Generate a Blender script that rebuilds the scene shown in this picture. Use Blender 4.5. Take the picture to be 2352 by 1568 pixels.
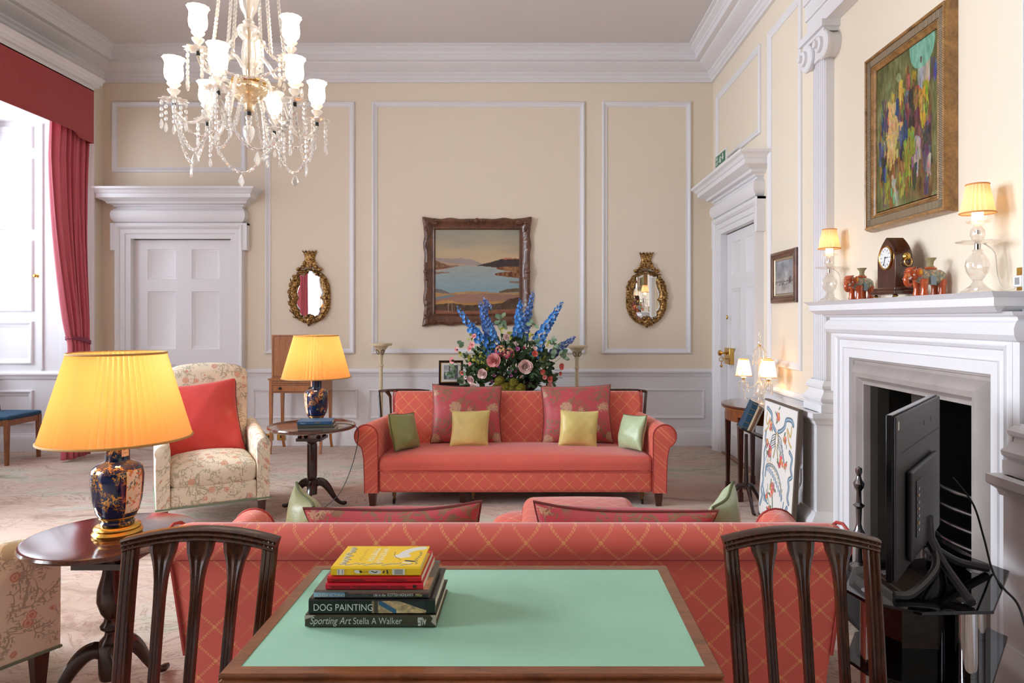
import bpy, bmesh, math, random
import numpy as np
from mathutils import Matrix, Vector, noise
PI = math.pi
R = math.radians
for o in list(bpy.data.objects): bpy.data.objects.remove(o)
SC = bpy.context.scene
COL = SC.collection
random.seed(7)

# ------------------------------------------------------------------ camera
cd = bpy.data.cameras.new('camera'); cam = bpy.data.objects.new('camera', cd); COL.objects.link(cam)
cam.location = (0, 0, 1.35); cam.rotation_euler = (R(90), 0, 0)
cd.sensor_width = 36.0; cd.lens = 24.0
cd.shift_x = -52/2352; cd.shift_y = -53/2352
cd.clip_start = 0.05; cd.clip_end = 60
SC.camera = cam
# ------------------------------------------------------------------ world + exposure
w = bpy.data.worlds.new('world'); SC.world = w; w.use_nodes = True
w.node_tree.nodes['Background'].inputs[0].default_value = (0.80, 0.90, 1.0, 1)
w.node_tree.nodes['Background'].inputs[1].default_value = 1.15
SC.view_settings.view_transform = 'Standard'; SC.view_settings.look = 'None'
SC.view_settings.exposure = 0.46; SC.view_settings.gamma = 1.0
SC.view_settings.use_curve_mapping = False

def area_light(name, loc, rot, sx, sy, watts, col):
    l = bpy.data.lights.new(name, 'AREA'); l.shape = 'RECTANGLE'; l.size = sx; l.size_y = sy
    l.energy = watts; l.color = col
    o = bpy.data.objects.new(name, l); COL.objects.link(o); o.location = loc; o.rotation_euler = rot
    return o
# daylight standing outside the three tall sash windows of the left wall; middle one unseen, added for room light
DAY = (0.80, 0.90, 1.0)
for (yc, W) in ((6.05, 46), (3.20, 300), (0.45, 225)):
    area_light('window_daylight', (-5.80, yc, 2.25), (0, R(-70), 0), 2.5, 1.5, W, DAY)

# ------------------------------------------------------------------ helpers
def lin(c):
    c = c/255.0
    return c/12.92 if c <= 0.04045 else ((c+0.055)/1.055)**2.4
def C(r, g, b): return (lin(r), lin(g), lin(b), 1.0)

def P(px, py, D):
    return Vector(((px-1228)/1568*D, D, 1.35-(py-731)/1568*D))

class MB:
    def __init__(s, M=None): s.v = []; s.f = []; s.M = M or Matrix()
    def add(s, vs, fs):
        o = len(s.v); M = s.M
        s.v += [tuple(M @ Vector(v)) for v in vs]; s.f += [tuple(i+o for i in f) for f in fs]
        return s
    def box(s, x0, x1, y0, y1, z0, z1):
        vs = [(x, y, z) for z in (z0, z1) for y in (y0, y1) for x in (x0, x1)]
        return s.add(vs, [(0,2,3,1),(4,5,7,6),(0,1,5,4),(2,6,7,3),(0,4,6,2),(1,3,7,5)])
    def loft(s, secs, cap=True, closed=False, ring=True):
        n = len(secs[0]); vs = [p for q in secs for p in q]; fs = []
        m = len(secs)
        for i in range(m if closed else m-1):
            a = i*n; b = ((i+1) % m)*n
            for j in range(n if ring else n-1):
                k = (j+1) % n; fs.append((a+j, a+k, b+k, b+j))
        if cap and not closed:
            fs.append(tuple(range(n))[::-1]); fs.append(tuple((m-1)*n+j for j in range(n)))
        return s.add(vs, fs)
    def tube(s, path, r, n=8, cap=True, closed=False, flat=1.0):
        path = [Vector(p) for p in path]; m = len(path); secs = []; up = None
        for i, p in enumerate(path):
            if closed: t = path[(i+1) % m]-path[i-1]
            else: t = path[min(i+1, m-1)]-path[max(i-1, 0)]
            if t.length < 1e-9: t = Vector((0, 0, 1))
            t.normalize()
            if up is None:
                up = Vector((0, 0, 1)) if abs(t.z) < 0.9 else Vector((1, 0, 0))
            u = up-t*up.dot(t)
            if u.length < 1e-6: u = t.orthogonal()
            u.normalize(); up = u; w_ = t.cross(u)
            rr = r[i] if isinstance(r, (list, tuple)) else r
            secs.append([p+u*(rr*math.cos(2*PI*k/n))+w_*(rr*flat*math.sin(2*PI*k/n)) for k in range(n)])
        return s.loft(secs, cap, closed)
    def lathe(s, prof, n=24, c=(0,0,0), a0=0.0, a1=None, rf=None, cap=True, axis='z'):
        full = a1 is None; secs = []
        a1_ = a0+2*PI if full else a1
        k = n if full else n+1
        def mp(r, a, z):
            if rf: r = r*rf(a, z)
            x, y = r*math.cos(a), r*math.sin(a)
            if axis == 'z': return (c[0]+x, c[1]+y, c[2]+z)
            if axis == 'x': return (c[0]+z, c[1]+x, c[2]+y)
            return (c[0]+x, c[1]+z, c[2]+y)
        for (r, z) in prof:
            secs.append([mp(r, a0+(a1_-a0)*j/n, z) for j in range(k)])
        return s.loft(secs, cap and full, False, full)
    def grid(s, fn, nu, nv, cu=False, cv=False):
        a = nu if cu else nu+1; b = nv if cv else nv+1
        vs = [fn(i/nu, j/nv) for j in range(b) for i in range(a)]; fs = []
        for j in range(nv):
            for i in range(nu):
                i1 = (i+1) % a; j1 = (j+1) % b
                fs.append((j*a+i, j*a+i1, j1*a+i1, j1*a+i))
        return s.add(vs, fs)
    def ball(s, c, r, nu=12, nv=8):
        if not isinstance(r, (tuple, list)): r = (r, r, r)
        vs = [(c[0], c[1], c[2]+r[2])]
        for j in range(1, nv):
            t = PI*j/nv
            for i in range(nu):
                a = 2*PI*i/nu
                vs.append((c[0]+r[0]*math.sin(t)*math.cos(a), c[1]+r[1]*math.sin(t)*math.sin(a), c[2]+r[2]*math.cos(t)))
        vs.append((c[0], c[1], c[2]-r[2])); fs = []
        for i in range(nu):
            k = (i+1) % nu; fs.append((0, 1+i, 1+k))
            for j in range(nv-2):
                a = 1+j*nu; b = a+nu; fs.append((a+i, b+i, b+k, a+k))
            a = 1+(nv-2)*nu; fs.append((a+i, len(vs)-1, a+k))
        return s.add(vs, fs)
    def frame(s, u0, v0, u1, v1, prof, mp):
        secs = []
        for (cu, cv, du, dv) in ((u0, v0, 1, 1), (u1, v0, -1, 1), (u1, v1, -1, -1), (u0, v1, 1, -1)):
            secs.append([mp(cu+du*w_, cv+dv*w_, h) for (w_, h) in prof])
        return s.loft(secs, False, True, False)
    def extr(s, prof, mp, t0, t1, cap=True, ring=True):
        return s.loft([[mp(a, b, t0) for a, b in prof], [mp(a, b, t1) for a, b in prof]], cap, False, ring)
    def soft(s, c, h, r, n=8, bulge=(0,0,0), fn=None):
        ax = []
        for k in range(3):
            H = h[k]; rr = min(r, H*0.98)
            q = [-H, -H+rr*.12, -H+rr*.35, -H+rr*.65, -H+rr]
            m = max(2, n); mid = [(-H+rr)+(2*(H-rr))*i/m for i in range(1, m)]
            ax.append(q+mid+[-a for a in reversed(q)])
        def ps(x, y, z):
            q = [x, y, z]; ic = [max(-(h[k]-min(r, h[k]*.98)), min(h[k]-min(r, h[k]*.98), q[k])) for k in range(3)]
            d = Vector([q[k]-ic[k] for k in range(3)])
            rr = min([r]+[h[k]*.98 for k in range(3)])
            if d.length > 1e-9:
                # project on the rounded shell
                m_ = max(abs(d[k])/max(1e-9, min(r, h[k]*.98)) for k in range(3))
                dn = d.normalized(); d = Vector([dn[k]*min(r, h[k]*.98)*m_ for k in range(3)])
            p = [ic[k]+d[k] for k in range(3)]
            u = [max(0, 1-(p[k]/h[k])**2) for k in range(3)]
            p[0] += bulge[0]*(p[0]/h[0])*u[1]*u[2]; p[1] += bulge[1]*(p[1]/h[1])*u[0]*u[2]; p[2] += bulge[2]*(p[2]/h[2])*u[0]*u[1]
            v = (c[0]+p[0], c[1]+p[1], c[2]+p[2])
            return fn(*v) if fn else v
        X, Y, Z = ax
        for (A, B, f) in ((X, Y, lambda a, b: ps(a, b, h[2])), (X, Y, lambda a, b: ps(a, b, -h[2])),
                          (X, Z, lambda a, b: ps(a, h[1], b)), (X, Z, lambda a, b: ps(a, -h[1], b)),
                          (Y, Z, lambda a, b: ps(h[0], a, b)), (Y, Z, lambda a, b: ps(-h[0], a, b))):
            na, nb = len(A), len(B)
            s.add([f(a, b) for b in B for a in A], [(j*na+i, j*na+i+1, (j+1)*na+i+1, (j+1)*na+i) for j in range(nb-1) for i in range(na-1)])
        return s
    def build(s, name, mat, parent=None, angle=35, bevel=0, seg=2, merge=0.00002, sub=0, uvs=None, remesh=0, flat=False):
        me = bpy.data.meshes.new(name); me.from_pydata(s.v, [], s.f)
        bm = bmesh.new(); bm.from_mesh(me)
        if merge: bmesh.ops.remove_doubles(bm, verts=bm.verts, dist=merge)
        bmesh.ops.recalc_face_normals(bm, faces=bm.faces)
        uv = bm.loops.layers.uv.new('UVMap')
        for f in bm.faces:
            f.smooth = not flat
            n = f.normal; a = [abs(n.x), abs(n.y), abs(n.z)]; k = a.index(max(a))
            for l in f.loops:
                p = l.vert.co
                l[uv].uv = uvs(p) if uvs else ((p.y, p.z) if k == 0 else (p.x, p.z) if k == 1 else (p.x, p.y))
        bm.to_mesh(me); bm.free()
        if not flat and angle < 180: me.set_sharp_from_angle(angle=R(angle))
        if mat: me.materials.append(mat)
        o = bpy.data.objects.new(name, me); COL.objects.link(o)
        if parent: o.parent = parent
        if remesh:
            m = o.modifiers.new('remesh', 'REMESH'); m.mode = 'VOXEL'; m.voxel_size = remesh; m.use_smooth_shade = True
            m = o.modifiers.new('smooth', 'SMOOTH'); m.factor = .5; m.iterations = 4
        if bevel:
            m = o.modifiers.new('bevel', 'BEVEL'); m.width = bevel; m.segments = seg; m.limit_method = 'ANGLE'; m.angle_limit = R(40)
            m.harden_normals = False
        if sub:
            m = o.modifiers.new('sub', 'SUBSURF'); m.levels = sub; m.render_levels = sub
        return o

def tag(o, label=None, cat=None, group=None, kind=None):
    if label: o['label'] = label
    if cat: o['category'] = cat
    if group: o['group'] = group
    if kind: o['kind'] = kind
    return o
def thing(name, label, cat, loc=(0,0,0), rz=0.0, group=None):
    o = bpy.data.objects.new(name, None); COL.objects.link(o); o.empty_display_size = .1
    o.location = loc; o.rotation_euler = (0, 0, rz)
    return tag(o, label, cat, group)
def struct(o): o['kind'] = 'structure'; return o
CH = {}
def copy_tree(o, parent=None, label=None, group=None):
    c = o.copy(); COL.objects.link(c); c.parent = parent
    if label: c['label'] = label
    if group: c['group'] = group
    for ch in list(o.children): copy_tree(ch, c)
    return c
def lamp_point(name, loc, W, col, r, parent=None):
    l = bpy.data.lights.new(name, 'POINT'); l.energy = W; l.color = col; l.shadow_soft_size = r
    o = bpy.data.objects.new(name, l); COL.objects.link(o); o.location = loc
    if parent: o.parent = parent
    return o
def lettering(name, text, size, mat, parent, M, shear=0, sx=1.0, align='LEFT', ext=.0002, bold=0):
    cu = bpy.data.curves.new(name, 'FONT'); cu.body = text; cu.size = size; cu.shear = shear; cu.align_x = align
    cu.extrude = ext; cu.offset = bold
    t = bpy.data.objects.new(name, cu); COL.objects.link(t)
    dg = bpy.context.evaluated_depsgraph_get()
    me = bpy.data.meshes.new_from_object(t.evaluated_get(dg)); bpy.data.objects.remove(t)
    me.transform(M @ Matrix.Diagonal((sx, 1, 1, 1)))
    me.materials.clear(); me.materials.append(mat); me.name = name
    o = bpy.data.objects.new(name, me); COL.objects.link(o); o.parent = parent
    return o

# ------------------------------------------------------------------ materials
class NT:
    def __init__(s, name, col=(.8,.8,.8,1), rough=.5, metal=0, **kw):
        s.m = bpy.data.materials.new(name); s.m.use_nodes = True; s.t = s.m.node_tree
        s.b = s.t.nodes['Principled BSDF']; s.out = s.t.nodes['Material Output']
        s.set('Base Color', col); s.set('Roughness', rough); s.set('Metallic', metal)
        for k, v in kw.items(): s.set(k.replace('_', ' '), v)
    def set(s, k, v):
        if isinstance(v, bpy.types.NodeSocket): s.t.links.new(v, s.b.inputs[k])
        else: s.b.inputs[k].default_value = v
    def n(s, typ, ins=None, **props):
        d = s.t.nodes.new('ShaderNode'+typ)
        for k, v in props.items(): setattr(d, k, v)
        for k, v in (ins or {}).items():
            if isinstance(v, bpy.types.NodeSocket): s.t.links.new(v, d.inputs[k])
            else: d.inputs[k].default_value = v
        return d
    def uv(s): return s.n('TexCoord').outputs['UV']
    def obj(s): return s.n('TexCoord').outputs['Object']
    def gen(s): return s.n('TexCoord').outputs['Generated']
    def math(s, op, a, b=0.0, c=0.0, clamp=False):
        d = s.n('Math', {0: a, 1: b, 2: c}, operation=op); d.use_clamp = clamp; return d.outputs[0]
    def noise(s, v, scale, detail=2, rough=.5, dist=0, out=0):
        return s.n('TexNoise', {'Vector': v, 'Scale': scale, 'Detail': detail, 'Roughness': rough, 'Distortion': dist}).outputs[out]
    def vor(s, v, scale, rnd=1.0, out='Distance', feature='F1'):
        return s.n('TexVoronoi', {'Vector': v, 'Scale': scale, 'Randomness': rnd}, feature=feature).outputs[out]
    def mapv(s, v, sc=(1,1,1), loc=(0,0,0), rot=(0,0,0)):
        return s.n('Mapping', {'Vector': v, 'Scale': sc, 'Location': loc, 'Rotation': rot}).outputs[0]
    def mix(s, f, a, b, blend='MIX'):
        d = s.n('Mix', None, data_type='RGBA', blend_type=blend)
        for k, v in ((0, f), (6, a), (7, b)):
            if isinstance(v, bpy.types.NodeSocket): s.t.links.new(v, d.inputs[k])
            else: d.inputs[k].default_value = v
        return d.outputs[2]
    def ramp(s, f, stops, interp='LINEAR'):
        d = s.n('ValToRGB', {0: f}); cr = d.color_ramp; cr.interpolation = interp
        while len(cr.elements) < len(stops): cr.elements.new(.5)
        for e, (p, c) in zip(cr.elements, stops): e.position = p; e.color = c if len(c) == 4 else (*c, 1)
        return d.outputs[0]
    def lt(s, a, lo, hi):   # 1 below lo, 0 above hi
        return s.n('MapRange', {0: a, 1: lo, 2: hi, 3: 1.0, 4: 0.0}, clamp=True).outputs[0]
    def gt(s, a, lo, hi):
        return s.n('MapRange', {0: a, 1: lo, 2: hi, 3: 0.0, 4: 1.0}, clamp=True).outputs[0]
    def bump(s, h, strength=.2, dist=.01):
        s.set('Normal', s.n('Bump', {'Height': h, 'Strength': strength, 'Distance': dist}).outputs[0])
    def sep(s, v):
        d = s.n('SeparateXYZ', {0: v}); return d.outputs
    def comb(s, x, y, z=0.0): return s.n('CombineXYZ', {0: x, 1: y, 2: z}).outputs[0]

def plain(name, rgb, rough=.5, metal=0, bump=0, bscale=60, var=0.0, **kw):
    t = NT(name, C(*rgb), rough, metal, **kw)
    if var:
        n = t.noise(t.obj(), 6, 4)
        a = C(*[max(0, x*(1-var)) for x in rgb]); b = C(*[min(255, x*(1+var)) for x in rgb])
        t.set('Base Color', t.mix(n, a, b))
    if bump: t.bump(t.noise(t.obj(), bscale, 3), bump, .004)
    return t.m
def wood(name, dark, light, rough=.3, scale=8, axis=(1,1,8), coat=.3, gloss=.5):
    t = NT(name, C(*light), rough); v = t.mapv(t.obj(), axis)
    n = t.noise(v, scale, 6, .6, 1.2); n2 = t.noise(v, scale*9, 3, .6)
    f = t.math('ADD', t.math('MULTIPLY', n, .75), t.math('MULTIPLY', n2, .3))
    t.set('Base Color', t.ramp(f, [(.32, C(*dark)), (.68, C(*light))]))
    t.set('Coat Weight', coat); t.set('Coat Roughness', .12)
    t.bump(n2, .04, .002)
    return t.m
def glassy(name, tint=(1,1,1,1), gl=.35, tr=.45, df=.2, rough=.03):
    t = NT(name); g = t.n('BsdfGlossy', {'Color': tint, 'Roughness': rough}).outputs[0]
    a = t.n('BsdfTransparent', {'Color': tint}).outputs[0]
    d = t.n('BsdfTranslucent', {'Color': tint}).outputs[0]
    d2 = t.n('BsdfDiffuse', {'Color': tint}).outputs[0]
    dd = t.n('MixShader', {0: .5, 1: d, 2: d2}).outputs[0]
    lw = t.n('LayerWeight', {'Blend': .35}).outputs['Facing']
    m1 = t.n('MixShader', {0: t.math('ADD', t.math('MULTIPLY', lw, .6), gl*.4), 1: a, 2: g}).outputs[0]
    m2 = t.n('MixShader', {0: df, 1: m1, 2: dd}).outputs[0]
    t.t.links.new(m2, t.out.inputs[0]); return t.m
def emis(name, rgb, s):
    t = NT(name); e = t.n('Emission', {'Color': C(*rgb), 'Strength': s}).outputs[0]
    t.t.links.new(e, t.out.inputs[0]); return t.m
def shade_fabric(name, rgb, tl=.6):
    t = NT(name); d = t.n('BsdfDiffuse', {'Color': C(*rgb)}).outputs[0]
    r2 = t.n('BsdfTranslucent', {'Color': C(*rgb)}).outputs[0]
    m = t.n('MixShader', {0: tl, 1: d, 2: r2}).outputs[0]
    t.t.links.new(m, t.out.inputs[0]); return t.m

M = {}
M['cream'] = plain('cream_wall_paint', (240, 226, 205), .75, bump=.03, bscale=220)
M['white'] = plain('white_gloss_paint', (236, 234, 236), .42, bump=.02, bscale=150)
M['ceil'] = plain('ceiling_paint', (224, 218, 216), .85, bump=.02, bscale=120)
M['brass'] = plain('polished_brass', (212, 170, 90), .22, 1)
M['giltwood'] = None
M['chrome'] = plain('chrome', (215, 217, 220), .08, 1)
M['blackmetal'] = plain('black_metal', (22, 22, 24), .4)
M['cable'] = plain('black_cable', (18, 16, 16), .5)
M['flex'] = plain('cream_flex', (225, 215, 200), .5)
M['mahog'] = wood('dark_mahogany', (20, 8, 6), (58, 26, 16), .22, 7, (1,1,6))
M['mahogtop'] = wood('polished_mahogany_top', (44, 20, 14), (98, 52, 34), .14, 5, (6,1,1), coat=1.0)
M['chairwood'] = wood('reeded_mahogany', (20, 9, 5), (80, 42, 20), .25, 6, (6,6,1))
M['tablewood'] = wood('walnut_crossband', (84, 42, 20), (150, 88, 48), .28, 8, (1,6,1))
M['satin'] = wood('satinwood', (140, 78, 32), (186, 118, 58), .3, 6, (6,6,1))
M['boxwood'] = wood('ebonised_box', (24, 14, 12), (52, 30, 24), .25, 6)
M['legdark'] = wood('dark_leg', (40, 14, 10), (84, 36, 24), .3, 7, (6,6,1))
M['glass'] = glassy('crystal_glass', (1, .98, .95, 1))
M['bead'] = glassy('crystal_bead', (1, .97, .92, 1), gl=.5, df=.42)
M['black_glass'] = plain('black_glass', (6, 6, 8), .04)
M['gold'] = plain('gilt_bronze', (226, 176, 84), .25, 1)
M['steel'] = plain('polished_steel', (150, 150, 155), .2, 1)
M['iron'] = plain('cast_iron', (14, 14, 16), .55)
M['stone'] = plain('grey_stone', (164, 154, 148), .7, bump=.15, bscale=90, var=.1)
M['flower_stem'] = plain('green_stem', (88, 110, 60), .6)

def coral(name, rgb, line, scale=.11, strength=.75):
    t = NT(name, C(*rgb), .55); uv = t.sep(t.uv())
    a = t.math('DIVIDE', t.math('ADD', uv[0], uv[1]), scale); b = t.math('DIVIDE', t.math('SUBTRACT', uv[0], uv[1]), scale)
    def dist(x): return t.math('ABSOLUTE', t.math('SUBTRACT', t.math('FRACT', t.math('ADD', x, .5)), .5))
    da, db = dist(a), dist(b)
    def dash(x): return t.math('GREATER_THAN', t.math('FRACT', t.math('MULTIPLY', x, 9.0)), .28)
    def band(d): return t.math('MULTIPLY', t.lt(d, .035, .05), t.gt(d, .004, .012))
    l = t.math('MAXIMUM', t.math('MULTIPLY', band(da), dash(b)), t.math('MULTIPLY', band(db), dash(a)))
    cr = t.lt(t.math('ADD', da, db), .07, .1)
    l = t.math('MAXIMUM', l, cr)
    wear = t.gt(t.noise(t.uv(), 7, 3), .33, .5)
    l = t.math('MULTIPLY', t.math('MULTIPLY', l, wear), strength)
    nz = t.noise(t.uv(), 5, 3)
    base = t.mix(nz, C(*[x*.94 for x in rgb]), C(*[min(255, x*1.05) for x in rgb]))
    t.set('Base Color', t.mix(l, base, C(*line))); t.set('Sheen Weight', .35); t.set('Sheen Roughness', .4)
    t.set('Roughness', t.math('SUBTRACT', .6, t.math('MULTIPLY', l, .25)))
    t.bump(t.noise(t.uv(), 900, 2), .08, .001)
    return t.m
M['coral'] = coral('coral_damask', (216, 95, 80), (232, 168, 104))
M['coral_plain'] = coral('coral_damask_plain', (216, 96, 82), (226, 140, 100), strength=.18)
M['coral_pipe'] = plain('coral_piping', (168, 58, 52), .6)

def floral(name, base, vine, flower, core):
    t = NT(name, C(*base), .8); uv = t.uv()
    nz = t.n('TexNoise', {'Vector': uv, 'Scale': 14.0, 'Detail': 1.0}).outputs['Color']
    wv = t.n('VectorMath', {0: uv, 1: t.n('VectorMath', {0: nz, 1: (.07, .07, 0)}, operation='MULTIPLY').outputs[0]}, operation='ADD').outputs[0]
    # curling tendrils = the borders between voronoi cells, broken up
    e = t.n('TexVoronoi', {'Vector': wv, 'Scale': 17.0}, feature='DISTANCE_TO_EDGE').outputs['Distance']
    cut = t.gt(t.noise(uv, 11, 1), .44, .50)
    vn = t.math('MULTIPLY', t.lt(e, .022, .05), cut)
    near = t.math('MULTIPLY', t.lt(e, .24, .32), cut)
    leaf = 0
    for sc, rot, s_ in (((1, 3.2, 1), .7, 42), ((3.0, 1, 1), .35, 38)):
        lf = t.vor(t.mapv(uv, sc, rot=(0, 0, rot)), s_)
        l = t.math('MULTIPLY', t.lt(lf, .30, .36), near); leaf = l if leaf == 0 else t.math('MAXIMUM', leaf, l)
    g = t.math('MAXIMUM', vn, leaf)
    fd = t.vor(t.mapv(uv, loc=(.3, .1, 0)), 15.0, .7)
    fl = t.lt(t.math('ADD', fd, t.math('MULTIPLY', t.noise(uv, 90, 2), .16)), .37, .42)
    ring = t.math('MULTIPLY', t.math('SINE', t.math('ADD', t.math('MULTIPLY', fd, 60.0), t.math('MULTIPLY', t.noise(uv, 70, 1), 6.0))), .5)
    col = t.mix(t.math('MULTIPLY', g, .62), C(*base), C(*vine))
    fc = t.mix(t.math('ADD', ring, .40, clamp=True), C(*flower), C(*core))
    t.set('Base Color', t.mix(t.math('MULTIPLY', fl, .9), col, fc))
    t.bump(t.noise(uv, 700, 2), .06, .001)
    return t.m
M['floral'] = floral('floral_linen', (238, 225, 202), (140, 132, 104), (232, 192, 164), (206, 130, 104))

def brocade(name, base):
    t = NT(name, C(*base), .45); uv = t.uv()
    nz = t.n('TexNoise', {'Vector': uv, 'Scale': 9.0, 'Detail': 2.0}).outputs['Color']
    wv = t.n('VectorMath', {0: uv, 1: t.n('VectorMath', {0: nz, 1: (.09, .09, 0)}, operation='MULTIPLY').outputs[0]}, operation='ADD').outputs[0]
    vc = t.n('TexVoronoi', {'Vector': t.mapv(uv, loc=(.13, .05, 0)), 'Scale': 7.0, 'Randomness': .85})
    d = vc.outputs['Distance']; off = t.n('VectorMath', {0: t.n('VectorMath', {0: uv, 1: (7, 7, 7)}, operation='MULTIPLY').outputs[0], 1: vc.outputs['Position']}, operation='SUBTRACT').outputs[0]
    pet = t.noise(wv, 70, 3, .6)
    fl = t.lt(t.math('ADD', d, t.math('MULTIPLY', pet, .42)), .54, .58)
    c = C(*base)
    cut = t.gt(t.noise(uv, 6, 1), .42, .48)
    leafm = 0
    for sc, rot, s_ in (((1, 3.0, 1), .6, 20), ((3.0, 1, 1), .5, 17), ((1, 2.4, 1), -.5, 26)):
        l = t.lt(t.vor(t.mapv(wv, sc, rot=(0, 0, rot)), s_), .29, .34); leafm = l if leafm == 0 else t.math('MAXIMUM', leafm, l)
    leafm = t.math('MULTIPLY', leafm, cut)
    e = t.n('TexVoronoi', {'Vector': wv, 'Scale': 8.0}, feature='DISTANCE_TO_EDGE').outputs['Distance']
    leafm = t.math('MAXIMUM', leafm, t.math('MULTIPLY', t.lt(e, .015, .035), cut))
    lc = t.mix(t.noise(uv, 25, 2), C(84, 84, 58), C(170, 132, 92))
    c = t.mix(t.math('MULTIPLY', leafm, .85), c, lc)
    fc = t.ramp(pet, [(.36, C(150, 96, 84)), (.46, C(216, 184, 136)), (.56, C(196, 150, 124)), (.66, C(164, 148, 176))])
    t.set('Base Color', t.mix(t.math('MULTIPLY', fl, .9), c, fc)); t.set('Sheen Weight', .2)
    t.bump(t.noise(uv, 60, 3), .12, .003)
    return t.m
M['brocade'] = brocade('floral_brocade', (196, 74, 84))

def silk(name, rgb, rough=.35):
    t = NT(name, C(*rgb), rough); uv = t.uv()
    n = t.noise(t.mapv(uv, (1, 40, 1)), 30, 2)
    t.set('Base Color', t.mix(n, C(*[x*.93 for x in rgb]), C(*[min(255, x*1.06) for x in rgb])))
    t.set('Sheen Weight', .3); t.bump(t.noise(uv, 14, 4, .6, .6), .3, .012); return t.m
M['silk_yellow'] = silk('yellow_silk', (222, 202, 122))
M['silk_green'] = silk('sage_silk', (140, 148, 88))
M['silk_pale'] = silk('pale_green_silk', (178, 196, 152))
M['silk_red'] = silk('red_silk', (212, 62, 56), .4)
M['curtain'] = silk('pink_red_curtain', (212, 98, 114), .5)
M['valance'] = silk('red_valance_fabric', (168, 44, 48), .6)
M['cord_green'] = plain('green_braid', (120, 134, 112), .7)
M['navy_seat'] = plain('teal_blue_seat_fabric', (24, 70, 100), .7)
M['oak'] = wood('oak_chair_wood', (108, 62, 34), (160, 102, 62), .4, 6, (6,6,1))

# carpet: marbled pastel abstract
t = NT('marbled_carpet', rough=.95); o = t.obj()
nzc = t.n('TexNoise', {'Vector': o, 'Scale': 1.1, 'Detail': 3.0}).outputs['Color']
wv = t.n('VectorMath', {0: o, 1: t.n('VectorMath', {0: nzc, 1: (.9, .9, 0)}, operation='MULTIPLY').outputs[0]}, operation='ADD').outputs[0]
wv2 = t.mapv(wv, (1.2, 3.4, 1), rot=(0, 0, -.25))
a = t.noise(wv2, 1.0, 5, .6, .5); b = t.noise(t.mapv(wv2, loc=(5, 2, 0)), .8, 3)
base = t.ramp(a, [(.32, C(128, 98, 80)), (.42, C(184, 154, 134)), (.50, C(198, 178, 164)), (.58, C(176, 174, 154)), (.70, C(140, 130, 100))])
pinkgreen = t.mix(t.gt(b, .42, .60), base, C(196, 168, 150))
vein = t.noise(t.mapv(wv, (2.2, 7, 1), rot=(0, 0, -.25)), 2.6, 5, .65, .8)
vm = t.lt(t.math('ABSOLUTE', t.math('SUBTRACT', vein, .5)), .006, .032)
vm = t.math('MULTIPLY', vm, t.gt(t.noise(o, 1.3, 2), .36, .50))
ccol = t.mix(t.math('MULTIPLY', vm, .62), pinkgreen, C(134, 86, 62))
t.set('Base Color', ccol); t.bump(t.noise(o, 260, 2), .25, .004); t.set('Sheen Weight', .2)
M['carpet'] = t.m

def vcol(name, rough=.6, attr='paint', bump=.2, bs=60):
    t = NT(name, rough=rough); a = t.n('Attribute', attribute_name=attr).outputs[0]
    t.set('Base Color', a)
    if bump: t.bump(t.noise(t.uv(), bs, 3), bump, .002)
    return t.m
M['pages'] = plain('book_pages', (222, 210, 188), .8)
M['paint'] = vcol('oil_paint', .5, bump=.3, bs=120)
M['print'] = vcol('printed_paper', .35, bump=0)
M['cloth_print'] = vcol('needlework', .85, bump=.2, bs=400)

def painted(name, arr, mp, mat, parent=None, solid=None):
    """arr[row(top->bottom), col, rgb 0..255]; mp(u, v) with v up -> point"""
    h, w_, _ = arr.shape
    vs = [tuple(mp(i/(w_-1), 1-j/(h-1))) for j in range(h) for i in range(w_)]
    fs = [(j*w_+i, (j+1)*w_+i, (j+1)*w_+i+1, j*w_+i+1) for j in range(h-1) for i in range(w_-1)]
    me = bpy.data.meshes.new(name); me.from_pydata(vs, [], fs)
    uvl = me.uv_layers.new(name='UVMap'); li = np.empty(len(me.loops), dtype=np.int32); me.loops.foreach_get('vertex_index', li)
    uvs_ = np.stack([(li % w_)/(w_-1), 1-(li//w_)/(h-1)], 1).astype(np.float32); uvl.data.foreach_set('uv', uvs_.ravel())
    at = me.color_attributes.new('paint', 'FLOAT_COLOR', 'POINT')
    c = np.clip(arr, 0, 255)/255.0; c = np.where(c <= .04045, c/12.92, ((c+.055)/1.055)**2.4)
    rgba = np.concatenate([c, np.ones((h, w_, 1))], 2).astype(np.float32); at.data.foreach_set('color', rgba.ravel())
    me.materials.append(mat); o = bpy.data.objects.new(name, me); COL.objects.link(o)
    if parent: o.parent = parent
    if solid:
        m = o.modifiers.new('s', 'SOLIDIFY'); m.thickness = solid; m.offset = -1
    return o
def vnoise(h, w_, fx, fy, seed):
    rs = np.random.RandomState(seed); gx, gy = int(fx)+3, int(fy)+3; g = rs.rand(gy, gx)
    x = np.linspace(0, fx, w_); y = np.linspace(0, fy, h); xi = x.astype(int); yi = y.astype(int)
    xf = x-xi; yf = y-yi; xf = xf*xf*(3-2*xf); yf = yf*yf*(3-2*yf)
    a = g[np.ix_(yi, xi)]; b = g[np.ix_(yi, xi+1)]; c_ = g[np.ix_(yi+1, xi)]; d = g[np.ix_(yi+1, xi+1)]
    return (a*(1-xf)+b*xf)*(1-yf)[:, None]+(c_*(1-xf)+d*xf)*yf[:, None]
def fbm(h, w_, fx, fy, seed, oct_=4):
    r = 0; am = .5
    for i in range(oct_): r = r+am*vnoise(h, w_, fx*2**i, fy*2**i, seed+i); am *= .5
    return r/(1-.5**oct_)
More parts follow.
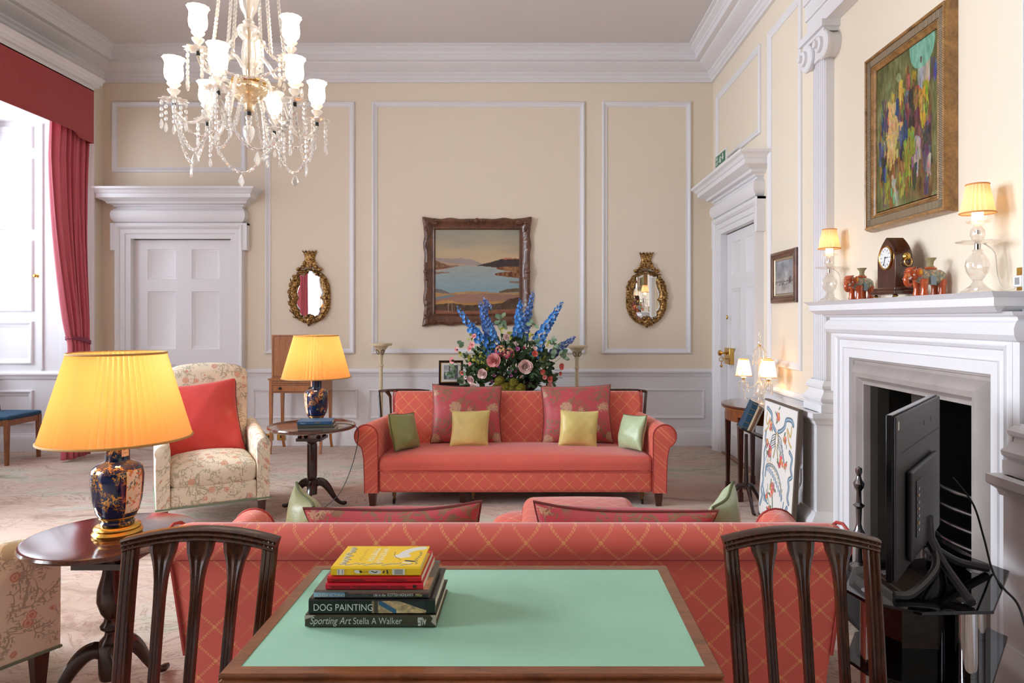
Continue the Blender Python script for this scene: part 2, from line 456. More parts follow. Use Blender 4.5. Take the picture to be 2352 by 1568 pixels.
def stroke(img, pts, r, col, al=1.0):
    h, w_, _ = img.shape; Y, X = np.mgrid[0:h, 0:w_]
    pts = [np.array(p, float) for p in pts]
    for a, b in zip(pts[:-1], pts[1:]):
        n = max(2, int(np.hypot((b[0]-a[0])*w_, (b[1]-a[1])*h)/max(1, (r*w_)*.6))+1)
        for k in range(n):
            p = a+(b-a)*k/n; rr = r*w_
            x0, x1 = int(max(0, p[0]*w_-rr-2)), int(min(w_, p[0]*w_+rr+3)); y0, y1 = int(max(0, p[1]*h-rr-2)), int(min(h, p[1]*h+rr+3))
            if x0 >= x1 or y0 >= y1: continue
            d = np.hypot(X[y0:y1, x0:x1]-p[0]*w_, Y[y0:y1, x0:x1]-p[1]*h)
            m = np.clip(rr-d+.5, 0, 1)[..., None]*al
            img[y0:y1, x0:x1] = img[y0:y1, x0:x1]*(1-m)+np.array(col, float)*m
def curve(pts, n=8):
    pts = [Vector((*p, 0)[:3]) if len(p) == 2 else Vector(p) for p in pts]; out = []
    for i in range(len(pts)-1):
        p0 = pts[max(i-1, 0)]; p1 = pts[i]; p2 = pts[i+1]; p3 = pts[min(i+2, len(pts)-1)]
        for k in range(n):
            t_ = k/n
            out.append(.5*((2*p1)+(p2-p0)*t_+(2*p0-5*p1+4*p2-p3)*t_*t_+(3*p1-p0-3*p2+p3)*t_**3))
    out.append(pts[-1]); return out
# ================================================================== ROOM
M['dark_wall'] = plain('low_bounce_brown', (64, 50, 42), .6)  # unseen front wall, its brown made dark to cut bounce light
XL, XR, YB, YF, ZC = -4.60, 1.90, 7.27, -3.20, 4.15
XBR = 1.80                                   # chimney breast face
def mpB(u, v, h): return (u, YB-h, v)        # back wall
def mpR(u, v, h): return (XR-h, u, v)        # right wall (u = depth)
def mpL(u, v, h): return (XL+h, u, v)
def mpBr(u, v, h): return (XBR-h, u, v)
def wall_cells(u0, u1, v0, v1, holes, mp, th=.12):
    us = sorted({u0, u1, *[h[0] for h in holes], *[h[1] for h in holes]}); vs = sorted({v0, v1, *[h[2] for h in holes], *[h[3] for h in holes]})
    m = MB()
    for a, b in zip(us[:-1], us[1:]):
        for c, d in zip(vs[:-1], vs[1:]):
            cu, cv = (a+b)/2, (c+d)/2
            if any(h[0] < cu < h[1] and h[2] < cv < h[3] for h in holes): continue
            q = [mp(a, c, 0), mp(b, d, -th)]
            lo = [min(q[0][k], q[1][k]) for k in range(3)]; hi = [max(q[0][k], q[1][k]) for k in range(3)]
            m.box(lo[0], hi[0], lo[1], hi[1], lo[2], hi[2])
    return m
DOOR_H = 2.20; D1 = -3.755; D2 = 6.33; DW = .535
BAYS = ((5.15, 6.95), (2.35, 4.05), (-.45, 1.35))  # middle bay is out of view, put in to light the room
struct(wall_cells(XL-.12, XR+.12, 0, ZC, [(D1-DW, D1+DW, 0, DOOR_H)], mpB).build('wall_back', M['cream']))
struct(wall_cells(YF, YB, 0, ZC, [(D2-DW, D2+DW, 0, DOOR_H), (2.80, 3.66, 0, .99)], mpR).build('wall_right', M['cream']))
struct(wall_cells(YF, YB, 0, ZC, [(a, b, 0, 3.35) for a, b in BAYS], mpL, .10).build('wall_left', M['cream']))
struct(MB().box(XL-.1, XR+.1, YF-.1, YF, 0, ZC).build('wall_front', M['dark_wall']))
struct(MB().box(-5.9, XR+.8, YF-.1, YB+.1, -.1, 0).build('floor', M['carpet']))
struct(MB().box(XL-.1, XR+.1, YF-.1, YB+.1, ZC, ZC+.1).build('ceiling', M['ceil']))
m = wall_cells(2.10, 4.32, 0, ZC, [(2.80, 3.66, 0, .99)], mpBr, .10)
struct(m.build('wall_chimney', M['cream']))

trim_no = [0]
def trim(mb, mat='white', angle=35, bevel=0):
    trim_no[0] += 1
    return struct(mb.build('trim_%d' % trim_no[0], M[mat], angle=angle, bevel=bevel))
COR = [(0, 3.855), (.028, 3.855), (.028, 3.88), (.045, 3.892), (.05, 3.915), (.07, 3.93), (.072, 3.945), (.10, 3.955), (.15, 3.975), (.185, 4.0),
       (.19, 4.012), (.245, 4.012), (.245, 4.068), (.255, 4.072), (.26, 4.09), (.285, 4.105), (.30, 4.112), (.302, 4.13), (.33, 4.135), (.33, 4.15)]
trim(MB().frame(XL, YF, XR, YB, [(w_, z) for w_, z in COR], lambda u, v, h: (u, v, h)), angle=25)

PAN = [(0, 0), (0, .014), (.006, .022), (.016, .025), (.026, .018), (.034, .014), (.046, .008), (.055, .006), (.055, 0)]
def panel(mp, u0, u1, v0, v1, k=1.0): return trim(MB().frame(u0, v0, u1, v1, [(a*k, b*k) for a, b in PAN], mp))
pb = lambda px: (px-1228)/215.68
for (a, b, c, d) in ((258, 566, 2.905, 3.655), (610, 815, .975, 3.655), (855, 1343, .975, 3.655), (1383, 1587, .975, 3.655)):
    panel(mpB, pb(a), pb(b), c, d)
for (a, b) in ((582, 822), (847, 1350), (1372, 1618)): panel(mpB, pb(a), pb(b), .285, .60, .7)
panel(mpR, 5.72, 7.10, 2.905, 3.655); panel(mpR, 4.84, 5.52, .975, 3.655)
panel(mpR, 4.40, 5.50, .285, .60, .7)
# dado rail, wainscot, skirting
DADO = [(0, .735), (.012, .735), (.016, .75), (.02, .765), (.034, .775), (.036, .79), (.02, .80), (.016, .812), (0, .815)]
SKIRT = [(0, 0), (.03, 0), (.03, .125), (.024, .14), (.02, .155), (.012, .165), (.01, .178), (0, .18)]
def run(mp, prof, u0, u1): return MB().extr(prof, lambda w_, z, t_: mp(t_, z, w_), u0, u1)
def walls_low(side, mp, u0, u1):
    struct(run(mp, SKIRT, u0, u1).build('baseboard_'+side, M['white'], angle=25))
    trim(run(mp, DADO, u0, u1), angle=25)
    trim(run(mp, [(0, 0), (.004, 0), (.004, .74), (0, .74)], u0, u1))
walls_low('back', mpB, pb(562), XR)
walls_low('right', mpR, 4.30, 5.62); walls_low('right', mpR, 7.08, YB); walls_low('right', mpR, YF, 2.1)
for a, b in ((6.97, YB), (4.07, 5.13), (1.37, 2.33), (YF, -.47)): walls_low('left', mpL, a, b)
walls_low('front', lambda u, v, h: (u, YF+h, v), XL, XR)

# ------------------------------------------------------------------ doors
def surround(mp, uc):
    m = MB(); a = DW
    # architrave: stepped profile round the opening, open at the floor
    pr = [(.02, -.033), (-.004, -.033), (-.004, .03), (.045, .034), (.05, .045), (.095, .05), (.10, .062), (.12, .078), (.135, .08), (.14, .06), (.14, 0)]
    def sec(u, v, du, dv): return [mp(u+du*w_, v+dv*w_, h) for w_, h in pr]
    m.loft([sec(uc-a, 0, -1, 0), sec(uc-a, DOOR_H, -1, 1), sec(uc+a, DOOR_H, 1, 1), sec(uc+a, 0, 1, 0)], False, False, False)
    # ears
    for sg in (-1, 1):
        u0 = uc+sg*(a+.138); u1 = uc+sg*(a+.185)
        lo, hi = min(u0, u1), max(u0, u1)
        m.extr([(lo, 0), (lo, .075), (hi, .075), (hi, 0)], lambda u, h, t_: mp(u, t_, h), DOOR_H-.13, DOOR_H+.155)
    m.extr([(uc-a-.185, 0), (uc-a-.185, .07), (uc+a+.185, .07), (uc+a+.185, 0)], lambda u, h, t_: mp(u, t_, h), DOOR_H+.135, DOOR_H+.155)
    # pulvinated frieze and cornice cap with returns
    pr = [(0, 2.345), (.045, 2.345), (.05, 2.36), (.072, 2.37), (.092, 2.40), (.10, 2.44), (.092, 2.48), (.07, 2.505), (.055, 2.512), (.055, 2.525),
          (.075, 2.53), (.085, 2.545), (.12, 2.555), (.13, 2.575), (.19, 2.60), (.20, 2.605), (.20, 2.645), (.21, 2.65), (.225, 2.675), (.25, 2.69), (.255, 2.71), (.0, 2.712)]
    u0, u1 = uc-a-.075, uc+a+.075
    m.loft([[mp(u0-w_, z, 0) for w_, z in pr], [mp(u0-w_, z, w_) for w_, z in pr], [mp(u1+w_, z, w_) for w_, z in pr], [mp(u1+w_, z, 0) for w_, z in pr]], False, False, False)
    return trim(m, angle=25)
def door(no, mp, uc):
    o = MB(); a = DW-.003; th = .045; f = -.035
    q = lambda u, v, h: mp(u, v, h)
    # leaf as stiles/rails around recessed panels
    us = [uc-a, uc-.385, uc-.085, uc+.085, uc+.385, uc+a]; cols = ((us[1], us[2]), (us[3], us[4]))
    rows = ((.22, .86), (1.02, 1.64), (1.77, 2.09))
    holes = [(c[0], c[1], r[0], r[1]) for c in cols for r in rows]
    m = wall_cells(uc-a, uc+a, .006, DOOR_H-.012, holes, lambda u, v, h: mp(u, v, h+f), th)
    d = struct(m.build('door_%d' % no, M['white']))
    for (u0, u1, v0, v1) in holes:
        pr = [(0, f), (.006, f-.006), (.018, f-.010), (.03, f-.016), (.034, f-.018), (.12, f-.018)]
        k = MB().frame(u0, v0, u1, v1, [(w_, h) for w_, h in pr[:5]], q)
        k.add([mp(u0+.034, v0+.034, f-.018), mp(u1-.034, v0+.034, f-.018), mp(u1-.034, v1-.034, f-.018), mp(u0+.034, v1-.034, f-.018)], [(0, 1, 2, 3)])
        k.build('door_panel', M['white'], d)
    return d
surround(mpB, D1); d1 = door(1, mpB, D1)
surround(mpR, D2); d2 = door(2, mpR, D2)
# white lining behind both door leaves (closes the opening)
trim(MB().box(D1-.7, D1+.7, YB+.12, YB+.14, 0, 2.4)); trim(MB().box(XR+.12, XR+.14, D2-.7, D2+.7, 0, 2.4))
trim(MB().box(XR-.02, XR+.1, D2-DW, D2+DW, 0, .012), 'tablewood')
# brass rim lock on door 2 with key
lk = MB().box(XR-.012, XR+.035, 6.62, 6.80, .90, 1.06).build('lock_plate', M['brass'], d2, bevel=.006)
MB().lathe([(.0, 0), (.02, 0), (.02, .006), (.01, .012), (.01, .04), (.026, .05), (.03, .062), (.024, .076), (0, .08)], 16, (XR-.012, 6.74, 1.02)).build('dummy', None)
bpy.data.objects.remove(bpy.data.objects['dummy'])
k = MB(); k.M = Matrix.Translation((XR-.012, 6.73, 1.01)) @ Matrix.Rotation(R(-90), 4, 'Y')
k.lathe([(0, 0), (.02, 0), (.02, .006), (.01, .012), (.01, .04), (.026, .05), (.03, .062), (.024, .076), (0, .08)], 16).build('door_handle', M['brass'], d2)
k = MB(); k.M = Matrix.Translation((XR-.012, 6.69, .955)) @ Matrix.Rotation(R(-90), 4, 'Y')
k.tube([(0, 0, 0), (0, 0, .05)], .004); k.M = Matrix.Translation((XR-.07, 6.69, .955))
k.tube([(.022*math.cos(a), 0, .022*math.sin(a)-.005) for a in [2*PI*i/16 for i in range(16)]], .0035, 6, closed=True)
k.tube([(0, .0, -.03), (0, 0, -.055)], .003); k.ball((0, 0, -.07), .014, 8, 6)
k.build('key', M['brass'], d2)
k = MB(); k.M = Matrix.Translation((XR-.0, 6.74, 1.36)); k.ball((-.0, 0, 0), (.01, .012, .022)).build('escutcheon', M['brass'], d2)

# ------------------------------------------------------------------ window bays
def bay(no, y0, y1):
    top = 3.35; xo = -5.62
    sh = MB()
    # reveals, soffit, window wall with opening
    sh.box(xo-.1, XL-.1, y1, y1+.06, 0, top); sh.box(xo-.1, XL-.1, y0-.06, y0, 0, top); sh.box(xo-.1, XL-.1, y0, y1, top, top+.06)
    mw = lambda u, v, h: (xo+h, u, v)
    c = wall_cells(y0, y1, 0, top, [(y0+.14, y1-.14, .82, 3.2)], mw, .08); sh.v_off = 0
    o = len(sh.v); sh.v += c.v; sh.f += [tuple(i+o for i in f) for f in c.f]
    w_ = struct(sh.build('window_%d' % no, M['white']))
    # architrave down each side of the bay, on the room wall
    a = MB(); pr = [(0, 0), (0, .02), (.03, .03), (.08, .034), (.09, .05), (.11, .05), (.115, 0)]
    for (yy, sg) in ((y1, 1), (y0, -1)):
        a.extr(pr, lambda p, h, t_: mpL(yy+sg*p, t_, h), 0, 3.5)
    a.build('window_architrave', M['white'], w_)
    # shutter panels, rails and skirting on both reveals
    for (yy, sg) in ((y1, -1), (y0, 1)):
        mp = lambda u, v, h: (u, yy+sg*h, v)
        p = MB()
        for (v0, v1) in ((.885, 1.32), (1.42, 2.143), (2.254, 2.975), (3.08, 3.30)):
            p.frame(-5.56, v0, -5.10, v1, PAN, mp)
        p.frame(-5.56, .28, -5.10, .62, PAN, mp)
        p.extr([(-5.03, 0), (-5.03, .02), (-5.0, .02), (-5.0, 0)], lambda u, h, t_: mp(u, t_, h), .83, 3.33)
        p.extr([(-4.80, 0), (-4.80, .03), (-4.72, .036), (-4.70, .02), (-4.70, 0)], lambda u, h, t_: mp(u, t_, h), .83, 3.33)
        p.build('shutter_panel', M['white'], w_)
        MB().extr(DADO, lambda h, z, t_: mp(t_, z, h), xo, XL-.1).build('dado_rail', M['white'], w_)
        MB().extr(SKIRT, lambda h, z, t_: mp(t_, z, h), xo, XL-.1).build('skirting', M['white'], w_)
        kb = MB(); kb.M = Matrix.Translation((-5.065, yy+sg*.0, 1.783)) @ Matrix.Rotation(R(90 if sg < 0 else -90), 4, 'X')
        kb.lathe([(0, 0), (.02, 0), (.02, .004), (.008, .008), (.008, .02), (.017, .028), (.018, .036), (.012, .044), (0, .046)], 14).build('shutter_knob', M['brass'], w_)
    # sash frame and panes
    f = MB(); ya, yb = y0+.14, y1-.14
    f.box(xo-.05, xo+.02, ya, ya+.05, .82, 3.2); f.box(xo-.05, xo+.02, yb-.05, yb, .82, 3.2)
    for z in (.82, 1.98, 3.15): f.box(xo-.05, xo+.02, ya+.05, yb-.05, z, z+.05)
    for i in (1, 2): y = ya+(yb-ya)*i/3; f.box(xo-.035, xo, y-.01, y+.01, .87, 3.15)
    for z in (1.24, 1.61, 2.38, 2.77): f.box(xo-.034, xo-.001, ya+.05, yb-.05, z-.01, z+.01)
    f.box(xo-.06, xo+.14, y0+.02, y1-.02, .775, .82)
    f.build('window_frame', M['white'], w_)
    MB().box(xo-.022, xo-.016, ya, yb, .84, 3.18).build('pane', M['pane'], w_)
t = NT('window_pane'); g = t.n('BsdfGlossy', {'Roughness': .02}).outputs[0]; a = t.n('BsdfTransparent').outputs[0]
t.t.links.new(t.n('MixShader', {0: .06, 1: a, 2: g}).outputs[0], t.out.inputs[0]); M['pane'] = t.m
for i, (a, b) in enumerate(BAYS): bay(i+1, a, b)

# ------------------------------------------------------------------ pelmets and curtains
def pelmet(y0, y1, label):
    t_ = thing('pelmet', label, 'pelmet', (XL, (y0+y1)/2, 3.06)); h = (y1-y0)/2
    b = MB().box(0, .30, -h, h, .50, .545)
    b.box(0, .335, -h-.035, h+.035, .545, .575)
    b.extr([(0, .575), (.345, .575), (.352, .60), (.37, .612), (.372, .63), (0, .63)], lambda x, z, s: (x, s, z), -h-.06, h+.06)
    b.build('pelmet_board', M['white'], t_)
    v = MB()
    def bot(y): # gently shaped lower edge
        k = abs(y)/h; return .0 if k > .78 else .05*min(1, (.78-k)/.10)
    path = [(0.0, h), (.30, h)]+[(.30, h-2*h*i/60) for i in range(1, 60)]+[(.30, -h), (0, -h)]
    def sec(x, y, off): return (x, y)
    outer = [[(x+(.0), y, bot(y) if x > .1 else 0), (x, y, .51)] for x, y in path]
    inner = [[(x-.012 if x > .1 else x, y*.995, bot(y) if x > .1 else 0), (x-.012 if x > .1 else x, y*.995, .51)] for x, y in path]
    v.loft([[o_[0], o_[1], i_[1], i_[0]] for o_, i_ in zip(outer, inner)])
    v.build('valance', M['valance'], t_)
    p = MB().tube([(x, y, (bot(y) if x > .1 else 0)+.0) for x, y in path], .006, 6)
    p.build('valance_piping', M['valance'], t_)
    return t_
def curtain(yc, width, side, label, tie=True, group=None):
    """side=+1: gathers towards +y when tied"""
    t_ = thing('curtain', label, 'curtain', (XL+.20, yc, 0), 0, group)
    nf = 7; Z = 3.30
    def fn(u, v):
        z = .02+v*(Z-.02); amp = .038
        if tie:
            d = (z-1.10); k = math.exp(-(d/.16)**2)
            up = max(0.0, min(1.0, (z-1.10)/1.75)); dn = max(0.0, min(1.0, (1.10-z)/.8))
            if z > 1.10: wd = .235+(width-.235)*up**.75
            else: wd = .235+(.30-.235)*dn
            amp = .038-.014*k
        else: wd = width
        y = side*(width/2)-side*u*wd
        ph = u*nf*2*PI
        x = amp*math.sin(ph)+.012*math.sin(ph*2.3+z*1.1)+(.02*math.sin(z*2.0) if tie else 0)
        return (x, y+.006*math.sin(ph*1.7+z), z)
    g = MB(); n = 140
    g.grid(lambda u, v: fn(u, v), n, 60)
    o = g.build('drape', M['curtain'], t_, angle=180); m = o.modifiers.new('s', 'SOLIDIFY'); m.thickness = .006
    if tie:
        yc_ = side*(width/2)-side*.1175
        for dz in (0, .018):
            MB().tube([(.072*math.cos(a), yc_+.135*math.sin(a), 1.13+dz+.03*math.sin(a)*(-side)) for a in [2*PI*i/28 for i in range(28)]], .011, 8, closed=True).build('tieback_cord', M['tie'], t_)
        MB().tube([(-.06, yc_+side*.12, 1.10), (-.19, yc_+side*.17, 1.14)], .008).build('tieback_hook', M['brass'], t_)
    return t_
M['tie'] = plain('plum_cord', (142, 62, 84), .7)
pelmet(4.88, 6.66, 'red fabric pelmet over the window bay at far left')
curtain(6.47, .46, 1, 'pinkish red curtain tied back with plum cord beside the white door surround')
curtain(5.16, .46, -1, 'pinkish red curtain tied back at the near side of the far window bay')
pelmet(-.75, 1.85, 'red fabric pelmet over the window bay beside the viewer')
curtain(1.55, .50, 1, 'straight hanging red curtain at the far edge of the nearest window bay', False)
curtain(-.56, .30, -1, 'straight hanging red curtain at the near edge of the nearest window bay', False)

# ------------------------------------------------------------------ chimney breast order
def pilaster(y0, y1):
    m = MB(); b = lambda X0, a, c, z0, z1: m.box(X0, XBR, a, c, z0, z1)
    b(1.69, y0, y1, 0, .74)                                       # pedestal die
    pr = [(0, 0), (.05, 0), (.05, .13), (.04, .15), (.018, .175), (.012, .19), (0, .19)]
    def ring(pr, X, z_add=0):
        m.loft([[(XBR, y0-w_, z) for w_, z in pr], [(X-w_, y0-w_, z) for w_, z in pr], [(X-w_, y1+w_, z) for w_, z in pr], [(XBR, y1+w_, z) for w_, z in pr]], False, False, False)
    ring(pr, 1.69)
    ring([(0, .715), (.01, .715), (.016, .735), (.035, .75), (.04, .755), (.04, .785), (0, .787)], 1.69)
    ring([(0, .787), (.03, .787), (.03, .835), (.018, .84), (.032, .855), (.034, .87), (.02, .89), (.006, .905), (.004, .92), (.018, .93), (.02, .945), (.008, .96), (0, .975)], 1.735)
    # fluted shaft
    n = 6; W = y1-y0-.02; ya = y0+.01; prof = [(XBR, ya), (1.75, ya)]
    for i in range(n):
        c = ya+W*(i+.5)/n; r = W/n*.36
        for k in range(7):
            a = PI*k/6; prof.append((1.75+.013*math.sin(a), c-r*math.cos(a)))
    prof += [(1.75, ya+W), (XBR, ya+W)]
    m.extr(prof, lambda x, y, z: (x, y, z), .96, 2.93)
    # ionic capital
    m.box(1.735, XBR, y0, y1, 2.93, 3.06)
    for yy, s in ((y0-.012, -1), (y1+.012, 1)):
        mm = MB(); prv = [(0, -.055), (.022, -.052), (.024, -.034), (.045, -.03), (.048, -.012), (.078, -.008), (.086, .0), (.086, .012), (.078, .022), (.07, .05), (.075, .10)]
        m.lathe([(r, 1.735-.018+x*1.0) for r, x in prv], 20, (0, yy, 2.985), axis='x')
    m.box(1.71, XBR, y0-.05, y1+.05, 3.055, 3.075); m.box(1.69, XBR, y0-.075, y1+.075, 3.075, 3.115)
    return trim(m)
pilaster(4.09, 4.30); pilaster(2.25, 2.46)
ent = [(0, 3.115), (.085, 3.115), (.085, 3.21), (.095, 3.212), (.095, 3.31), (.105, 3.312), (.105, 3.40), (.125, 3.41), (.14, 3.44), (.14, 3.46), (.09, 3.465), (.09, 3.74), (.11, 3.75), (.13, 3.80), (.17, 3.82), (.17, 3.855), (0, 3.856)]
m = MB(); y0, y1 = 2.14, 4.28
m.loft([[(XR, y1+(w_-.07), z) for w_, z in ent], [(XBR-w_, y1+(w_-.07), z) for w_, z in ent], [(XBR-w_, y0-(w_-.07), z) for w_, z in ent], [(XR, y0-(w_-.07), z) for w_, z in ent]], False, False, False)
trim(m, angle=25)

# ------------------------------------------------------------------ fireplace
fp = thing('fireplace', 'white painted fireplace mantelpiece with grey stone surround round a black hearth', 'fireplace', (0, 0, 0))
oy0, oy1, oz = 2.62, 3.80, 1.135                    # timber opening (outside of the stone)
m = MB()
def arch(pr, y0, y1, zt, zb=0.0):
    def sec(u, v, du, dv): return [(XBR-h, u+du*w_, v+dv*w_) for w_, h in pr]
    m.loft([sec(y0, zb, -1, 0), sec(y0, zt, -1, 1), sec(y1, zt, 1, 1), sec(y1, zb, 1, 0)], False, False, False)
arch([(0, 0), (0, .05), (.05, .055), (.054, .062), (.058, .055), (.095, .058), (.10, .07), (.112, .078), (.118, .07), (.15, .072), (.15, 0)], oy0, oy1, oz)
m.build('mantel_architrave', M['white'], fp, angle=25)
for (ya, yb) in ((oy0-.185, oy0-.14), (oy1+.14, oy1+.185)):   # ears
    MB().box(XBR-.07, XBR, ya, yb, .93, oz+.15).build('mantel_ear', M['white'], fp)
for (ya, yb) in ((oy0-.165, oy0+.0), (oy1, oy1+.165)):
    MB().box(XBR-.085, XBR, ya, yb, 0, .14).build('mantel_plinth', M['white'], fp)
m = MB(); e0, e1 = oy0-.14, oy1+.14
pr = [(0, 1.245), (.055, 1.245), (.06, 1.26), (.085, 1.27), (.10, 1.29), (.102, 1.315), (.09, 1.335), (.075, 1.345), (.08, 1.355), (.105, 1.362), (.115, 1.375), (.0, 1.376)]
m.loft([[(XBR, e1+w_*.6, z) for w_, z in pr], [(XBR-w_, e1+w_*.6, z) for w_, z in pr], [(XBR-w_, e0-w_*.6, z) for w_, z in pr], [(XBR, e0-w_*.6, z) for w_, z in pr]], False, False, False)
m.build('mantel_frieze', M['white'], fp, angle=25)
m = MB(); pr = [(0, 1.372), (.13, 1.372), (.15, 1.385), (.165, 1.395), (.165, 1.425), (.172, 1.43), (.185, 1.442), (.19, 1.446), (0, 1.448)]
m.loft([[(XBR, e1+(w_-.165)+.13, z) for w_, z in pr], [(XBR-w_, e1+(w_-.165)+.13, z) for w_, z in pr], [(XBR-w_, e0-(w_-.165)-.05, z) for w_, z in pr], [(XBR, e0-(w_-.165)-.05, z) for w_, z in pr]], False, False, False)
m.build('mantel_shelf', M['white'], fp, angle=25)
# bolection stone
m = MB(); pr = [(0, .0), (0, .03), (.012, .034), (.016, .026), (.03, .03), (.05, .055), (.075, .066), (.10, .058), (.118, .034), (.122, .03), (.128, .036), (.137, .036), (.14, .026), (.14, -.30)]
def sec(u, v, du, dv): return [(XBR-h, u+du*w_, v+dv*w_) for w_, h in pr]
m.loft([sec(oy0, 0, 1, 0), sec(oy0, oz, 1, -1), sec(oy1, oz, -1, -1), sec(oy1, 0, -1, 0)], False, False, False)
m.build('stone_surround', M['stone'], fp, angle=30)
m = MB(); m.box(2.10, 2.5, oy0+.06, oy0+.14, 0, 1.1); m.box(2.10, 2.5, oy1-.14, oy1-.06, 0, 1.1); m.box(2.45, 2.5, oy0, oy1, 0, 1.1); m.box(2.03, 2.5, oy0, oy1, 1.0, 1.1); m.box(1.86, 2.5, oy0+.14, oy1-.14, .0, .02)
m.build('firebox', M['iron'], fp)
MB().box(1.40, XBR-.0, oy0+.06, oy1-.06, .0, .025).build('hearth_slab', M['iron'], fp, bevel=.004)
g = MB()
for z in (.30, .38, .46, .54):
    g.tube([(2.02+(.06*(1-((y-3.22)/.27)**2)*-1), y, z) for y in [2.95+.54*i/16 for i in range(17)]], .009, 8)
for y in (2.95, 3.49): g.tube([(2.02, y, .02), (2.02, y, .62)], .014); g.ball((2.02, y, .65), .026)
g.box(2.05, 2.3, 2.95, 3.49, .22, .24); g.build('fire_grate', M['steel'], fp)
g = MB(); g.grid(lambda u, v: (2.40, 3.22+(u-.5)*.62, .1+.62*v*(1+.12*math.sin(PI*u))), 16, 8).build('fireback', M['iron'], fp)
for y in (2.98, 3.58):
    a_ = thing('andiron', 'polished steel andiron with turned finial at the %s side of the hearth' % ('far' if y > 3 else 'near'), 'andiron', (1.70, y, .025))
    MB().lathe([(0, 0), (.05, 0), (.045, .03), (.018, .05), (.014, .16), (.03, .175), (.034, .195), (.02, .22), (.012, .25), (.016, .33), (.03, .345), (.014, .36), (.012, .42), (.024, .44), (.028, .46), (.016, .48), (.01, .50), (.018, .52), (.016, .54), (0, .55)], 16).build('finial_post', M['steel'], a_)
    MB().box(0, .20, -.012, .012, .03, .055).build('log_bar', M['iron'], a_)
# ================================================================== UPHOLSTERY
M['dullbrass'] = plain('dull_brass', (120, 92, 56), .45, .8)
def taper_leg(m, x, y, z0, z1, a, b, dx=0, dy=0):
    """square tapered leg: half-width a at top, b at foot, foot offset dx,dy"""
    q = lambda cx, cy, h, z: [(cx-h, cy-h, z), (cx+h, cy-h, z), (cx+h, cy+h, z), (cx-h, cy+h, z)]
    return m.loft([q(x+dx, y+dy, b, z0), q(x, y, a, z1)])

def make_sofa(label, loc, rz):
    t_ = thing('sofa', label, 'sofa', loc, rz)
    # back: profile in (y, z) swept along x, raked and softly rounded at the ends
    pr = [(.10, .12), (.11, .32), (.15, .46), (.205, .60), (.235, .68), (.262, .725), (.295, .748), (.335, .755), (.372, .745), (.396, .715),
          (.400, .690), (.388, .668), (.372, .655), (.366, .60), (.345, .35), (.325, .12)]
    cy = sum(p[0] for p in pr)/len(pr); cz = .45
    secs = []
    for s, k in ((-1, .90), (-.994, .955), (-.985, .985), (-.97, 1), (-.5, 1), (0, 1), (.5, 1), (.97, 1), (.985, .985), (.994, .955), (1, .90)):
        secs.append([(s*(.95+.095*(z-.12)), cy+(y-cy)*k, (cz+(z-cz)*(k if z > cz else 1))) for y, z in pr])
    # densify along x
    m = MB(); ds = []
    for a, b in zip(secs[:-1], secs[1:]):
        n = 8 if abs(a[0][0]-b[0][0]) > .3 else 1
        for i in range(n): ds.append([tuple(a[j][k]+(b[j][k]-a[j][k])*i/n for k in range(3)) for j in range(len(a))])
    ds.append(secs[-1]); m.loft(ds)
    back = m.build('backrest', M['coral'], t_, angle=60, uvs=lambda p: (p.x, p.z*1.0+max(0, .3-abs(p.y-.33))*.0))
    pip = MB()
    for s in (-1, 1):
        pip.tube([(s*(.952+.095*(z-.12)), y, z) for y, z in pr[1:-1]], .0055, 6)
    pip.tube([(x, .370, .655) for x in (-1.0, -.5, 0, .5, 1.0)], .004, 6)
    pip.build('piping', M['coral_pipe'], back)
    # scroll arms
    for s in (-1, 1):
        o = [(.985, .10), (.985, .30), (.985, .50)]
        for k in range(0, 15):
            a = R(180-k*17.5); o.append((1.068+.083*math.cos(a), .507+.083*math.sin(a)))
        o += [(1.093, .40), (1.084, .34), (1.080, .22), (1.078, .10)]
        m = MB(); secs = []
        for y in (-.402, -.398, -.385, -.30, -.15, 0, .12, .22, .30, .335):
            g = 0 if y > -.39 else (.004 if y > -.40 else .012)
            tt = max(0, (y+.40)/.74); sh = -.045*tt**1.4; up = .010*tt
            cx, cz = 1.05, .40; nw = 1-.50*tt**1.3; cx2 = 1.05-.105*tt**1.2
            secs.append([(s*(cx2+(x-cx)*(1-g*4)*nw), y, (z if z < .2 else z-g*.6)+up*(z-.1)/.4) for x, z in o])
        m.loft(secs); arm = m.build('arm', M['coral'], t_, angle=50, uvs=lambda p: (p.y, p.z+abs(p.x)*.9))
        MB().tube([(s*x, -.398, z) for x, z in o], .0055, 6).build('piping', M['coral_pipe'], arm)
    MB().soft((0, -.115, .29), (.99, .29, .07), .05, 10, (0, .0, .035)).build('seat', M['coral_plain'], t_, angle=70, uvs=lambda p: (p.x, p.y+p.z))
    m = MB().soft((0, -.13, .185), (.985, .265, .085), .03, 8, (0, .008, 0)); fr = m.build('front_rail', M['coral'], t_, angle=70)
    MB().tube([(-.98, -.398, .262), (0, -.408, .262), (.98, -.398, .262)], .0055, 6).build('piping', M['coral_pipe'], fr)
    MB().box(-.97, .97, -.30, .32, .10, .14).build('underframe', M['coral_plain'], t_)
    for x, y in ((-1.03, -.355), (1.03, -.355), (-.39, -.26), (-.93, .27), (.93, .27)):
        taper_leg(MB(), x, y, 0, .105, .028, .019).build('leg', M['legdark'], t_)
    for x in (-.885, -.31, .92):
        c = MB().lathe([(0, .12), (.014, .12), (.014, .06), (.009, .055), (.009, .04), (0, .04)], 10, (x, -.31, 0))
        c.box(x-.010, x+.010, -.318, -.295, .022, .042)
        k = c.build('castor', M['dullbrass'], t_)
        MB().lathe([(0, -.007), (.017, -.007), (.019, 0), (.017, .007), (0, .007)], 14, (x, -.316, .019), axis='x').build('castor_wheel', M['iron'], k)
    return t_
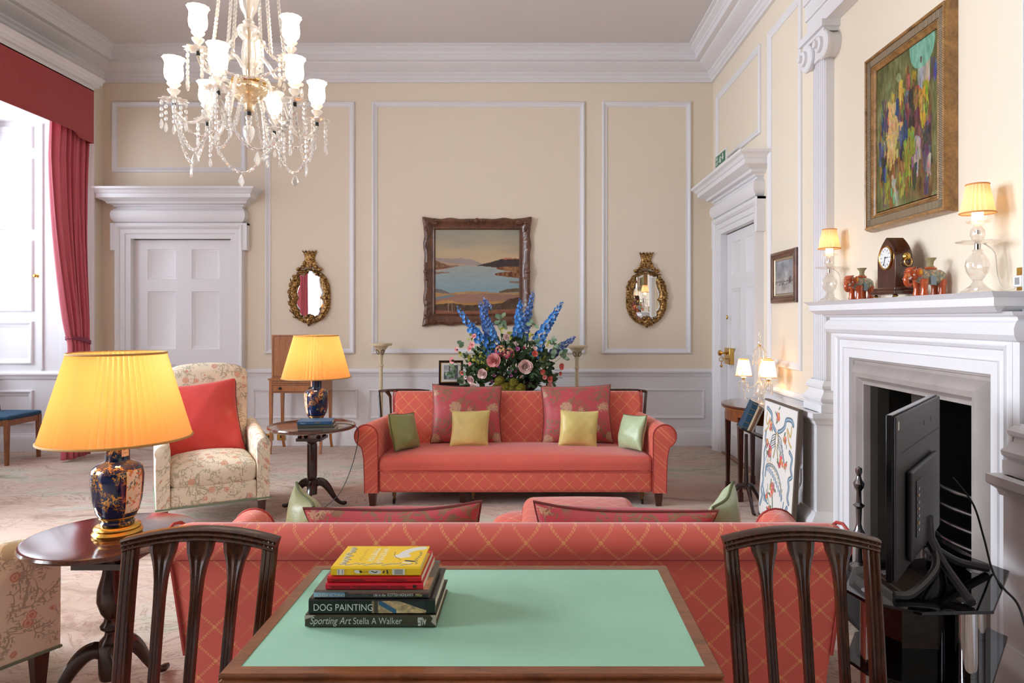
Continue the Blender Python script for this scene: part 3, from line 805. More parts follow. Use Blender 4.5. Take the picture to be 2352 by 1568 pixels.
far_sofa = make_sofa('coral damask scroll arm sofa facing the viewer, in front of the flower arrangement', (-.137, 5.28, 0), 0)
near_sofa = copy_tree(far_sofa, None, 'coral damask scroll arm sofa seen from behind, just beyond the green topped table')
near_sofa.location = (-.08, 2.40, 0); near_sofa.scale = (1, 1, .965); near_sofa.rotation_euler = (0, 0, PI)

def pillow(name, label, w_, h, th, mat, loc, rot, group=None, pipe=None, seed=0, ear=.07, cat='cushion', n=26):
    t_ = thing(name, label, cat, loc, 0, group); t_.rotation_euler = rot
    rnd = random.Random(seed); ph = [rnd.uniform(0, 6) for _ in range(6)]
    def edge(u, v):
        x = w_/2*u*(1-ear*(1-v*v)*(abs(u)**3)); z = h/2*v*(1-ear*(1-u*u)*(abs(v)**3))
        return x, z
    def pt(u, v, s):
        x, z = edge(u, v)
        k = ((1-u**2)*(1-v**2)); k = max(k, 0)**.42
        wr = 1+.07*math.sin(5*u+ph[0]+3*v)*math.sin(4*v+ph[1])+.04*math.sin(11*u+ph[2])*math.cos(9*v+ph[3])
        wv = .012*math.sin(3*u+ph[4])+.010*math.cos(2.5*v+ph[5])
        # pinched corner ears
        return (x+.01*v*math.sin(ph[2]), s*th/2*k*wr+wv*.6, z+h/2)
    m = MB()
    c = lambda q: math.sin((q*2-1)*PI/2)
    m.grid(lambda a, b: pt(c(a), c(b), -1), n, n); m.grid(lambda a, b: pt(c(a), c(b), 1), n, n)
    o = m.build('cover', M[mat], t_, angle=180, merge=.0006)
    path = []
    for k in range(4):
        for i in range(16):
            q = -1+2*i/16
            u, v = ((q, -1), (1, q), (-q, 1), (-1, -q))[k]; path.append(pt(u, v, 0))
    MB().tube(path, .0055, 6, closed=True).build('piping', M[pipe or mat], o)
    return t_
M['pipe_dark'] = plain('dark_piping', (120, 50, 48), .6); M['pipe_green'] = plain('green_piping', (96, 104, 66), .6)
ZS = .385
# far sofa cushions
pillow('cushion', 'large floral brocade cushion on the left half of the far sofa', .56, .47, .16, 'brocade', (-.545, 5.34, ZS-.015), (R(-20), R(1.5), 0), 'large floral cushions', 'pipe_dark', 1)
pillow('cushion', 'large floral brocade cushion on the right half of the far sofa', .56, .47, .16, 'brocade', (.34, 5.34, ZS-.015), (R(-20), R(-1.5), 0), 'large floral cushions', 'pipe_dark', 2)
pillow('cushion', 'small pale yellow silk cushion leaning on the left floral cushion of the far sofa', .285, .265, .11, 'silk_yellow', (-.49, 5.16, ZS), (R(-14), R(-1), 0), 'yellow silk cushions', None, 3)
pillow('cushion', 'small pale yellow silk cushion leaning on the right floral cushion of the far sofa', .285, .265, .11, 'silk_yellow', (.33, 5.16, ZS), (R(-14), R(1.5), 0), 'yellow silk cushions', None, 4)
pillow('cushion', 'small olive green cushion against the left arm of the far sofa', .27, .27, .12, 'silk_green', (-.955, 5.10, ZS-.015), (R(-12), R(4), R(58)), 'green silk cushions', 'pipe_green', 5)
pillow('cushion', 'small pale sage cushion against the right arm of the far sofa', .27, .26, .12, 'silk_pale', (.715, 5.10, ZS-.015), (R(-12), R(-5), R(-60)), 'green silk cushions', 'pipe_green', 6)
# near sofa cushions (their upper edges show over the back)
pillow('cushion', 'large floral brocade cushion showing over the back of the near sofa, left one', .58, .40, .17, 'brocade', (-.44, 2.36, .368), (R(20), R(-2.5), R(0)), 'large floral cushions', 'pipe_dark', 7, .11)
pillow('cushion', 'large floral brocade cushion showing over the back of the near sofa, right one', .60, .40, .17, 'brocade', (.27, 2.36, .368), (R(20), R(3), R(0)), 'large floral cushions', 'pipe_dark', 8, .13)
pillow('cushion', 'green cushion tip showing beside the left arm of the near sofa', .28, .33, .12, 'silk_green', (-.80, 2.48, .40), (R(8), R(5), R(-60)), 'green silk cushions', 'pipe_green', 9)
pillow('cushion', 'pale green cushion tip showing beside the right arm of the near sofa', .28, .33, .12, 'silk_pale', (.66, 2.48, .40), (R(8), R(-6), R(60)), 'green silk cushions', 'pipe_green', 10)

def make_armchair(label, loc, rz):
    t_ = thing('armchair', label, 'armchair', loc, rz)
    m = MB(); pr = [(.12, .14), (.13, .40), (.175, .62), (.215, .82), (.235, .94), (.25, .985), (.285, 1.0), (.325, .985), (.345, .94), (.345, .80), (.33, .5), (.315, .14)]
    cy = .25; secs = []
    N = 14
    for i in range(N+1):
        s = -1+2*i/N; k = 1 if abs(s) < .95 else .93; crown = .028*(1-s*s)-.028*(abs(s)**6)
        secs.append([(s*(.235+.03*min(1, (z-.14)/.7)), cy+(y-cy)*k, z+(crown if z > .75 else 0)) for y, z in pr])
    e = lambda s: [(s*(.242+.03*min(1, (z-.14)/.7)), cy+(y-cy)*.6, z-(.05 if z > .9 else 0)) for y, z in pr]
    m.loft([e(-1)]+secs+[e(1)]); m.build('backrest', M['floral'], t_, angle=60, uvs=lambda p: (p.x, p.z+.3*p.y))
    for s in (-1, 1):
        o = [(.255, .15), (.255, .40), (.252, .48)]
        for k in range(0, 13): a = R(180-k*18); o.append((.298+.046*math.cos(a), .512+.046*math.sin(a)))
        o += [(.338, .44), (.336, .30), (.334, .15)]
        secs = []
        for y in (-.372, -.368, -.355, -.25, -.1, .05, .18, .27):
            g = .03 if y < -.37 else (.01 if y < -.36 else 0); tt = (y+.37)/.64
            secs.append([(s*(.30+(x-.30)*(1-g*2)), y, z-g*.3+.055*tt*max(0, (z-.3)/.28)) for x, z in o])
        MB().loft(secs).build('arm', M['floral'], t_, angle=55, uvs=lambda p: (p.y+p.x, p.z+abs(p.x)))
    MB().soft((0, -.10, .335), (.262, .262, .075), .055, 6, (0, .02, .045)).build('seat', M['floral'], t_, angle=70)
    MB().soft((0, -.08, .215), (.255, .285, .065), .02, 4, (0, .006, 0)).build('front_rail', M['floral'], t_, angle=70)
    MB().tube([(-.336, -.372, .153), (.336, -.372, .153), (.338, .30, .153), (-.338, .30, .153)], .006, 6, closed=True).build('braid_trim', M['cord_green'], t_)
    MB().box(-.33, .33, -.36, .31, .145, .17).build('underframe', M['floral'], t_)
    for x, y, dx, dy in ((-.29, -.32, 0, 0), (.29, -.32, 0, 0), (-.28, .27, -.01, .05), (.28, .27, .01, .05)):
        taper_leg(MB(), x, y, 0, .155, .026, .016, dx, dy).build('leg', M['legdark'], t_)
    return t_
ac = make_armchair('floral upholstered armchair holding a big red cushion, beside the far lamp table', (-2.25, 4.73, 0), R(30))
ac2 = copy_tree(ac, None, 'floral upholstered armchair at the bottom left edge, beside the near lamp table')
ac2.location = (-2.208, 2.336, 0); ac2.rotation_euler = (0, 0, R(151))
pillow('cushion', 'big plain red silk cushion on the floral armchair', .54, .54, .18, 'silk_red', (-2.315, 4.77, .385), (R(-18), R(-4), R(30)), None, 'pipe_dark', 11, .09)

# ottoman and footstool between the sofas
t_ = thing('ottoman', 'square coral damask ottoman with piped edges between the two sofas', 'ottoman', (.225, 3.32, 0))
MB().soft((0, 0, .257), (.285, .30, .157), .055, 6, (.006, .006, .02)).build('body', M['coral'], t_, angle=70)
for z in (.355,):
    q = [(x, y) for x, y in ((-.285, -.25), (-.25, -.30), (.25, -.30), (.285, -.25), (.285, .25), (.25, .30), (-.25, .30), (-.285, .25))]
    MB().tube([(x, y, z) for x, y in q], .006, 6, closed=True).build('piping', M['coral_pipe'], t_)
for x, y in ((-.22, -.23), (.22, -.23), (-.22, .23), (.22, .23)): taper_leg(MB(), x, y, 0, .11, .024, .018).build('leg', M['legdark'], t_)
t_ = thing('footstool', 'small round coral footstool with gold braid tucked behind the ottoman', 'footstool', (-.075, 3.84, 0))
MB().lathe([(0, .25), (.06, .247), (.11, .238), (.145, .222), (.162, .20), (.166, .185), (.166, .15), (0, .15)], 28).build('cushion_top', M['coral'], t_, angle=60)
MB().tube([(.168*math.cos(a), .168*math.sin(a), .175) for a in [2*PI*i/32 for i in range(32)]], .007, 6, closed=True).build('braid_trim', M['gold'], t_)
for k in range(3):
    a = k*2.09+.5; MB().lathe([(0, 0), (.016, 0), (.02, .02), (.012, .05), (.02, .1), (.02, .155), (0, .155)], 10, (.11*math.cos(a), .11*math.sin(a), 0)).build('leg', M['legdark'], t_)

# ================================================================== TABLES
def tripod(label, loc, r, h, angs, vase=False):
    t_ = thing('tripod_table', label, 'table', loc)
    if vase: pr = [(0, h-.022), (r-.02, h-.022), (r-.006, h-.018), (r, h-.010), (r-.004, h-.002), (r-.012, h), (0, h)]
    else: pr = [(0, h-.022), (r-.02, h-.022), (r-.004, h-.014), (r, h-.002), (r-.004, h+.006), (r-.010, h+.005), (r-.016, h-.001), (r-.022, h), (0, h)]
    MB().lathe(pr, 56).build('table_top', M['mahogtop'], t_)
    zb = h-.022
    m = MB(); m.box(-.085, .085, -.085, .085, zb-.075, zb-.055)
    for x in (-.065, .065):
        for y in (-.065, .065): m.lathe([(.012, zb-.056), (.016, zb-.045), (.010, zb-.03), (.015, zb-.01), (.012, zb)], 10, (x, y, 0))
    m.build('birdcage', M['mahog'], t_)
    m = MB(); m.box(-r*.55, r*.55, -.085, -.060, zb-.018, zb); m.box(-r*.55, r*.55, .060, .085, zb-.018, zb); m.build('bearer', M['mahog'], t_)
    z0 = .17
    if vase: pr = [(0, .10), (.036, .10), (.040, .12), (.042, .22), (.036, .235), (.022, .25), (.020, .262), (.034, .275), (.036, .285), (.024, .30), (.022, .31), (.034, .33), (.046, .37), (.044, .41), (.030, .46), (.024, .50), (.026, zb-.075), (0, zb-.075)]
    else: pr = [(0, .12), (.034, .12), (.036, .20), (.040, .225), (.030, .235), (.034, .25), (.034, zb-.11), (.03, zb-.10), (.04, zb-.085), (.042, zb-.075), (0, zb-.075)]
    MB().lathe(pr, 24).build('pillar', M['mahog'], t_)
    for a in angs:
        a = R(a); ca, sa = math.cos(a), math.sin(a)
        pts = [(.02, .19), (.05, .20), (.085, .185), (.12, .145), (.15, .095), (.18, .052), (.21, .026), (.235, .018), (.255, .018)]
        rad = [.030, .030, .028, .024, .019, .015, .013, .016, .010]
        cp = curve([(x, z) for x, z in pts], 4)
        rr = [rad[min(len(rad)-1, i//4)]+(rad[min(len(rad)-1, i//4+1)]-rad[min(len(rad)-1, i//4)])*(i % 4)/4 for i in range(len(cp))]
        MB().tube([(p.x*ca, p.x*sa, p.y) for p in cp], rr, 10, flat=.7).build('leg', M['mahog'], t_)
    return t_
tripod('round mahogany tripod table with lamp and three books beside the far sofa', (-1.558, 4.78, 0), .30, .60, (280, 40, 160))
tripod('round polished mahogany tripod table with turned pillar under the big near lamp', (-1.475, 2.38, 0), .27, .60, (75, 195, 315), True)

# games table in the foreground
tx0, tx1, ty0, ty1, tz = -.562, .338, 1.208, 1.744, .72
t_ = thing('games_table', 'mahogany card table with green baize top in the foreground carrying a stack of books', 'table', ((tx0+tx1)/2, (ty0+ty1)/2, 0))
hx, hy = (tx1-tx0)/2, (ty1-ty0)/2
m = MB(); m.frame(-hx, -hy, hx, hy, [(0.004, tz-.034), (0, tz-.028), (0, tz-.016), (.006, tz-.012), (.003, tz-.008), (.001, tz-.003), (.004, tz), (.029, tz+.0), (.029, tz-.004)], lambda u, v, h: (u, v, h))
m.box(-hx+.006, hx-.006, -hy+.006, hy-.006, tz-.034, tz-.012)
m.build('table_top', M['tablewood'], t_)
b = NT('green_baize', C(132, 178, 150), .9); nn = b.noise(b.obj(), 5, 4, .6); n3 = b.noise(b.mapv(b.obj(), (3, 60, 1)), 6, 2)
b.set('Base Color', b.mix(b.math('ADD', b.math('MULTIPLY', nn, .8), b.math('MULTIPLY', n3, .2)), C(138, 186, 158), C(166, 208, 182))); b.bump(b.noise(b.obj(), 900, 2), .15, .001); M['baize'] = b.m
MB().box(-hx+.0285, hx-.0285, -hy+.0285, hy-.0285, tz-.012, tz-.001).build('baize_inset', M['baize'], t_)
m = MB(); m.box(-hx+.05, hx-.05, -hy+.05, -hy+.07, tz-.13, tz-.034); m.box(-hx+.05, hx-.05, hy-.07, hy-.05, tz-.13, tz-.034)
m.box(-hx+.05, -hx+.07, -hy+.07, hy-.07, tz-.13, tz-.034); m.box(hx-.07, hx-.05, -hy+.07, hy-.07, tz-.13, tz-.034); m.build('apron', M['tablewood'], t_)
for x in (-1, 1):
    for y in (-1, 1): taper_leg(MB(), x*(hx-.06), y*(hy-.06), 0, tz-.034, .022, .013).build('leg', M['tablewood'], t_)

# dining chairs flanking it, facing the viewer
def make_chair(label, loc, rz, group):
    """origin under the seat centre; back is at +y, seat opens towards -y"""
    t_ = thing('dining_chair', label, 'chair', loc, rz, group)
    H = .836; ys = .195; lean = .075
    def yb(z): return ys+lean*max(0, (z-.44)/.40)**1.15
    def hw(z): return .158+.012*max(0, (z-.44)/.38)
    def bar(m, pts, a, d):     # rectangular section bar through pts (x, z) on the raked back
        secs = []
        for i, (x, z) in enumerate(pts):
            p0 = pts[max(0, i-1)]; p1 = pts[min(len(pts)-1, i+1)]; dx, dz = p1[0]-p0[0], p1[1]-p0[1]; l = math.hypot(dx, dz); nx, nz = -dz/l, dx/l
            aa = a[i] if isinstance(a, list) else a
            secs.append([(x+nx*aa*e, yb(z+nz*aa*e)+d*f, z+nz*aa*e) for e, f in ((-1, -1), (-.7, -1.35), (-.35, -1), (0, -1.35), (.35, -1), (.7, -1.35), (1, -1), (1, 1), (-1, 1))])
        m.loft(secs); return m
    for s in (-1, 1):
        m = MB(); bar(m, [(s*hw(z), z) for z in (.40, .50, .60, .70, .775, .812)], .0155, .012)
        m.build('back_post', M['chairwood'], t_, angle=50)
        taper_leg(MB(), s*.155, ys, 0, .42, .019, .015, 0, .07).build('leg', M['chairwood'], t_)
        taper_leg(MB(), s*.20, -.20, 0, .42, .020, .014).build('leg', M['chairwood'], t_)
    m = MB(); n = 20; pts = [(-.186+.372*i/n, .80+.026*(1-(2*i/n-1)**2)) for i in range(n+1)]
    bar(m, pts, .0150, .014); m.build('top_rail', M['chairwood'], t_, angle=50)
    for k in (-1, 0, 1):
        m = MB(); zt = .803+.022*(1-(k*.5)**2)
        zz = [.44, .50, .60, .68, .72, .745, .765, .785, zt-.004]; ww = [.0105, .0105, .011, .0115, .0135, .017, .022, .029, .034]
        bar(m, [(k*(.082+.008*max(0, (z-.44)/.38)), z) for z in zz], ww, .008); m.build('splat', M['chairwood'], t_, angle=30)
    bar(MB(), [(-.165, .455), (.165, .455)], .018, .011).build('lower_rail', M['chairwood'], t_, angle=50)
    m = MB(); m.loft([[(-.155, ys, z), (.155, ys, z), (.215, -.215, z), (-.215, -.215, z)] for z in (.36, .42)]); m.build('seat_rail', M['chairwood'], t_, bevel=.003)
    m = MB(); m.soft((0, -.03, .435), (.2, .185, .022), .02, 5, (0, 0, .012), lambda x, y, z: (x*(.80+.2*(.16-y)/.37 if y < .16 else .8), y, z)); m.build('seat', M['silk_red'], t_, angle=70)
    return t_
c1 = make_chair('mahogany chair with reeded splats left of the green topped table', (-.812, 1.40, 0), 0, 'reeded back chairs by the green topped table')
c2 = copy_tree(c1, None, 'mahogany chair with reeded splats right of the green topped table', 'reeded back chairs by the green topped table')
c2.location = (.642, 1.40, 0); c2.rotation_euler = (0, 0, R(-1))

# writing desk against the back wall
t_ = thing('writing_desk', 'small satinwood writing desk with raised screen behind the far lamp', 'desk', (-2.385, 6.98, 0))
m = MB(); m.box(-.265, .265, -.17, .17, .605, .735); d_ = m.build('body', M['satin'], t_, bevel=.003)
MB().box(-.275, .275, -.178, .172, .735, .75).build('desk_top', M['satin'], t_, bevel=.003)
for (z0, z1, nm) in ((.615, .69, 'drawer'), (.700, .728, 'slide')):
    k = MB().box(-.235, .235, -.178, -.166, z0, z1).build(nm, M['satin'], t_, bevel=.002)
    MB().frame(-.235, z0, .235, z1, [(.004, 0), (.004, .0018), (.008, .0018), (.008, 0)], lambda u, v, h: (u, -.178-h, v)).build('stringing', M['legdark'], k)
    if nm == 'drawer':
        for x in (-.15, .15):
            q = MB(); q.M = Matrix.Translation((x, -.178, .652)) @ Matrix.Rotation(R(90), 4, 'X')
            q.lathe([(0, 0), (.014, 0), (.014, .004), (.006, .007), (.006, .012), (.013, .018), (.012, .024), (0, .026)], 14); q.build('knob', M['iron'], k)
for x, y, dx, dy in ((-.25, -.155, -.0, -.03), (.25, -.155, .0, -.03), (-.25, .155, -.0, .05), (.25, .155, .0, .05)):
    q = MB(); s_ = lambda z, h, ox, oy: [(x-h+ox, y-h+oy, z), (x+h+ox, y-h+oy, z), (x+h+ox, y+h+oy, z), (x-h+ox, y+h+oy, z)]
    q.loft([s_(0, .011, dx, dy), s_(.06, .011, dx*.5, dy*.5), s_(.15, .012, dx*.1, dy*.1), s_(.4, .014, 0, 0), s_(.61, .017, 0, 0)]); q.build('leg', M['satin'], t_, angle=40)
k = MB().box(-.258, .12, -.12, -.10, .75, 1.185).build('rising_screen', M['satin'], t_, bevel=.002)
MB().frame(-.24, .765, .085, 1.17, [(0, 0), (0, .002), (.004, .002), (.004, 0)], lambda u, v, h: (u, -.12-h, v)).build('stringing', M['legdark'], k)
for px, w_ in ((612, .075), (640, .075)):
    p = P(px+6, 1003, 7.235); t_ = thing('wall_socket', 'brass wall socket on the skirting left of the desk' if px < 620 else 'brass wall socket on the skirting under the desk', 'socket', (p.x, YB-.031, p.z))
    MB().box(-.045, .045, -.006, .0, -.035, .035).build('plate', M['brass'], t_, bevel=.002)
    MB().box(-.012, .02, -.009, -.006, -.012, .016).build('socket_insert', M['iron'], t_)

# table with flowers behind the sofa, flanked by two armchairs
t_ = thing('side_table', 'dark side table behind the far sofa under the flower arrangement', 'table', (-.32, 6.50, 0))
MB().box(-.60, .76, -.20, .20, .625, .65).build('table_top', M['boxwood'], t_, bevel=.003)
MB().box(-.55, .71, -.17, .17, .54, .625).build('apron', M['boxwood'], t_)
for x in (-.53, .69):
    for y in (-.15, .15): taper_leg(MB(), x, y, 0, .54, .02, .013).build('leg', M['boxwood'], t_)
def make_elbow(label, loc, rz, group):
    t_ = thing('open_armchair', label, 'chair', loc, rz, group); w_ = .225
    m = MB(); pts = [(-w_, .03, .700), (-w_*.6, -.005, .712), (0, -.02, .716), (w_*.6, -.005, .712), (w_, .03, .700)]
    q = curve(pts, 5); secs = [[(p.x, p.y-.014, p.z-.012), (p.x, p.y-.014, p.z+.006), (p.x, p.y-.006, p.z+.012), (p.x, p.y+.012, p.z+.012), (p.x, p.y+.012, p.z-.012)] for p in q]
    m.loft(secs); m.build('top_rail', M['chairwood'], t_, angle=40)
    for s in (-1, 1):
        m = MB(); m.tube([(s*w_, .03, .702), (s*(w_-.012), .01, .60), (s*(w_-.03), -.02, .42), (s*(w_-.035), -.03, .40)], [.013, .013, .015, .016], 8); m.build('back_post', M['chairwood'], t_)
        m = MB(); m.tube([(s*(w_-.08), -.005, .705), (s*(w_-.11), -.01, .66), (s*(w_-.115), -.012, .55), (s*(w_-.12), -.015, .44)], [.022, .013, .009, .009], 8); m.build('splat', M['chairwood'], t_)
        taper_leg(MB(), s*(w_-.035), -.03, 0, .42, .017, .013, 0, -.04).build('leg', M['chairwood'], t_)
        taper_leg(MB(), s*(w_-.02), .37, 0, .42, .017, .013).build('leg', M['chairwood'], t_)
    MB().soft((0, .17, .42), (.215, .215, .035), .025, 5, (0, 0, .012)).build('seat', M['navy_seat'], t_, angle=70)
    return t_
g = 'curved top armchairs behind the far sofa'
e1 = make_elbow('dark chair with curved top rail behind the left end of the far sofa', (-1.165, 6.06, 0), 0, g)
e2 = copy_tree(e1, None, 'dark chair with curved top rail behind the right end of the far sofa', g); e2.location = (.77, 6.06, 0)

# side chair with blue seat in the window bay
t_ = thing('side_chair', 'wooden side chair with teal blue seat in the far window bay', 'chair', (-5.03, 6.46, 0), R(90))
MB().soft((0, 0, .435), (.22, .215, .022), .02, 5, (0, 0, .008)).build('seat', M['navy_seat'], t_, angle=70)
MB().box(-.205, .205, -.20, .20, .36, .415).build('seat_rail', M['oak'], t_, bevel=.003)
for s in (-1, 1):
    taper_leg(MB(), s*.20, -.19, 0, .42, .019, .013).build('leg', M['oak'], t_)
    m = MB(); m.tube([(s*.19, .24, 0), (s*.195, .20, .25), (s*.20, .195, .44), (s*.20, .22, .65), (s*.20, .27, .86)], [.015, .018, .019, .016, .013], 4); m.build('back_leg', M['oak'], t_)
m = MB(); m.box(-.19, .19, .245, .265, .76, .86); m.box(-.19, .19, .20, .215, .56, .60); m.build('back_rail', M['oak'], t_, bevel=.004)

# demi-lune table by the right wall
t_ = thing('demilune_table', 'half round inlaid mahogany table against the right wall beside the door', 'table', (XR-.045, 5.20, 0))
m = MB(); n = 28; r = .42
def half(r, z): return [(r*math.cos(a)*-1, r*math.sin(a), z) for a in [-PI/2+PI*i/n for i in range(n+1)]]
m.loft([half(r-.004, .678), half(r, .682), half(r, .696), half(r-.004, .70)]); m.build('table_top', M['mahogtop'], t_, angle=30)
MB().loft([half(r-.005, .672), half(r-.003, .678)]).build('edge_banding', M['satin'], t_)
MB().loft([half(r-.03, .58), half(r-.03, .672)]).build('apron', M['mahog2'] if 'mahog2' in M else M['tablewood'], t_, angle=30)
for a in (-78, -26, 26, 78):
    a = R(a); x, y = -(r-.045)*math.cos(a), (r-.045)*math.sin(a); q = taper_leg(MB(), x, y, 0, .62, .020, .011)
    q.box(x-.017, x+.017, y-.017, y+.017, .0, .07); q.build('leg', M['legdark'], t_)

# tilting book stand with a row of leaning books
t_ = thing('book_stand', 'dark tripod book stand with tilted trough between half round table and needlework panel', 'book stand', (1.50, 4.84, 0))
TR = Matrix.Translation((.045, .04, .545)) @ Matrix.Rotation(R(-8), 4, 'Z') @ Matrix.Rotation(R(24), 4, 'Y')
m = MB(); m.M = TR; m.box(-.09, .13, -.10, .10, -.012, 0); m.box(.118, .13, -.10, .10, 0, .22); m.build('trough', M['boxwood'], t_, bevel=.002)
MB().tube([(.0, 0, .53), (0, 0, .30), (0, 0, .14)], [.012, .014, .02], 12).build('pillar', M['boxwood'], t_)
for a in (165, 270, 30):
    a = R(a); MB().tube([(x*math.cos(a), x*math.sin(a), z) for x, z in ((0, .17), (.05, .16), (.10, .10), (.14, .035), (.17, .014), (.19, .014))], [.018, .018, .014, .011, .014, .009], 8).build('leg', M['boxwood'], t_)
books_r = [('tall dark blue book with gilt bands leaning in the book stand', (22, 66, 92), .042, .205, .15), ('slim cream book leaning in the book stand beside the blue one', (214, 196, 160), .014, .18, .14),
           ('slim brown leather book leaning in the book stand', (120, 78, 52), .014, .178, .14), ('slim grey book leaning rightmost in the book stand', (146, 132, 120), .012, .19, .14)]
x = -.088
for lb, col, th, hh, dd in books_r:
    t_ = thing('book', lb, 'book', (1.50, 4.84, 0), 0, 'books leaning in the book stand'); mt = plain('book_cloth', col, .5)
    q = MB(); q.M = TR; q.box(x, x+th, -.09, -.09+dd, .001, hh); q.build('cover', mt, t_, bevel=.002)
    q = MB(); q.M = TR; q.box(x+.003, x+th-.003, -.086, -.092+dd+.006, hh-.004, hh+.0008); q.build('page_block', M['pages'] if 'pages' in M else mt, t_)
    if th > .03:
        q = MB(); q.M = TR
        for z in (.012, .05, .11, .15, .19):
            q = MB(); q.M = TR; q.box(x+.004, x+th-.004, -.0912, -.0895, z, z+.003); q.build('gilt_band', M['gold'], t_)
    x += th+.002
# ================================================================== LAMPS
M['shade_big'] = shade_fabric('pleated_yellow_silk', (250, 212, 150), .5)
M['shade_small'] = shade_fabric('pleated_cream_silk', (255, 236, 200), .6)
M['shade_band'] = plain('gold_braid', (190, 150, 84), .6)
M['shade_band2'] = plain('orange_braid', (226, 152, 84), .6)
M['candle'] = NT('candle_tube', C(250, 240, 220), .5, Emission_Color=C(255, 226, 170), Emission_Strength=1.6).m
WARM = (1.0, .70, .40)

def pleated(parent, z0, z1, r0, r1, n, mat, band, dz=.0, br=.004):
    m = MB(); k = n*4
    def fn(u, v):
        a = 2*PI*u; r = r0+(r1-r0)*v+.0
        saw = (u*n) % 1.0
        off = (.5-abs(saw-.5))*.048*(r/.23 if r0 > .1 else r/.06*.30)
        ov = .10*math.sin(PI*v)*0
        return ((r-off)*math.cos(a), (r-off)*math.sin(a), z0+(z1-z0)*v)
    m.grid(fn, k, 6, cu=True); s_ = m.build('lamp_shade', mat, parent, angle=25)
    for (z, r) in ((z0, r0), (z1, r1)):
        MB().tube([(r*math.cos(a), r*math.sin(a), z) for a in [2*PI*i/64 for i in range(64)]], br, 6, closed=True).build('shade_trim', band, s_)
    return s_

def vase_mats():
    t = NT('cobalt_gilt_porcelain', rough=.08); o = t.obj()
    e = t.n('TexNoise', {'Vector': o, 'Scale': 60.0, 'Detail': 4.0, 'Distortion': 1.2}).outputs[0]
    big = t.noise(o, 16, 2)
    m_ = t.math('MULTIPLY', t.gt(e, .56, .58), t.gt(big, .50, .55))
    e2 = t.lt(t.math('ABSOLUTE', t.math('SUBTRACT', t.noise(o, 34, 2, .5, 2.0), .5)), .012, .03)
    m_ = t.math('MAXIMUM', m_, t.math('MULTIPLY', e2, t.gt(big, .50, .55)))
    t.set('Base Color', t.mix(m_, C(10, 34, 78), C(214, 160, 72))); t.set('Metallic', t.math('MULTIPLY', m_, .7)); t.set('Roughness', t.math('ADD', .06, t.math('MULTIPLY', m_, .22)))
    t.set('Coat Weight', .5)
    M['cobalt'] = t.m
    t = NT('painted_porcelain_panel', rough=.1); o = t.obj()
    n1 = t.noise(o, 38, 3, .6, 1.0); n2 = t.noise(t.mapv(o, loc=(3, 1, 2)), 30, 3, .6, 1.4)
    c = t.mix(t.gt(n1, .56, .60), C(238, 222, 196), C(206, 104, 58))
    c = t.mix(t.gt(n2, .58, .62), c, C(106, 122, 96)); c = t.mix(t.lt(n2, .34, .38), c, C(206, 160, 70))
    c = t.mix(t.lt(n1, .33, .36), c, C(84, 100, 130))
    t.set('Base Color', c); t.set('Coat Weight', .5); M['pot_panel'] = t.m
vase_mats()
def big_lamp(label, loc, rz):
    t_ = thing('table_lamp', label, 'lamp', loc, rz)
    MB().lathe([(0, 0), (.076, 0), (.079, .008), (.074, .014), (.071, .017), (.074, .024), (.070, .031), (.062, .035), (0, .035)], 40).build('gilt_base', M['gold'], t_)
    rf = lambda a, z: 1+.035*math.cos(4*a)*max(0, min(1, (z-.05)/.05))      # softly squared body
    prof = [(0, .035), (.052, .035), (.054, .042), (.049, .048), (.054, .056), (.066, .080), (.074, .12), (.0785, .17), (.080, .205), (.076, .228), (.062, .243), (.046, .250), (.038, .254), (.0365, .262), (.0365, .325), (.040, .332), (.030, .338), (0, .34)]
    v = MB().lathe(prof, 48, rf=rf).build('vase', M['cobalt'], t_)
    pp = [(.067, .080), (.0745, .12), (.079, .17), (.0805, .205), (.077, .225)]
    for k in range(2):
        a = R(-52)+k*PI
        MB().lathe([(r+.0008, z) for r, z in pp], 12, a0=a-.42, a1=a+.42, rf=rf, cap=False).build('painted_panel', M['pot_panel'], v)
        MB().lathe([(.0373, .270), (.0373, .32)], 8, a0=a-.42, a1=a+.42, rf=rf, cap=False).build('neck_panel', M['pot_panel'], v)
        g = MB()
        e = [(pp[0][0], pp[0][1], a-.42), (pp[0][0], pp[0][1], a-.2), (pp[0][0], pp[0][1], a), (pp[0][0], pp[0][1], a+.2)]+[(r, z, a+.42) for r, z in pp]+[(pp[-1][0], pp[-1][1], a+.2), (pp[-1][0], pp[-1][1], a), (pp[-1][0], pp[-1][1], a-.2)]+[(r, z, a-.42) for r, z in reversed(pp[1:])]
        g.tube([((r+.001)*rf(q, z)*math.cos(q), (r+.001)*rf(q, z)*math.sin(q), z) for r, z, q in e], .0011, 5, closed=True); g.build('gilt_border', M['gold'], v)
    MB().lathe([(.0555, .058), (.058, .060), (.0585, .064)], 40, rf=lambda a, z: 1.01, cap=False).build('gilt_ring', M['gold'], v)
    MB().lathe([(0, .335), (.010, .335), (.010, .40), (.018, .41), (.018, .45), (0, .455)], 16).build('lamp_holder', M['brass'], t_)
    m = MB()
    for k in range(3): a = k*2.094; m.tube([(0, 0, .60), (.150*math.cos(a), .150*math.sin(a), .615)], .0018, 5)
    m.tube([(0, 0, .45), (0, 0, .60)], .002, 5); m.build('shade_carrier', M['brass'], t_)
    MB().ball((0, 0, .49), (.028, .028, .038)).build('bulb', M['bulb'], t_)
    pleated(t_, .332, .628, .235, .152, 60, M['shade_big'], M['shade_band'])
    for z in (.47,): lamp_point('lamp_light', (0, 0, z), 7.5, WARM, .04, t_)
    return t_
M['silverish'] = plain('grey_label', (150, 150, 150), .5)
M['bulb'] = emis('lit_bulb', (255, 214, 150), 8.0)
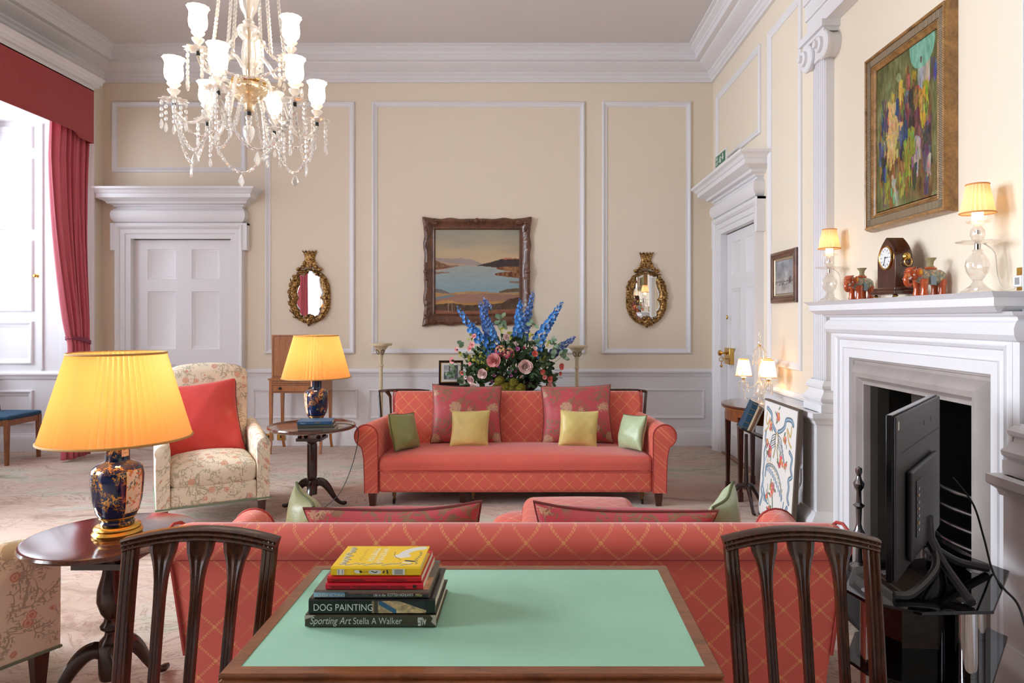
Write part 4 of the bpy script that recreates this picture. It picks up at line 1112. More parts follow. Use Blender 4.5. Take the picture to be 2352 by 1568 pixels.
bl = big_lamp('large porcelain vase lamp with pleated yellow shade on the near tripod table', (-1.457, 2.385, .6005), R(36))
big_l2 = copy_tree(bl, None, 'porcelain vase lamp with pleated yellow shade on the far tripod table behind blue books')
big_l2.location = (-1.545, 4.83, .6005); big_l2.rotation_euler = (0, 0, R(-95))

def crystal_lamp(label, loc, group):
    t_ = thing('mantel_lamp', label, 'lamp', loc, R(20), group)
    m = MB(); m.lathe([(0, 0), (.058, 0), (.058, .006), (.046, .012), (.030, .024), (.022, .034), (.016, .044), (.018, .05)], 8)
    m.build('glass_base', M['glass'], t_, angle=20)
    m = MB(); m.lathe([(.016, .048), (.024, .058), (.036, .080), (.041, .105), (.037, .125), (.022, .148), (.014, .158), (.020, .162), (.014, .166)], 18, rf=lambda a, z: 1+.05*math.cos(9*a)); m.build('glass_stem', M['glass'], t_, angle=30)
    MB().lathe([(0, .164), (.011, .164), (.011, .188), (0, .188)], 14).build('chrome_collar', M['chrome'], t_)
    for z, r, nn in ((.186, .072, 10), (.262, .038, 8)):
        MB().lathe([(.008, z), (r*.6, z+.001), (r, z+.008), (r*.98, z+.012), (r*.55, z+.005), (.008, z+.004)], 40, rf=lambda a, z_: 1+.10*math.cos(nn*a)).build('glass_drip_pan', M['glass'], t_)
    MB().lathe([(.012, .195), (.018, .20), (.026, .220), (.024, .240), (.012, .255), (.010, .262), (.0, .263)], 16).build('glass_knop', M['glass'], t_)
    MB().lathe([(0, .225), (.009, .225), (.009, .24), (0, .24)], 12).build('chrome_joint', M['chrome'], t_)
    MB().lathe([(0, .266), (.020, .266), (.021, .28), (.019, .325), (0, .326)], 18).build('candle_tube', M['candle'], t_)
    MB().ball((0, 0, .350), (.015, .015, .022)).build('bulb', M['bulb'], t_)
    pleated(t_, .305, .415, .061, .039, 22, M['shade_small'], M['shade_band2'], br=.0028)
    lamp_point('lamp_light', (0, 0, .352), 8.0, WARM, .012, t_)
    p = curve([(.0, .0, .19), (.030, .03, .17), (.035, .035, .06), (.06, .05, .012), (.10, .02, .006)], 6)
    return t_
MS = 1.4485
crystal_lamp('crystal candlestick lamp with pleated cream shade at the far end of the mantelpiece', (1.705, 3.95, MS), 'crystal candlestick lamps on the mantelpiece')
crystal_lamp('crystal candlestick lamp with pleated cream shade at the near end of the mantelpiece', (1.70, 2.62, MS), 'crystal candlestick lamps on the mantelpiece')
for (lx, ly, sy, who) in ((1.705, 3.95, 3.78, 'far'), (1.70, 2.62, 2.50, 'near')):
    pts = curve([(lx+.012, ly-.012, MS+.19), (lx+.045, ly-.03, MS+.15), (lx+.05, ly-.04, MS+.06), (lx+.06, ly-.06, MS+.012), (1.775, sy+.03, MS+.012), (1.768, sy, MS+.03)], 6)
    tag(MB().tube(pts, .0022, 6).build('lamp_flex', M['flex']), 'thin pale flex running from the %s mantel lamp to its wall socket' % who, 'cable')
    t_ = thing('wall_socket', 'brass wall socket with white plug beside the %s mantel lamp' % who, 'socket', (XBR, sy, MS+.045))
    MB().box(-.006, 0, -.042, .042, -.04, .045).build('plate', M['brass'], t_, bevel=.0015)
    k = MB(); k.box(-.034, -.0065, -.022, .022, -.028, .014); k.build('plug', M['plug'] if 'plug' in M else M['white'], t_, bevel=.004)
    MB().box(-.0352, -.034, -.012, .010, -.02, .006).build('plug_label', M['silverish'], t_)

# candelabrum lamp on the half round table
t_ = thing('candelabrum_lamp', 'crystal candelabrum lamp with beaded canopy and small pleated shades on the half round table', 'lamp', (1.70, 5.16, .7005))
MB().lathe([(0, 0), (.055, 0), (.055, .008), (.03, .02), (.014, .035), (.012, .05), (.026, .075), (.030, .10), (.016, .13), (.012, .15), (.022, .165), (.012, .18), (.010, .30), (.018, .32), (.008, .34), (.008, .44), (0, .45)], 16).build('glass_stem', M['glass'], t_)
MB().lathe([(0, .45), (.012, .452), (.014, .47), (.006, .49), (.014, .515), (.006, .55), (0, .575)], 12).build('glass_finial', M['glass'], t_)
MB().lathe([(0, .435), (.012, .435), (.012, .452), (0, .452)], 12).build('brass_collar', M['brass'], t_)
def bead_line(m, pts, r, n, el=1.5, nu=6, nv=4):
    cp = [Vector(p) for p in pts]; L = [0]
    for a, b in zip(cp[:-1], cp[1:]): L.append(L[-1]+(b-a).length)
    for i in range(n):
        d = L[-1]*(i+.5)/n; k = 0
        while k < len(L)-2 and L[k+1] < d: k += 1
        f = (d-L[k])/max(1e-9, L[k+1]-L[k]); p = cp[k].lerp(cp[k+1], f); tdir = (cp[k+1]-cp[k]).normalized()
        q = Vector((0, 0, 1)).rotation_difference(tdir).to_matrix().to_4x4()
        mm = MB(Matrix.Translation(p) @ q); mm.ball((0, 0, 0), (r, r, r*el), nu, nv); m.add(mm.v, mm.f)
    return m
for k in range(10):
    a = 2*PI*k/10; m = MB(); bead_line(m, [(.012*math.cos(a), .012*math.sin(a), .44), (.045*math.cos(a), .045*math.sin(a), .40), (.052*math.cos(a), .052*math.sin(a), .30)], .0045, 12)
    m.build('bead_chain', M['bead'], t_, flat=True)
for k, a in enumerate((R(-75), R(45), R(165))):
    ca, sa = math.cos(a), math.sin(a); R_ = .115
    MB().tube(curve([(.01*ca, .01*sa, .17), (.05*ca, .05*sa, .13), (.09*ca, .09*sa, .135), (R_*ca, R_*sa, .165)], 6), .006, 8).build('glass_arm', M['glass'], t_)
    MB().lathe([(0, .165), (.035, .168), (.036, .172), (.012, .175), (.012, .185), (0, .185)], 16, (R_*ca, R_*sa, 0)).build('drip_pan', M['glass'], t_)
    MB().lathe([(0, .185), (.011, .185), (.011, .20), (0, .20)], 12, (R_*ca, R_*sa, 0)).build('brass_socket', M['brass'], t_)
    MB().lathe([(0, .20), (.018, .20), (.018, .225), (0, .226)], 14, (R_*ca, R_*sa, 0)).build('candle_tube', M['candle'], t_)
    MB().ball((R_*ca, R_*sa, .245), (.013, .013, .02)).build('bulb', M['bulb'], t_)
    e = bpy.data.objects.new('shade_fitting', None); m = MB(); n = 18
    m.M = Matrix.Translation((R_*ca, R_*sa, 0))
    def fn(u, v, n=n): r = .060-.022*v-(.5-abs((u*n) % 1-.5))*.004; return (r*math.cos(2*PI*u), r*math.sin(2*PI*u), .215+.125*v)
    m.grid(fn, n*4, 5, cu=True); s_ = m.build('lamp_shade', M['shade_small'], t_, angle=25)
    for z, r in ((.215, .060), (.340, .038)): MB().tube([(R_*ca+r*math.cos(q), R_*sa+r*math.sin(q), z) for q in [2*PI*i/40 for i in range(40)]], .0025, 6, closed=True).build('shade_trim', M['shade_band2'], s_)
    lamp_point('lamp_light', (R_*ca, R_*sa, .26), 3.2, WARM, .012, t_)
    for q in range(4):
        b = a+q*1.57; x, y = R_*ca+.032*math.cos(b), R_*sa+.032*math.sin(b); m = MB(); bead_line(m, [(x, y, .165), (x, y, .115)], .004, 5); m.ball((x, y, .10), (.005, .005, .012), 6, 5); m.build('glass_drop', M['bead'], t_, flat=True)
m = MB(); m.tube([(-.155+.022*math.cos(q), -.02, .245+.034*math.sin(q)) for q in [2*PI*i/20 for i in range(20)]], .006, 6, closed=True); m.build('glass_medallion', M['bead'], t_)
m = MB(); bead_line(m, curve([(-.10, -.05, .16), (-.13, -.06, .06), (-.09, -.06, .03), (-.05, -.05, .10)], 6), .005, 14); m.build('bead_swag', M['bead'], t_, flat=True)

# ================================================================== CHANDELIER
ch = thing('chandelier', 'crystal chandelier with frosted tulip shades and bead swags hanging from the ceiling', 'chandelier', (-1.455, 3.475, 0))
M['tulip'] = NT('frosted_tulip_glass', C(255, 250, 240), .4, Emission_Color=C(255, 232, 196), Emission_Strength=4.2).m
M['bead2'] = glassy('chandelier_crystal', (1, .98, .95, 1), gl=1.1, tr=.3, df=.30)
M['amber_glass'] = glassy('amber_cut_glass', (1, .90, .72, 1), gl=.8, tr=.4, df=.3)
dark = M['blackmetal']
MB().lathe([(0, 2.217), (.008, 2.222), (.009, 2.232), (.004, 2.238), (.010, 2.245), (.024, 2.275), (.030, 2.31), (.024, 2.325), (.010, 2.332), (.016, 2.345), (.012, 2.355), (.018, 2.372), (.009, 2.385), (0, 2.385)], 12).build('finial_drop', M['bead2'], ch)
MB().lathe([(0, 2.375), (.012, 2.375), (.012, 2.42), (0, 2.42)], 12).build('centre_rod', M['blackmetal'], ch)
MB().lathe([(.01, 2.40), (.028, 2.405), (.018, 2.42), (.022, 2.44), (.06, 2.465), (.085, 2.50), (.09, 2.52), (.085, 2.535)], 24, rf=lambda a, z: 1+.03*math.cos(12*a)).build('lower_bowl', M['amber_glass'], ch)
MB().lathe([(.075, 2.53), (.085, 2.545), (.078, 2.56), (.02, 2.57)], 24, rf=lambda a, z: 1+.06*math.cos(16*a)).build('hub_plate', M['brass'], ch)
MB().lathe([(.02, 2.56), (.032, 2.60), (.036, 2.70), (.028, 2.76), (.055, 2.79), (.06, 2.81), (.05, 2.83), (.02, 2.84)], 20).build('centre_column', M['bead2'], ch)
MB().lathe([(.018, 2.84), (.03, 2.855), (.018, 2.87), (.022, 2.89), (.040, 2.92), (.052, 2.97), (.054, 3.01), (.066, 3.03), (.05, 3.04), (.045, 3.06), (.03, 3.085), (.012, 3.10)], 24, rf=lambda a, z: 1+.04*math.cos(10*a)).build('upper_urn', M['bead2'], ch)
MB().tube([(0, 0, 2.42), (0, 0, 4.13)], .007, 8).build('stem_rod', M['brass'], ch)
MB().lathe([(0, 4.15), (.07, 4.15), (.065, 4.13), (.03, 4.11), (.012, 4.09), (0, 4.09)], 24).build('ceiling_rose', M['brass'], ch)
MB().lathe([(.012, 3.42), (.11, 3.43), (.115, 3.44), (.03, 3.46), (.012, 3.47)], 24).build('top_canopy', M['bead2'], ch)
MB().lathe([(.012, 3.15), (.02, 3.18), (.012, 3.21), (.018, 3.26), (.014, 3.32), (.022, 3.36), (.012, 3.42)], 14).build('stem_ball', M['bead2'], ch)
def tulip(x, y, z, par):
    m = MB(); m.lathe([(.010, 0), (.026, .004), (.040, .022), (.044, .045), (.042, .07), (.040, .09), (.044, .108), (.052, .118), (.050, .120), (.038, .092), (.040, .06), (.038, .03), (.02, .008), (.0, .006)], 36, (x, y, z), rf=lambda a, zz: 1+(.045*math.cos(12*a) if zz > .1 else 0)); m.build('tulip_shade', M['tulip'], par, angle=80)
def lamp_unit(ang, rr, zsh, hub_z, dip, par):
    ca, sa = math.cos(ang), math.sin(ang); x, y = rr*ca, rr*sa
    s_ = [(.05, hub_z), (.09, hub_z+.07), (.15, hub_z+.05), (.19, hub_z-.06), (.22, dip+.02), (rr-.06, dip-.01), (rr-.01, dip+.03), (rr, zsh-.115)] if rr > .3 else [(.03, hub_z), (.07, hub_z+.05), (.12, hub_z-.0), (.16, dip), (rr-.03, dip+.0), (rr, zsh-.115)]
    arm = MB().tube([(p.x*ca, p.x*sa, p.y) for p in curve(s_, 6)], .0095, 8).build('glass_arm', M['bead2'], par)
    MB().lathe([(0, -.115), (.010, -.115), (.010, -.095), (0, -.095)], 10, (x, y, zsh)).build('arm_socket', dark, arm)
    MB().lathe([(.008, -.096), (.03, -.094), (.060, -.086), (.058, -.082), (.03, -.088), (.01, -.088)], 32, (x, y, zsh), rf=lambda a, z: 1+.16*math.cos(10*a)).build('drip_pan', M['bead2'], par)
    MB().lathe([(.01, -.09), (.016, -.08), (.012, -.06), (.026, -.045), (.030, -.035), (.014, -.025), (.030, -.010), (.032, -.004), (.012, .002)], 16, (x, y, zsh)).build('candle_cup', M['bead2'], par)
    tulip(x, y, zsh, par)
    rnd = random.Random(int(ang*100)+int(rr*100))
    for q in range(5):
        b = ang+q*2*PI/5+.3; px, py = x+.055*math.cos(b), y+.055*math.sin(b); ln = rnd.choice([.09, .12, .17, .20]) if rr > .3 else rnd.choice([.10, .14])
        m = MB(); bead_line(m, [(px, py, zsh-.092), (px, py, zsh-.092-ln)], .0078, max(3, int(ln/.024)), 1.5); zz = zsh-.092-ln
        m.lathe([(0, zz-.052), (.007, zz-.044), (.0105, zz-.032), (.006, zz-.012), (0, zz)], 6, (px, py, 0)); m.build('glass_drop', M['bead2'], par, flat=True)
    return Vector((x, y, zsh-.09))
tips = [lamp_unit(R(30+60*k), .338, 2.49, 2.47, 2.315, ch) for k in range(6)]
ut = [lamp_unit(R(a), .245, 2.735, 2.62, 2.56, ch) for a in (225, 345, 105)]
def swag(a, b, sag, n, r=.0092):
    pts = [a.lerp(b, i/16)+Vector((0, 0, -sag*4*(i/16)*(1-i/16))) for i in range(17)]
    m = MB(); bead_line(m, pts, r, n, 1.55); o = m.build('bead_swag', M['bead2'], ch, flat=True)
    MB().tube(pts, .0011, 4).build('swag_wire', dark, o)
for k in range(6):
    a, b = tips[k], tips[(k+1) % 6]
    swag(a+Vector((0, 0, -.02)), b+Vector((0, 0, -.02)), .235, 24)
    c_ = Vector((.07*math.cos(R(30+60*k)), .07*math.sin(R(30+60*k)), 2.47)); swag(a+Vector((0, 0, -.03)), c_, .17, 20, .0082)
    d = Vector((.10*math.cos(R(30+60*k)), .10*math.sin(R(30+60*k)), 3.43))
    e = Vector((.17*math.cos(R(30+60*k)), .17*math.sin(R(30+60*k)), 2.66)) if k % 2 else Vector((.19*math.cos(R(30+60*k)), .19*math.sin(R(30+60*k)), 2.60))
    swag(d, e, .05, 36, .0105)
for k in range(3):
    swag(ut[k], Vector((.05*math.cos(R(225+120*k)), .05*math.sin(R(225+120*k)), 2.80)), .06, 12)
    swag(ut[k], ut[(k+1) % 3], .11, 20)
for k in range(6):     # large pear drops at the foot of each swag
    a, b = tips[k], tips[(k+1) % 6]; c_ = (a+b)/2; z = c_.z-.02-.235-.01
    m = MB(); m.M = Matrix.Translation((c_.x, c_.y, z)) @ Matrix.Rotation(R(60*k), 4, 'Z')
    m.loft([[(w_*e, .005*f, -h) for e, f in ((-1, 0), (-.6, 1), (.6, 1), (1, 0), (.6, -1), (-.6, -1))] for w_, h in ((.001, 0), (.010, .012), (.017, .03), (.021, .042), (.012, .055), (.002, .066))]); m.build('pendant_plate', M['bead2'], ch, flat=True)
# ================================================================== BOOKS ON THE GAMES TABLE
M['ink'] = plain('black_ink', (30, 24, 22), .6); M['white_ink'] = plain('silver_white_lettering', (206, 210, 204), .5)
ZT = .7205
def book(label, x0, x1, y0, y1, z, th, cover, group, spine=None, hard=True, skew=0, front=None, name='book'):
    """lies flat, spine towards -y"""
    t_ = thing(name, label, 'book', ((x0+x1)/2, (y0+y1)/2, z), R(skew), group)
    hx, hy = (x1-x0)/2, (y1-y0)/2; c = .0025 if hard else .0008
    m = MB(); pr = [(-hy+.004, 0), (-hy, .003), (-hy-.0, th/2), (-hy, th-.003), (-hy+.004, th), (hy, th), (hy, th-c), (-hy+c+.003, th-c), (-hy+c+.003, c), (hy, c), (hy, 0)]
    m.extr(pr, lambda y, zz, t: (t, y, zz), -hx, hx); cv = m.build('cover', cover, t_, angle=30)
    o = .004 if hard else .0004
    MB().box(-hx+o, hx-o, -hy+c+.003, hy-o, c, th-c).build('page_block', M['pages'], t_)
    return t_, hx, hy
def spine_art(t_, hx, hy, th, u0, u1, arr, name='spine_panel'):
    mp = lambda u, v: (-hx+(u0+(u1-u0)*u)*2*hx, -hy-.0007, .0035+(th-.007)*v)
    return painted(name, arr, mp, M['print'], t_)
def text_on_spine(t_, hx, hy, th, x, z, s, txt, mat, shear=0, sx=1.0, bold=0):
    return lettering('title_lettering', txt, s, mat, t_, Matrix.Translation((-hx+x, -hy-.0012, z)) @ Matrix.Rotation(R(90), 4, 'X'), shear, sx, bold=bold)
g = 'art books stacked on the green topped table'
z = ZT
t_, hx, hy = book('brown Sporting Art book lettered Stella A Walker, bottom of the stack', -.468, -.201, 1.391, 1.580, z, .0255, plain('brown_jacket', (72, 64, 48), .35), g)
text_on_spine(t_, hx, hy, .0255, .010, .0075, .0205, 'Sporting Art', M['white_ink'], .28, .80); text_on_spine(t_, hx, hy, .0255, .098, .0075, .0190, 'Stella A Walker', M['white_ink'], 0, .82)
a = np.ones((20, 60, 3))*np.array([72, 64, 48]); 
for pts in ([(.05, .2), (.05, .5), (.3, .5), (.3, .85), (.05, .85)], [(.4, .2), (.2, .2), (.05, .2)], [(.5, .15), (.5, .85)], [(.62, .3), (.75, .7), (.88, .3)]): stroke(a, pts, .045, (205, 205, 195))
spine_art(t_, hx, hy, .0255, .86, .93, a, 'publisher_mark')
k = MB(); k.add([(-hx-.0005, -hy-.0008, .0255), (-hx+.022, -hy-.0009, .0253), (-hx+.014, -hy-.0009, .021), (-hx+.002, -hy-.0008, .0175), (-hx-.0005, -hy-.0008, .0165)], [(0, 1, 2, 3, 4)]); k.add([(hx+.0004, -hy-.0008, .0255), (hx-.012, -hy-.0009, .0250), (hx-.006, -hy-.0009, .019), (hx-.010, -hy-.0009, .012), (hx-.002, -hy-.0009, .005), (hx+.0004, -hy-.0008, .004)], [(0, 1, 2, 3, 4, 5)])
k.build('torn_jacket_edge', plain('torn_paper', (186, 176, 160), .7), t_)
z += .0258
t_, hx, hy = book('thick black DOG PAINTING book with collie picture on its spine, second from bottom', -.461, -.203, 1.392, 1.565, z, .0315, plain('black_jacket', (22, 22, 24), .22), g)
text_on_spine(t_, hx, hy, .0315, .0095, .0085, .0195, 'DOG PAINTING', M['white_ink'], 0, .88)
h_, w_ = 40, 130; n = fbm(h_, w_, 16, 5, 3); U, V = np.meshgrid(np.linspace(0, 1, w_), np.linspace(0, 1, h_))
a = np.zeros((h_, w_, 3)); a[:] = (96, 84, 72); fur = (V > (U-.22)*1.35-.05) & (U > .12) | (U > .2) & (V < .9) & (V > (U-.25)*1.5-.6)
a[fur] = np.array([190, 160, 118]); a += (n[..., None]-.5)*np.array([150, 120, 80])
bl_ = (U < .45) & (np.abs(V-(.15+(U-.15)*2.6)) < .22) & (U > .13); a[bl_] = (52, 96, 132)
dk = V < (U-.48)*1.55-.02; a[dk] = (30, 34, 38); a[:, :6] = (150, 126, 90); a[:, 6:14] = (70, 56, 46)
spine_art(t_, hx, hy, .0315, .50, .93, a)
z += .0318
t_, hx, hy = book("QUEEN VICTORIA'S Life in the Scottish Highlands book, third from bottom of the stack", -.451, -.216, 1.394, 1.568, z, .0165, plain('brown_grey_jacket', (104, 92, 80), .35), g)
h_, w_ = 22, 200; n = fbm(h_, w_, 30, 3, 5); U, V = np.meshgrid(np.linspace(0, 1, w_), np.linspace(0, 1, h_)); a = np.zeros((h_, w_, 3)); a[:] = (44, 46, 48)
a += (n[..., None]-.5)*90; m1 = U < .27; a[m1] = (np.array([150, 186, 206])*(1-U[m1][:, None]*3)+np.array([60, 110, 160])*(U[m1][:, None]*3)); a[(V < .25) & (U > .3)] = (130, 78, 62)
spine_art(t_, hx, hy, .0165, .0, 1.0, a, 'spine_picture')
text_on_spine(t_, hx, hy, .0165, .008, .0048, .0082, "QUEEN VICTORIA'S", M['white_ink'], 0, .78); text_on_spine(t_, hx, hy, .0165, .122, .0052, .0078, 'Life in the', M['white_ink'], 0, .8)
text_on_spine(t_, hx, hy, .0165, .150, .0052, .0082, 'SCOTTISH HIGHLANDS', M['white_ink'], 0, .62); text_on_spine(t_, hx, hy, .0165, .208, .0052, .0078, 'Millar', plain('yellow_lettering', (208, 196, 120), .5), 0, .8)
# front board picture seen at the right end
h_, w_ = 40, 30; n = fbm(h_, w_, 6, 8, 8); a = np.zeros((h_, w_, 3)); a[:] = (112, 100, 88); a[24:] = (206, 150, 104); a[24:] += (n[24:, :, None]-.5)*120; a[4:10, 12:20] = (206, 150, 84)
painted('front_picture', a, lambda u, v: (hx-.030+.0295*u, -hy+.004+(2*hy-.006)*v, .0168), M['print'], t_)
z += .0168
RED2 = plain('crimson_cover', (206, 22, 44), .35); RED1 = plain('scarlet_cover', (196, 14, 22), .35)
t_, hx, hy = book('crimson paperback lettered Holbein to Hockney, lower of the two red books', -.428, -.228, 1.396, 1.560, z, .0135, RED2, g, hard=False)
text_on_spine(t_, hx, hy, .0135, .009, .0048, .0062, 'Holbein to Hockney', M['ink'], 0, .82); text_on_spine(t_, hx, hy, .0135, .055, .0048, .0062, 'Drawings from the Royal Collection', M['ink'], 0, .82); text_on_spine(t_, hx, hy, .0135, .133, .0048, .0062, 'Martin Clayton', M['ink'], 0, .82)
MB().box(hx-.021, hx-.014, -hy-.0011, -hy, .0045, .0100).build('publisher_mark', M['ink'], t_)
z += .0137
t_, hx, hy = book('scarlet paperback directly under the yellow picture book', -.425, -.232, 1.398, 1.556, z, .0125, RED1, g, hard=False)
text_on_spine(t_, hx, hy, .0125, .007, .0045, .0055, 'Treasures from the Royal Collection', M['ink'], 0, .85); text_on_spine(t_, hx, hy, .0125, .120, .0045, .0045, 'The Royal Collection', M['ink'], 0, 1.1)
z += .0127
YEL = plain('yellow_cover', (244, 200, 24), .32)
t_, hx, hy = book('yellow illustrated picture book on top of the stack', -.418, -.235, 1.400, 1.530, z, .0185, YEL, g)
h_, w_ = 120, 170; a = np.ones((h_, w_, 3))*np.array([244, 200, 24]); rnd = random.Random(3)
for i in range(15):    # leafy border on three sides
    u = .07+.05*rnd.random(); v = .08+.8*i/14; stroke(a, [(u, v), (u+.02, v+.01)], .028, (206, 196, 160)); stroke(a, [(u, v), (u+.05, v+.03)], .008, (98, 86, 50))
for i in range(12):
    u = .1+.75*i/11; v = .88+.03*math.sin(i*2); stroke(a, [(u, v), (u+.03, v)], .020, (206, 196, 160)); stroke(a, [(u-.02, v+.03), (u+.05, v-.03)], .006, (98, 86, 50))
for i in range(8): v = .3+.55*i/7; stroke(a, [(.92+.02*math.sin(i), v), (.93, v+.03)], .014, (150, 130, 70))
stroke(a, curve([(.72, .46), (.76, .28), (.84, .15), (.93, .10)], 5), .055, (222, 218, 206)); stroke(a, [(.68, .50), (.74, .52), (.80, .48)], .05, (222, 218, 206)); stroke(a, curve([(.62, .3), (.64, .5), (.74, .7)], 5), .004, (120, 100, 40)); stroke(a, [(.80, .72), (.90, .76)], .02, (60, 56, 50))
stroke(a, [(.78, .80), (.86, .82)], .018, (225, 220, 205))
for j, (u0, ln) in enumerate(((.36, .62), (.46, .68))):   # ornamental, unreadable title columns
    for i in range(9):
        v = .14+ln*i/8.5; stroke(a, [(u0, v), (u0+.07, v+rnd.uniform(-.01, .01))], .008, (226, 216, 186)); stroke(a, [(u0+rnd.uniform(0, .05), v), (u0+rnd.uniform(0.02, .07), v+.05)], .007, (226, 216, 186))
for i in range(10): v = .15+.6*i/10; stroke(a, [(.25+.02*rnd.random(), v), (.29, v+.03)], .004, (150, 120, 40))
painted('cover_picture', a, lambda u, v: (-hx+2*hx*u, -hy+.004+(2*hy-.005)*v, .0187), M['print'], t_)
for (u0, u1, nn) in ((.07, .15, 1), (.69, .83, 3)):
    a = np.ones((30, 40, 3))*np.array([226, 224, 216])
    for c_ in range(nn+1):
        for i in range(5): x = .25+.5*c_/max(1, nn); stroke(a, [(x-.08, .12+.17*i), (x+.08, .16+.17*i)], .03, (70, 64, 56))
    spine_art(t_, hx, hy, .0185, u0, u1, a, 'spine_label')
a = np.ones((30, 110, 3))*np.array([230, 186, 20])
stroke(a, [(.10, .4), (.16, .6)], .07, (226, 224, 216)); stroke(a, [(.2, .35), (.22, .6)], .03, (30, 28, 26)); stroke(a, [(.25, .5), (.5, .45)], .01, (60, 50, 20))
stroke(a, [(.52, .5), (.72, .5)], .10, (214, 212, 206)); stroke(a, [(.5, .35), (.6, .6), (.66, .4)], .018, (50, 46, 44)); stroke(a, [(.84, .3), (.82, .7)], .02, (50, 46, 44)); stroke(a, [(.92, .2), (.94, .8)], .02, (50, 46, 44))
spine_art(t_, hx, hy, .0185, .25, .66, a, 'spine_picture')

# small books on the far tripod table
g = 'old cloth books on the far tripod table'; zz = .6005
for lb, col, dx, dy, th, w_ in (('thin grey cloth book, bottom of three on the far table', (104, 98, 88), .0, 0, .018, .245), ('dark green cloth book between the blue and grey books on the far table', (58, 64, 56), -.002, .0, .022, .232), ('bright blue cloth book on top of two others on the far table', (22, 78, 122), -.006, .002, .024, .225)):
    t_, hx, hy = book(lb, -1.585+dx, -1.585+dx+w_, 4.545+dy, 4.545+dy+.145, zz, th, plain('book_cloth', col, .5), g, skew=10)
    zz += th+.0004
    if th > .023:
        text_on_spine(t_, hx, hy, th, .02, .007, .013, 'VOL II', M['white_ink']); k = MB().tube([(-hx+.11, -hy-.001, .010), (-hx+.15, -hy-.001, .016)], .0012, 5); k.build('gilt_flourish', M['gold'], t_)

# ================================================================== PAINTINGS
def frame_thing(label, loc, rz, cat='painting', name='framed_painting'): return thing(name, label, cat, loc, rz)
# loch landscape on the back wall, carved frame
W_, H_ = 1.14, 1.14
t_ = frame_thing('framed loch landscape painting in carved brown frame on the back wall above the flowers', ((1095.5-1228)/1568*7.22, YB, .0), 0)
z0 = 1.35-(747-731)/1568*7.22; z1 = 1.35+(731-500)/1568*7.22; W_ = (1219-972)/1568*7.22
M['carved'] = wood('carved_brown_wood', (58, 32, 22), (122, 78, 54), .4, 9, (1,1,1))
m = MB(); hw = W_/2; n = 48
prf = [(0, 0), (0, .03), (.012, .045), (.035, .05), (.06, .036), (.085, .026), (.10, .024), (.112, .03), (.120, .022), (.124, .012)]
def carved(p0, p1, nrm, m):
    pass
loop = []
def per(s):     # s in [0,4): corner points of the rectangle path with outward normals
    k = int(s) % 4; f = s-int(s)
    return k, f
secs = []; NS = 60
cor = [(-hw, z0), (hw, z0), (hw, z1), (-hw, z1)]
for k in range(4):
    a_, b_ = Vector(cor[k]), Vector(cor[(k+1) % 4]); d = (b_-a_); L = d.length; d.normalize(); nn = Vector((-d.y, d.x))
    for i in range(NS):
        f = i/NS; e = min(f, 1-f)*L
        edge = -.018*(.5+.5*math.cos(2*PI*f*2))*(1-math.exp(-(e/.12)**2))-.010*math.cos(2*PI*f*6)*(1 if e > .1 else 0)*.4+(.012*math.exp(-(e/.09)**2))
        ctr = math.exp(-((f-.5)/.07)**2)
        edge += .014*ctr
        row = []
        for j, (w_, h) in enumerate(prf):
            off = (-edge if j < 3 else -edge*.5 if j == 3 else 0)
            # mitre: move along the side at its ends
            ww = w_+off; t0 = max(ww, min(L-ww, f*L)) if w_ > 0 else f*L
            p = a_+d*(ww+(L-2*ww)*f)+nn*ww
            hh = h+(.012*ctr+.016*math.exp(-(e/.10)**2)+.004*math.sin(f*L*90)*(1 if e < .22 or ctr > .2 else .25))*(1 if 1 <= j <= 4 else 0)
            row.append((p.x, -hh, p.y))
        secs.append(row)
m.loft(secs, False, True, False); fr = m.build('carved_frame', M['carved'], t_, angle=40)
rnd = random.Random(5); m = MB()
def leafscroll(m, cx, cz, sx, sz, s=1.0, y=-.058):
    for k in range(3):
        pts = curve([(cx+sx*s*(.00+.02*k), cz+sz*s*.01), (cx+sx*s*(.05+.015*k), cz+sz*s*(.015+.012*k)), (cx+sx*s*(.085+.02*k), cz+sz*s*(.0+.02*k)), (cx+sx*s*(.075+.02*k), cz+sz*s*(-.01+.02*k))], 5)
        m.tube([(p.x, y, p.y) for p in pts], [.004+.006*math.sin(PI*i/(len(pts)-1)) for i in range(len(pts))], 6, flat=.6)
for cx, cz, sx, sz in ((-hw+.02, z0+.02, 1, 1), (hw-.02, z0+.02, -1, 1), (-hw+.02, z1-.02, 1, -1), (hw-.02, z1-.02, -1, -1)):
    c_ = MB(); leafscroll(c_, cx, cz, sx, sz)
    for k in range(3):
        pts = curve([(cx+sx*.01, cz+sz*(.0+.02*k)), (cx+sx*(.015+.012*k), cz+sz*(.05+.015*k)), (cx+sx*(.0+.02*k), cz+sz*(.085+.02*k)), (cx+sx*(-.008+.02*k), cz+sz*(.075+.02*k))], 5)
        c_.tube([(p.x, -.058, p.y) for p in pts], [.004+.006*math.sin(PI*i/(len(pts)-1)) for i in range(len(pts))], 6, flat=.6)
    c_.ball((cx+sx*.03, -.056, cz+sz*.03), (.022, .012, .022)); c_.build('corner_carving', M['carved'], fr)
for cx, cz in ((0, z1-.028), (0, z0+.028), (hw-.028, (z0+z1)/2), (-hw+.028, (z0+z1)/2)):
    c_ = MB(); c_.ball((cx, -.058, cz), (.026, .012, .026)); v_ = abs(cx) > .1
    for s in (-1, 1):
        for q in (.03, .055, .08): c_.ball((cx+(0 if v_ else s*q), -.055, cz+(s*q if v_ else 0)), (.016 if not v_ else .012, .009, .012 if not v_ else .016), 10, 6)
    c_.build('centre_carving', M['carved'], fr)
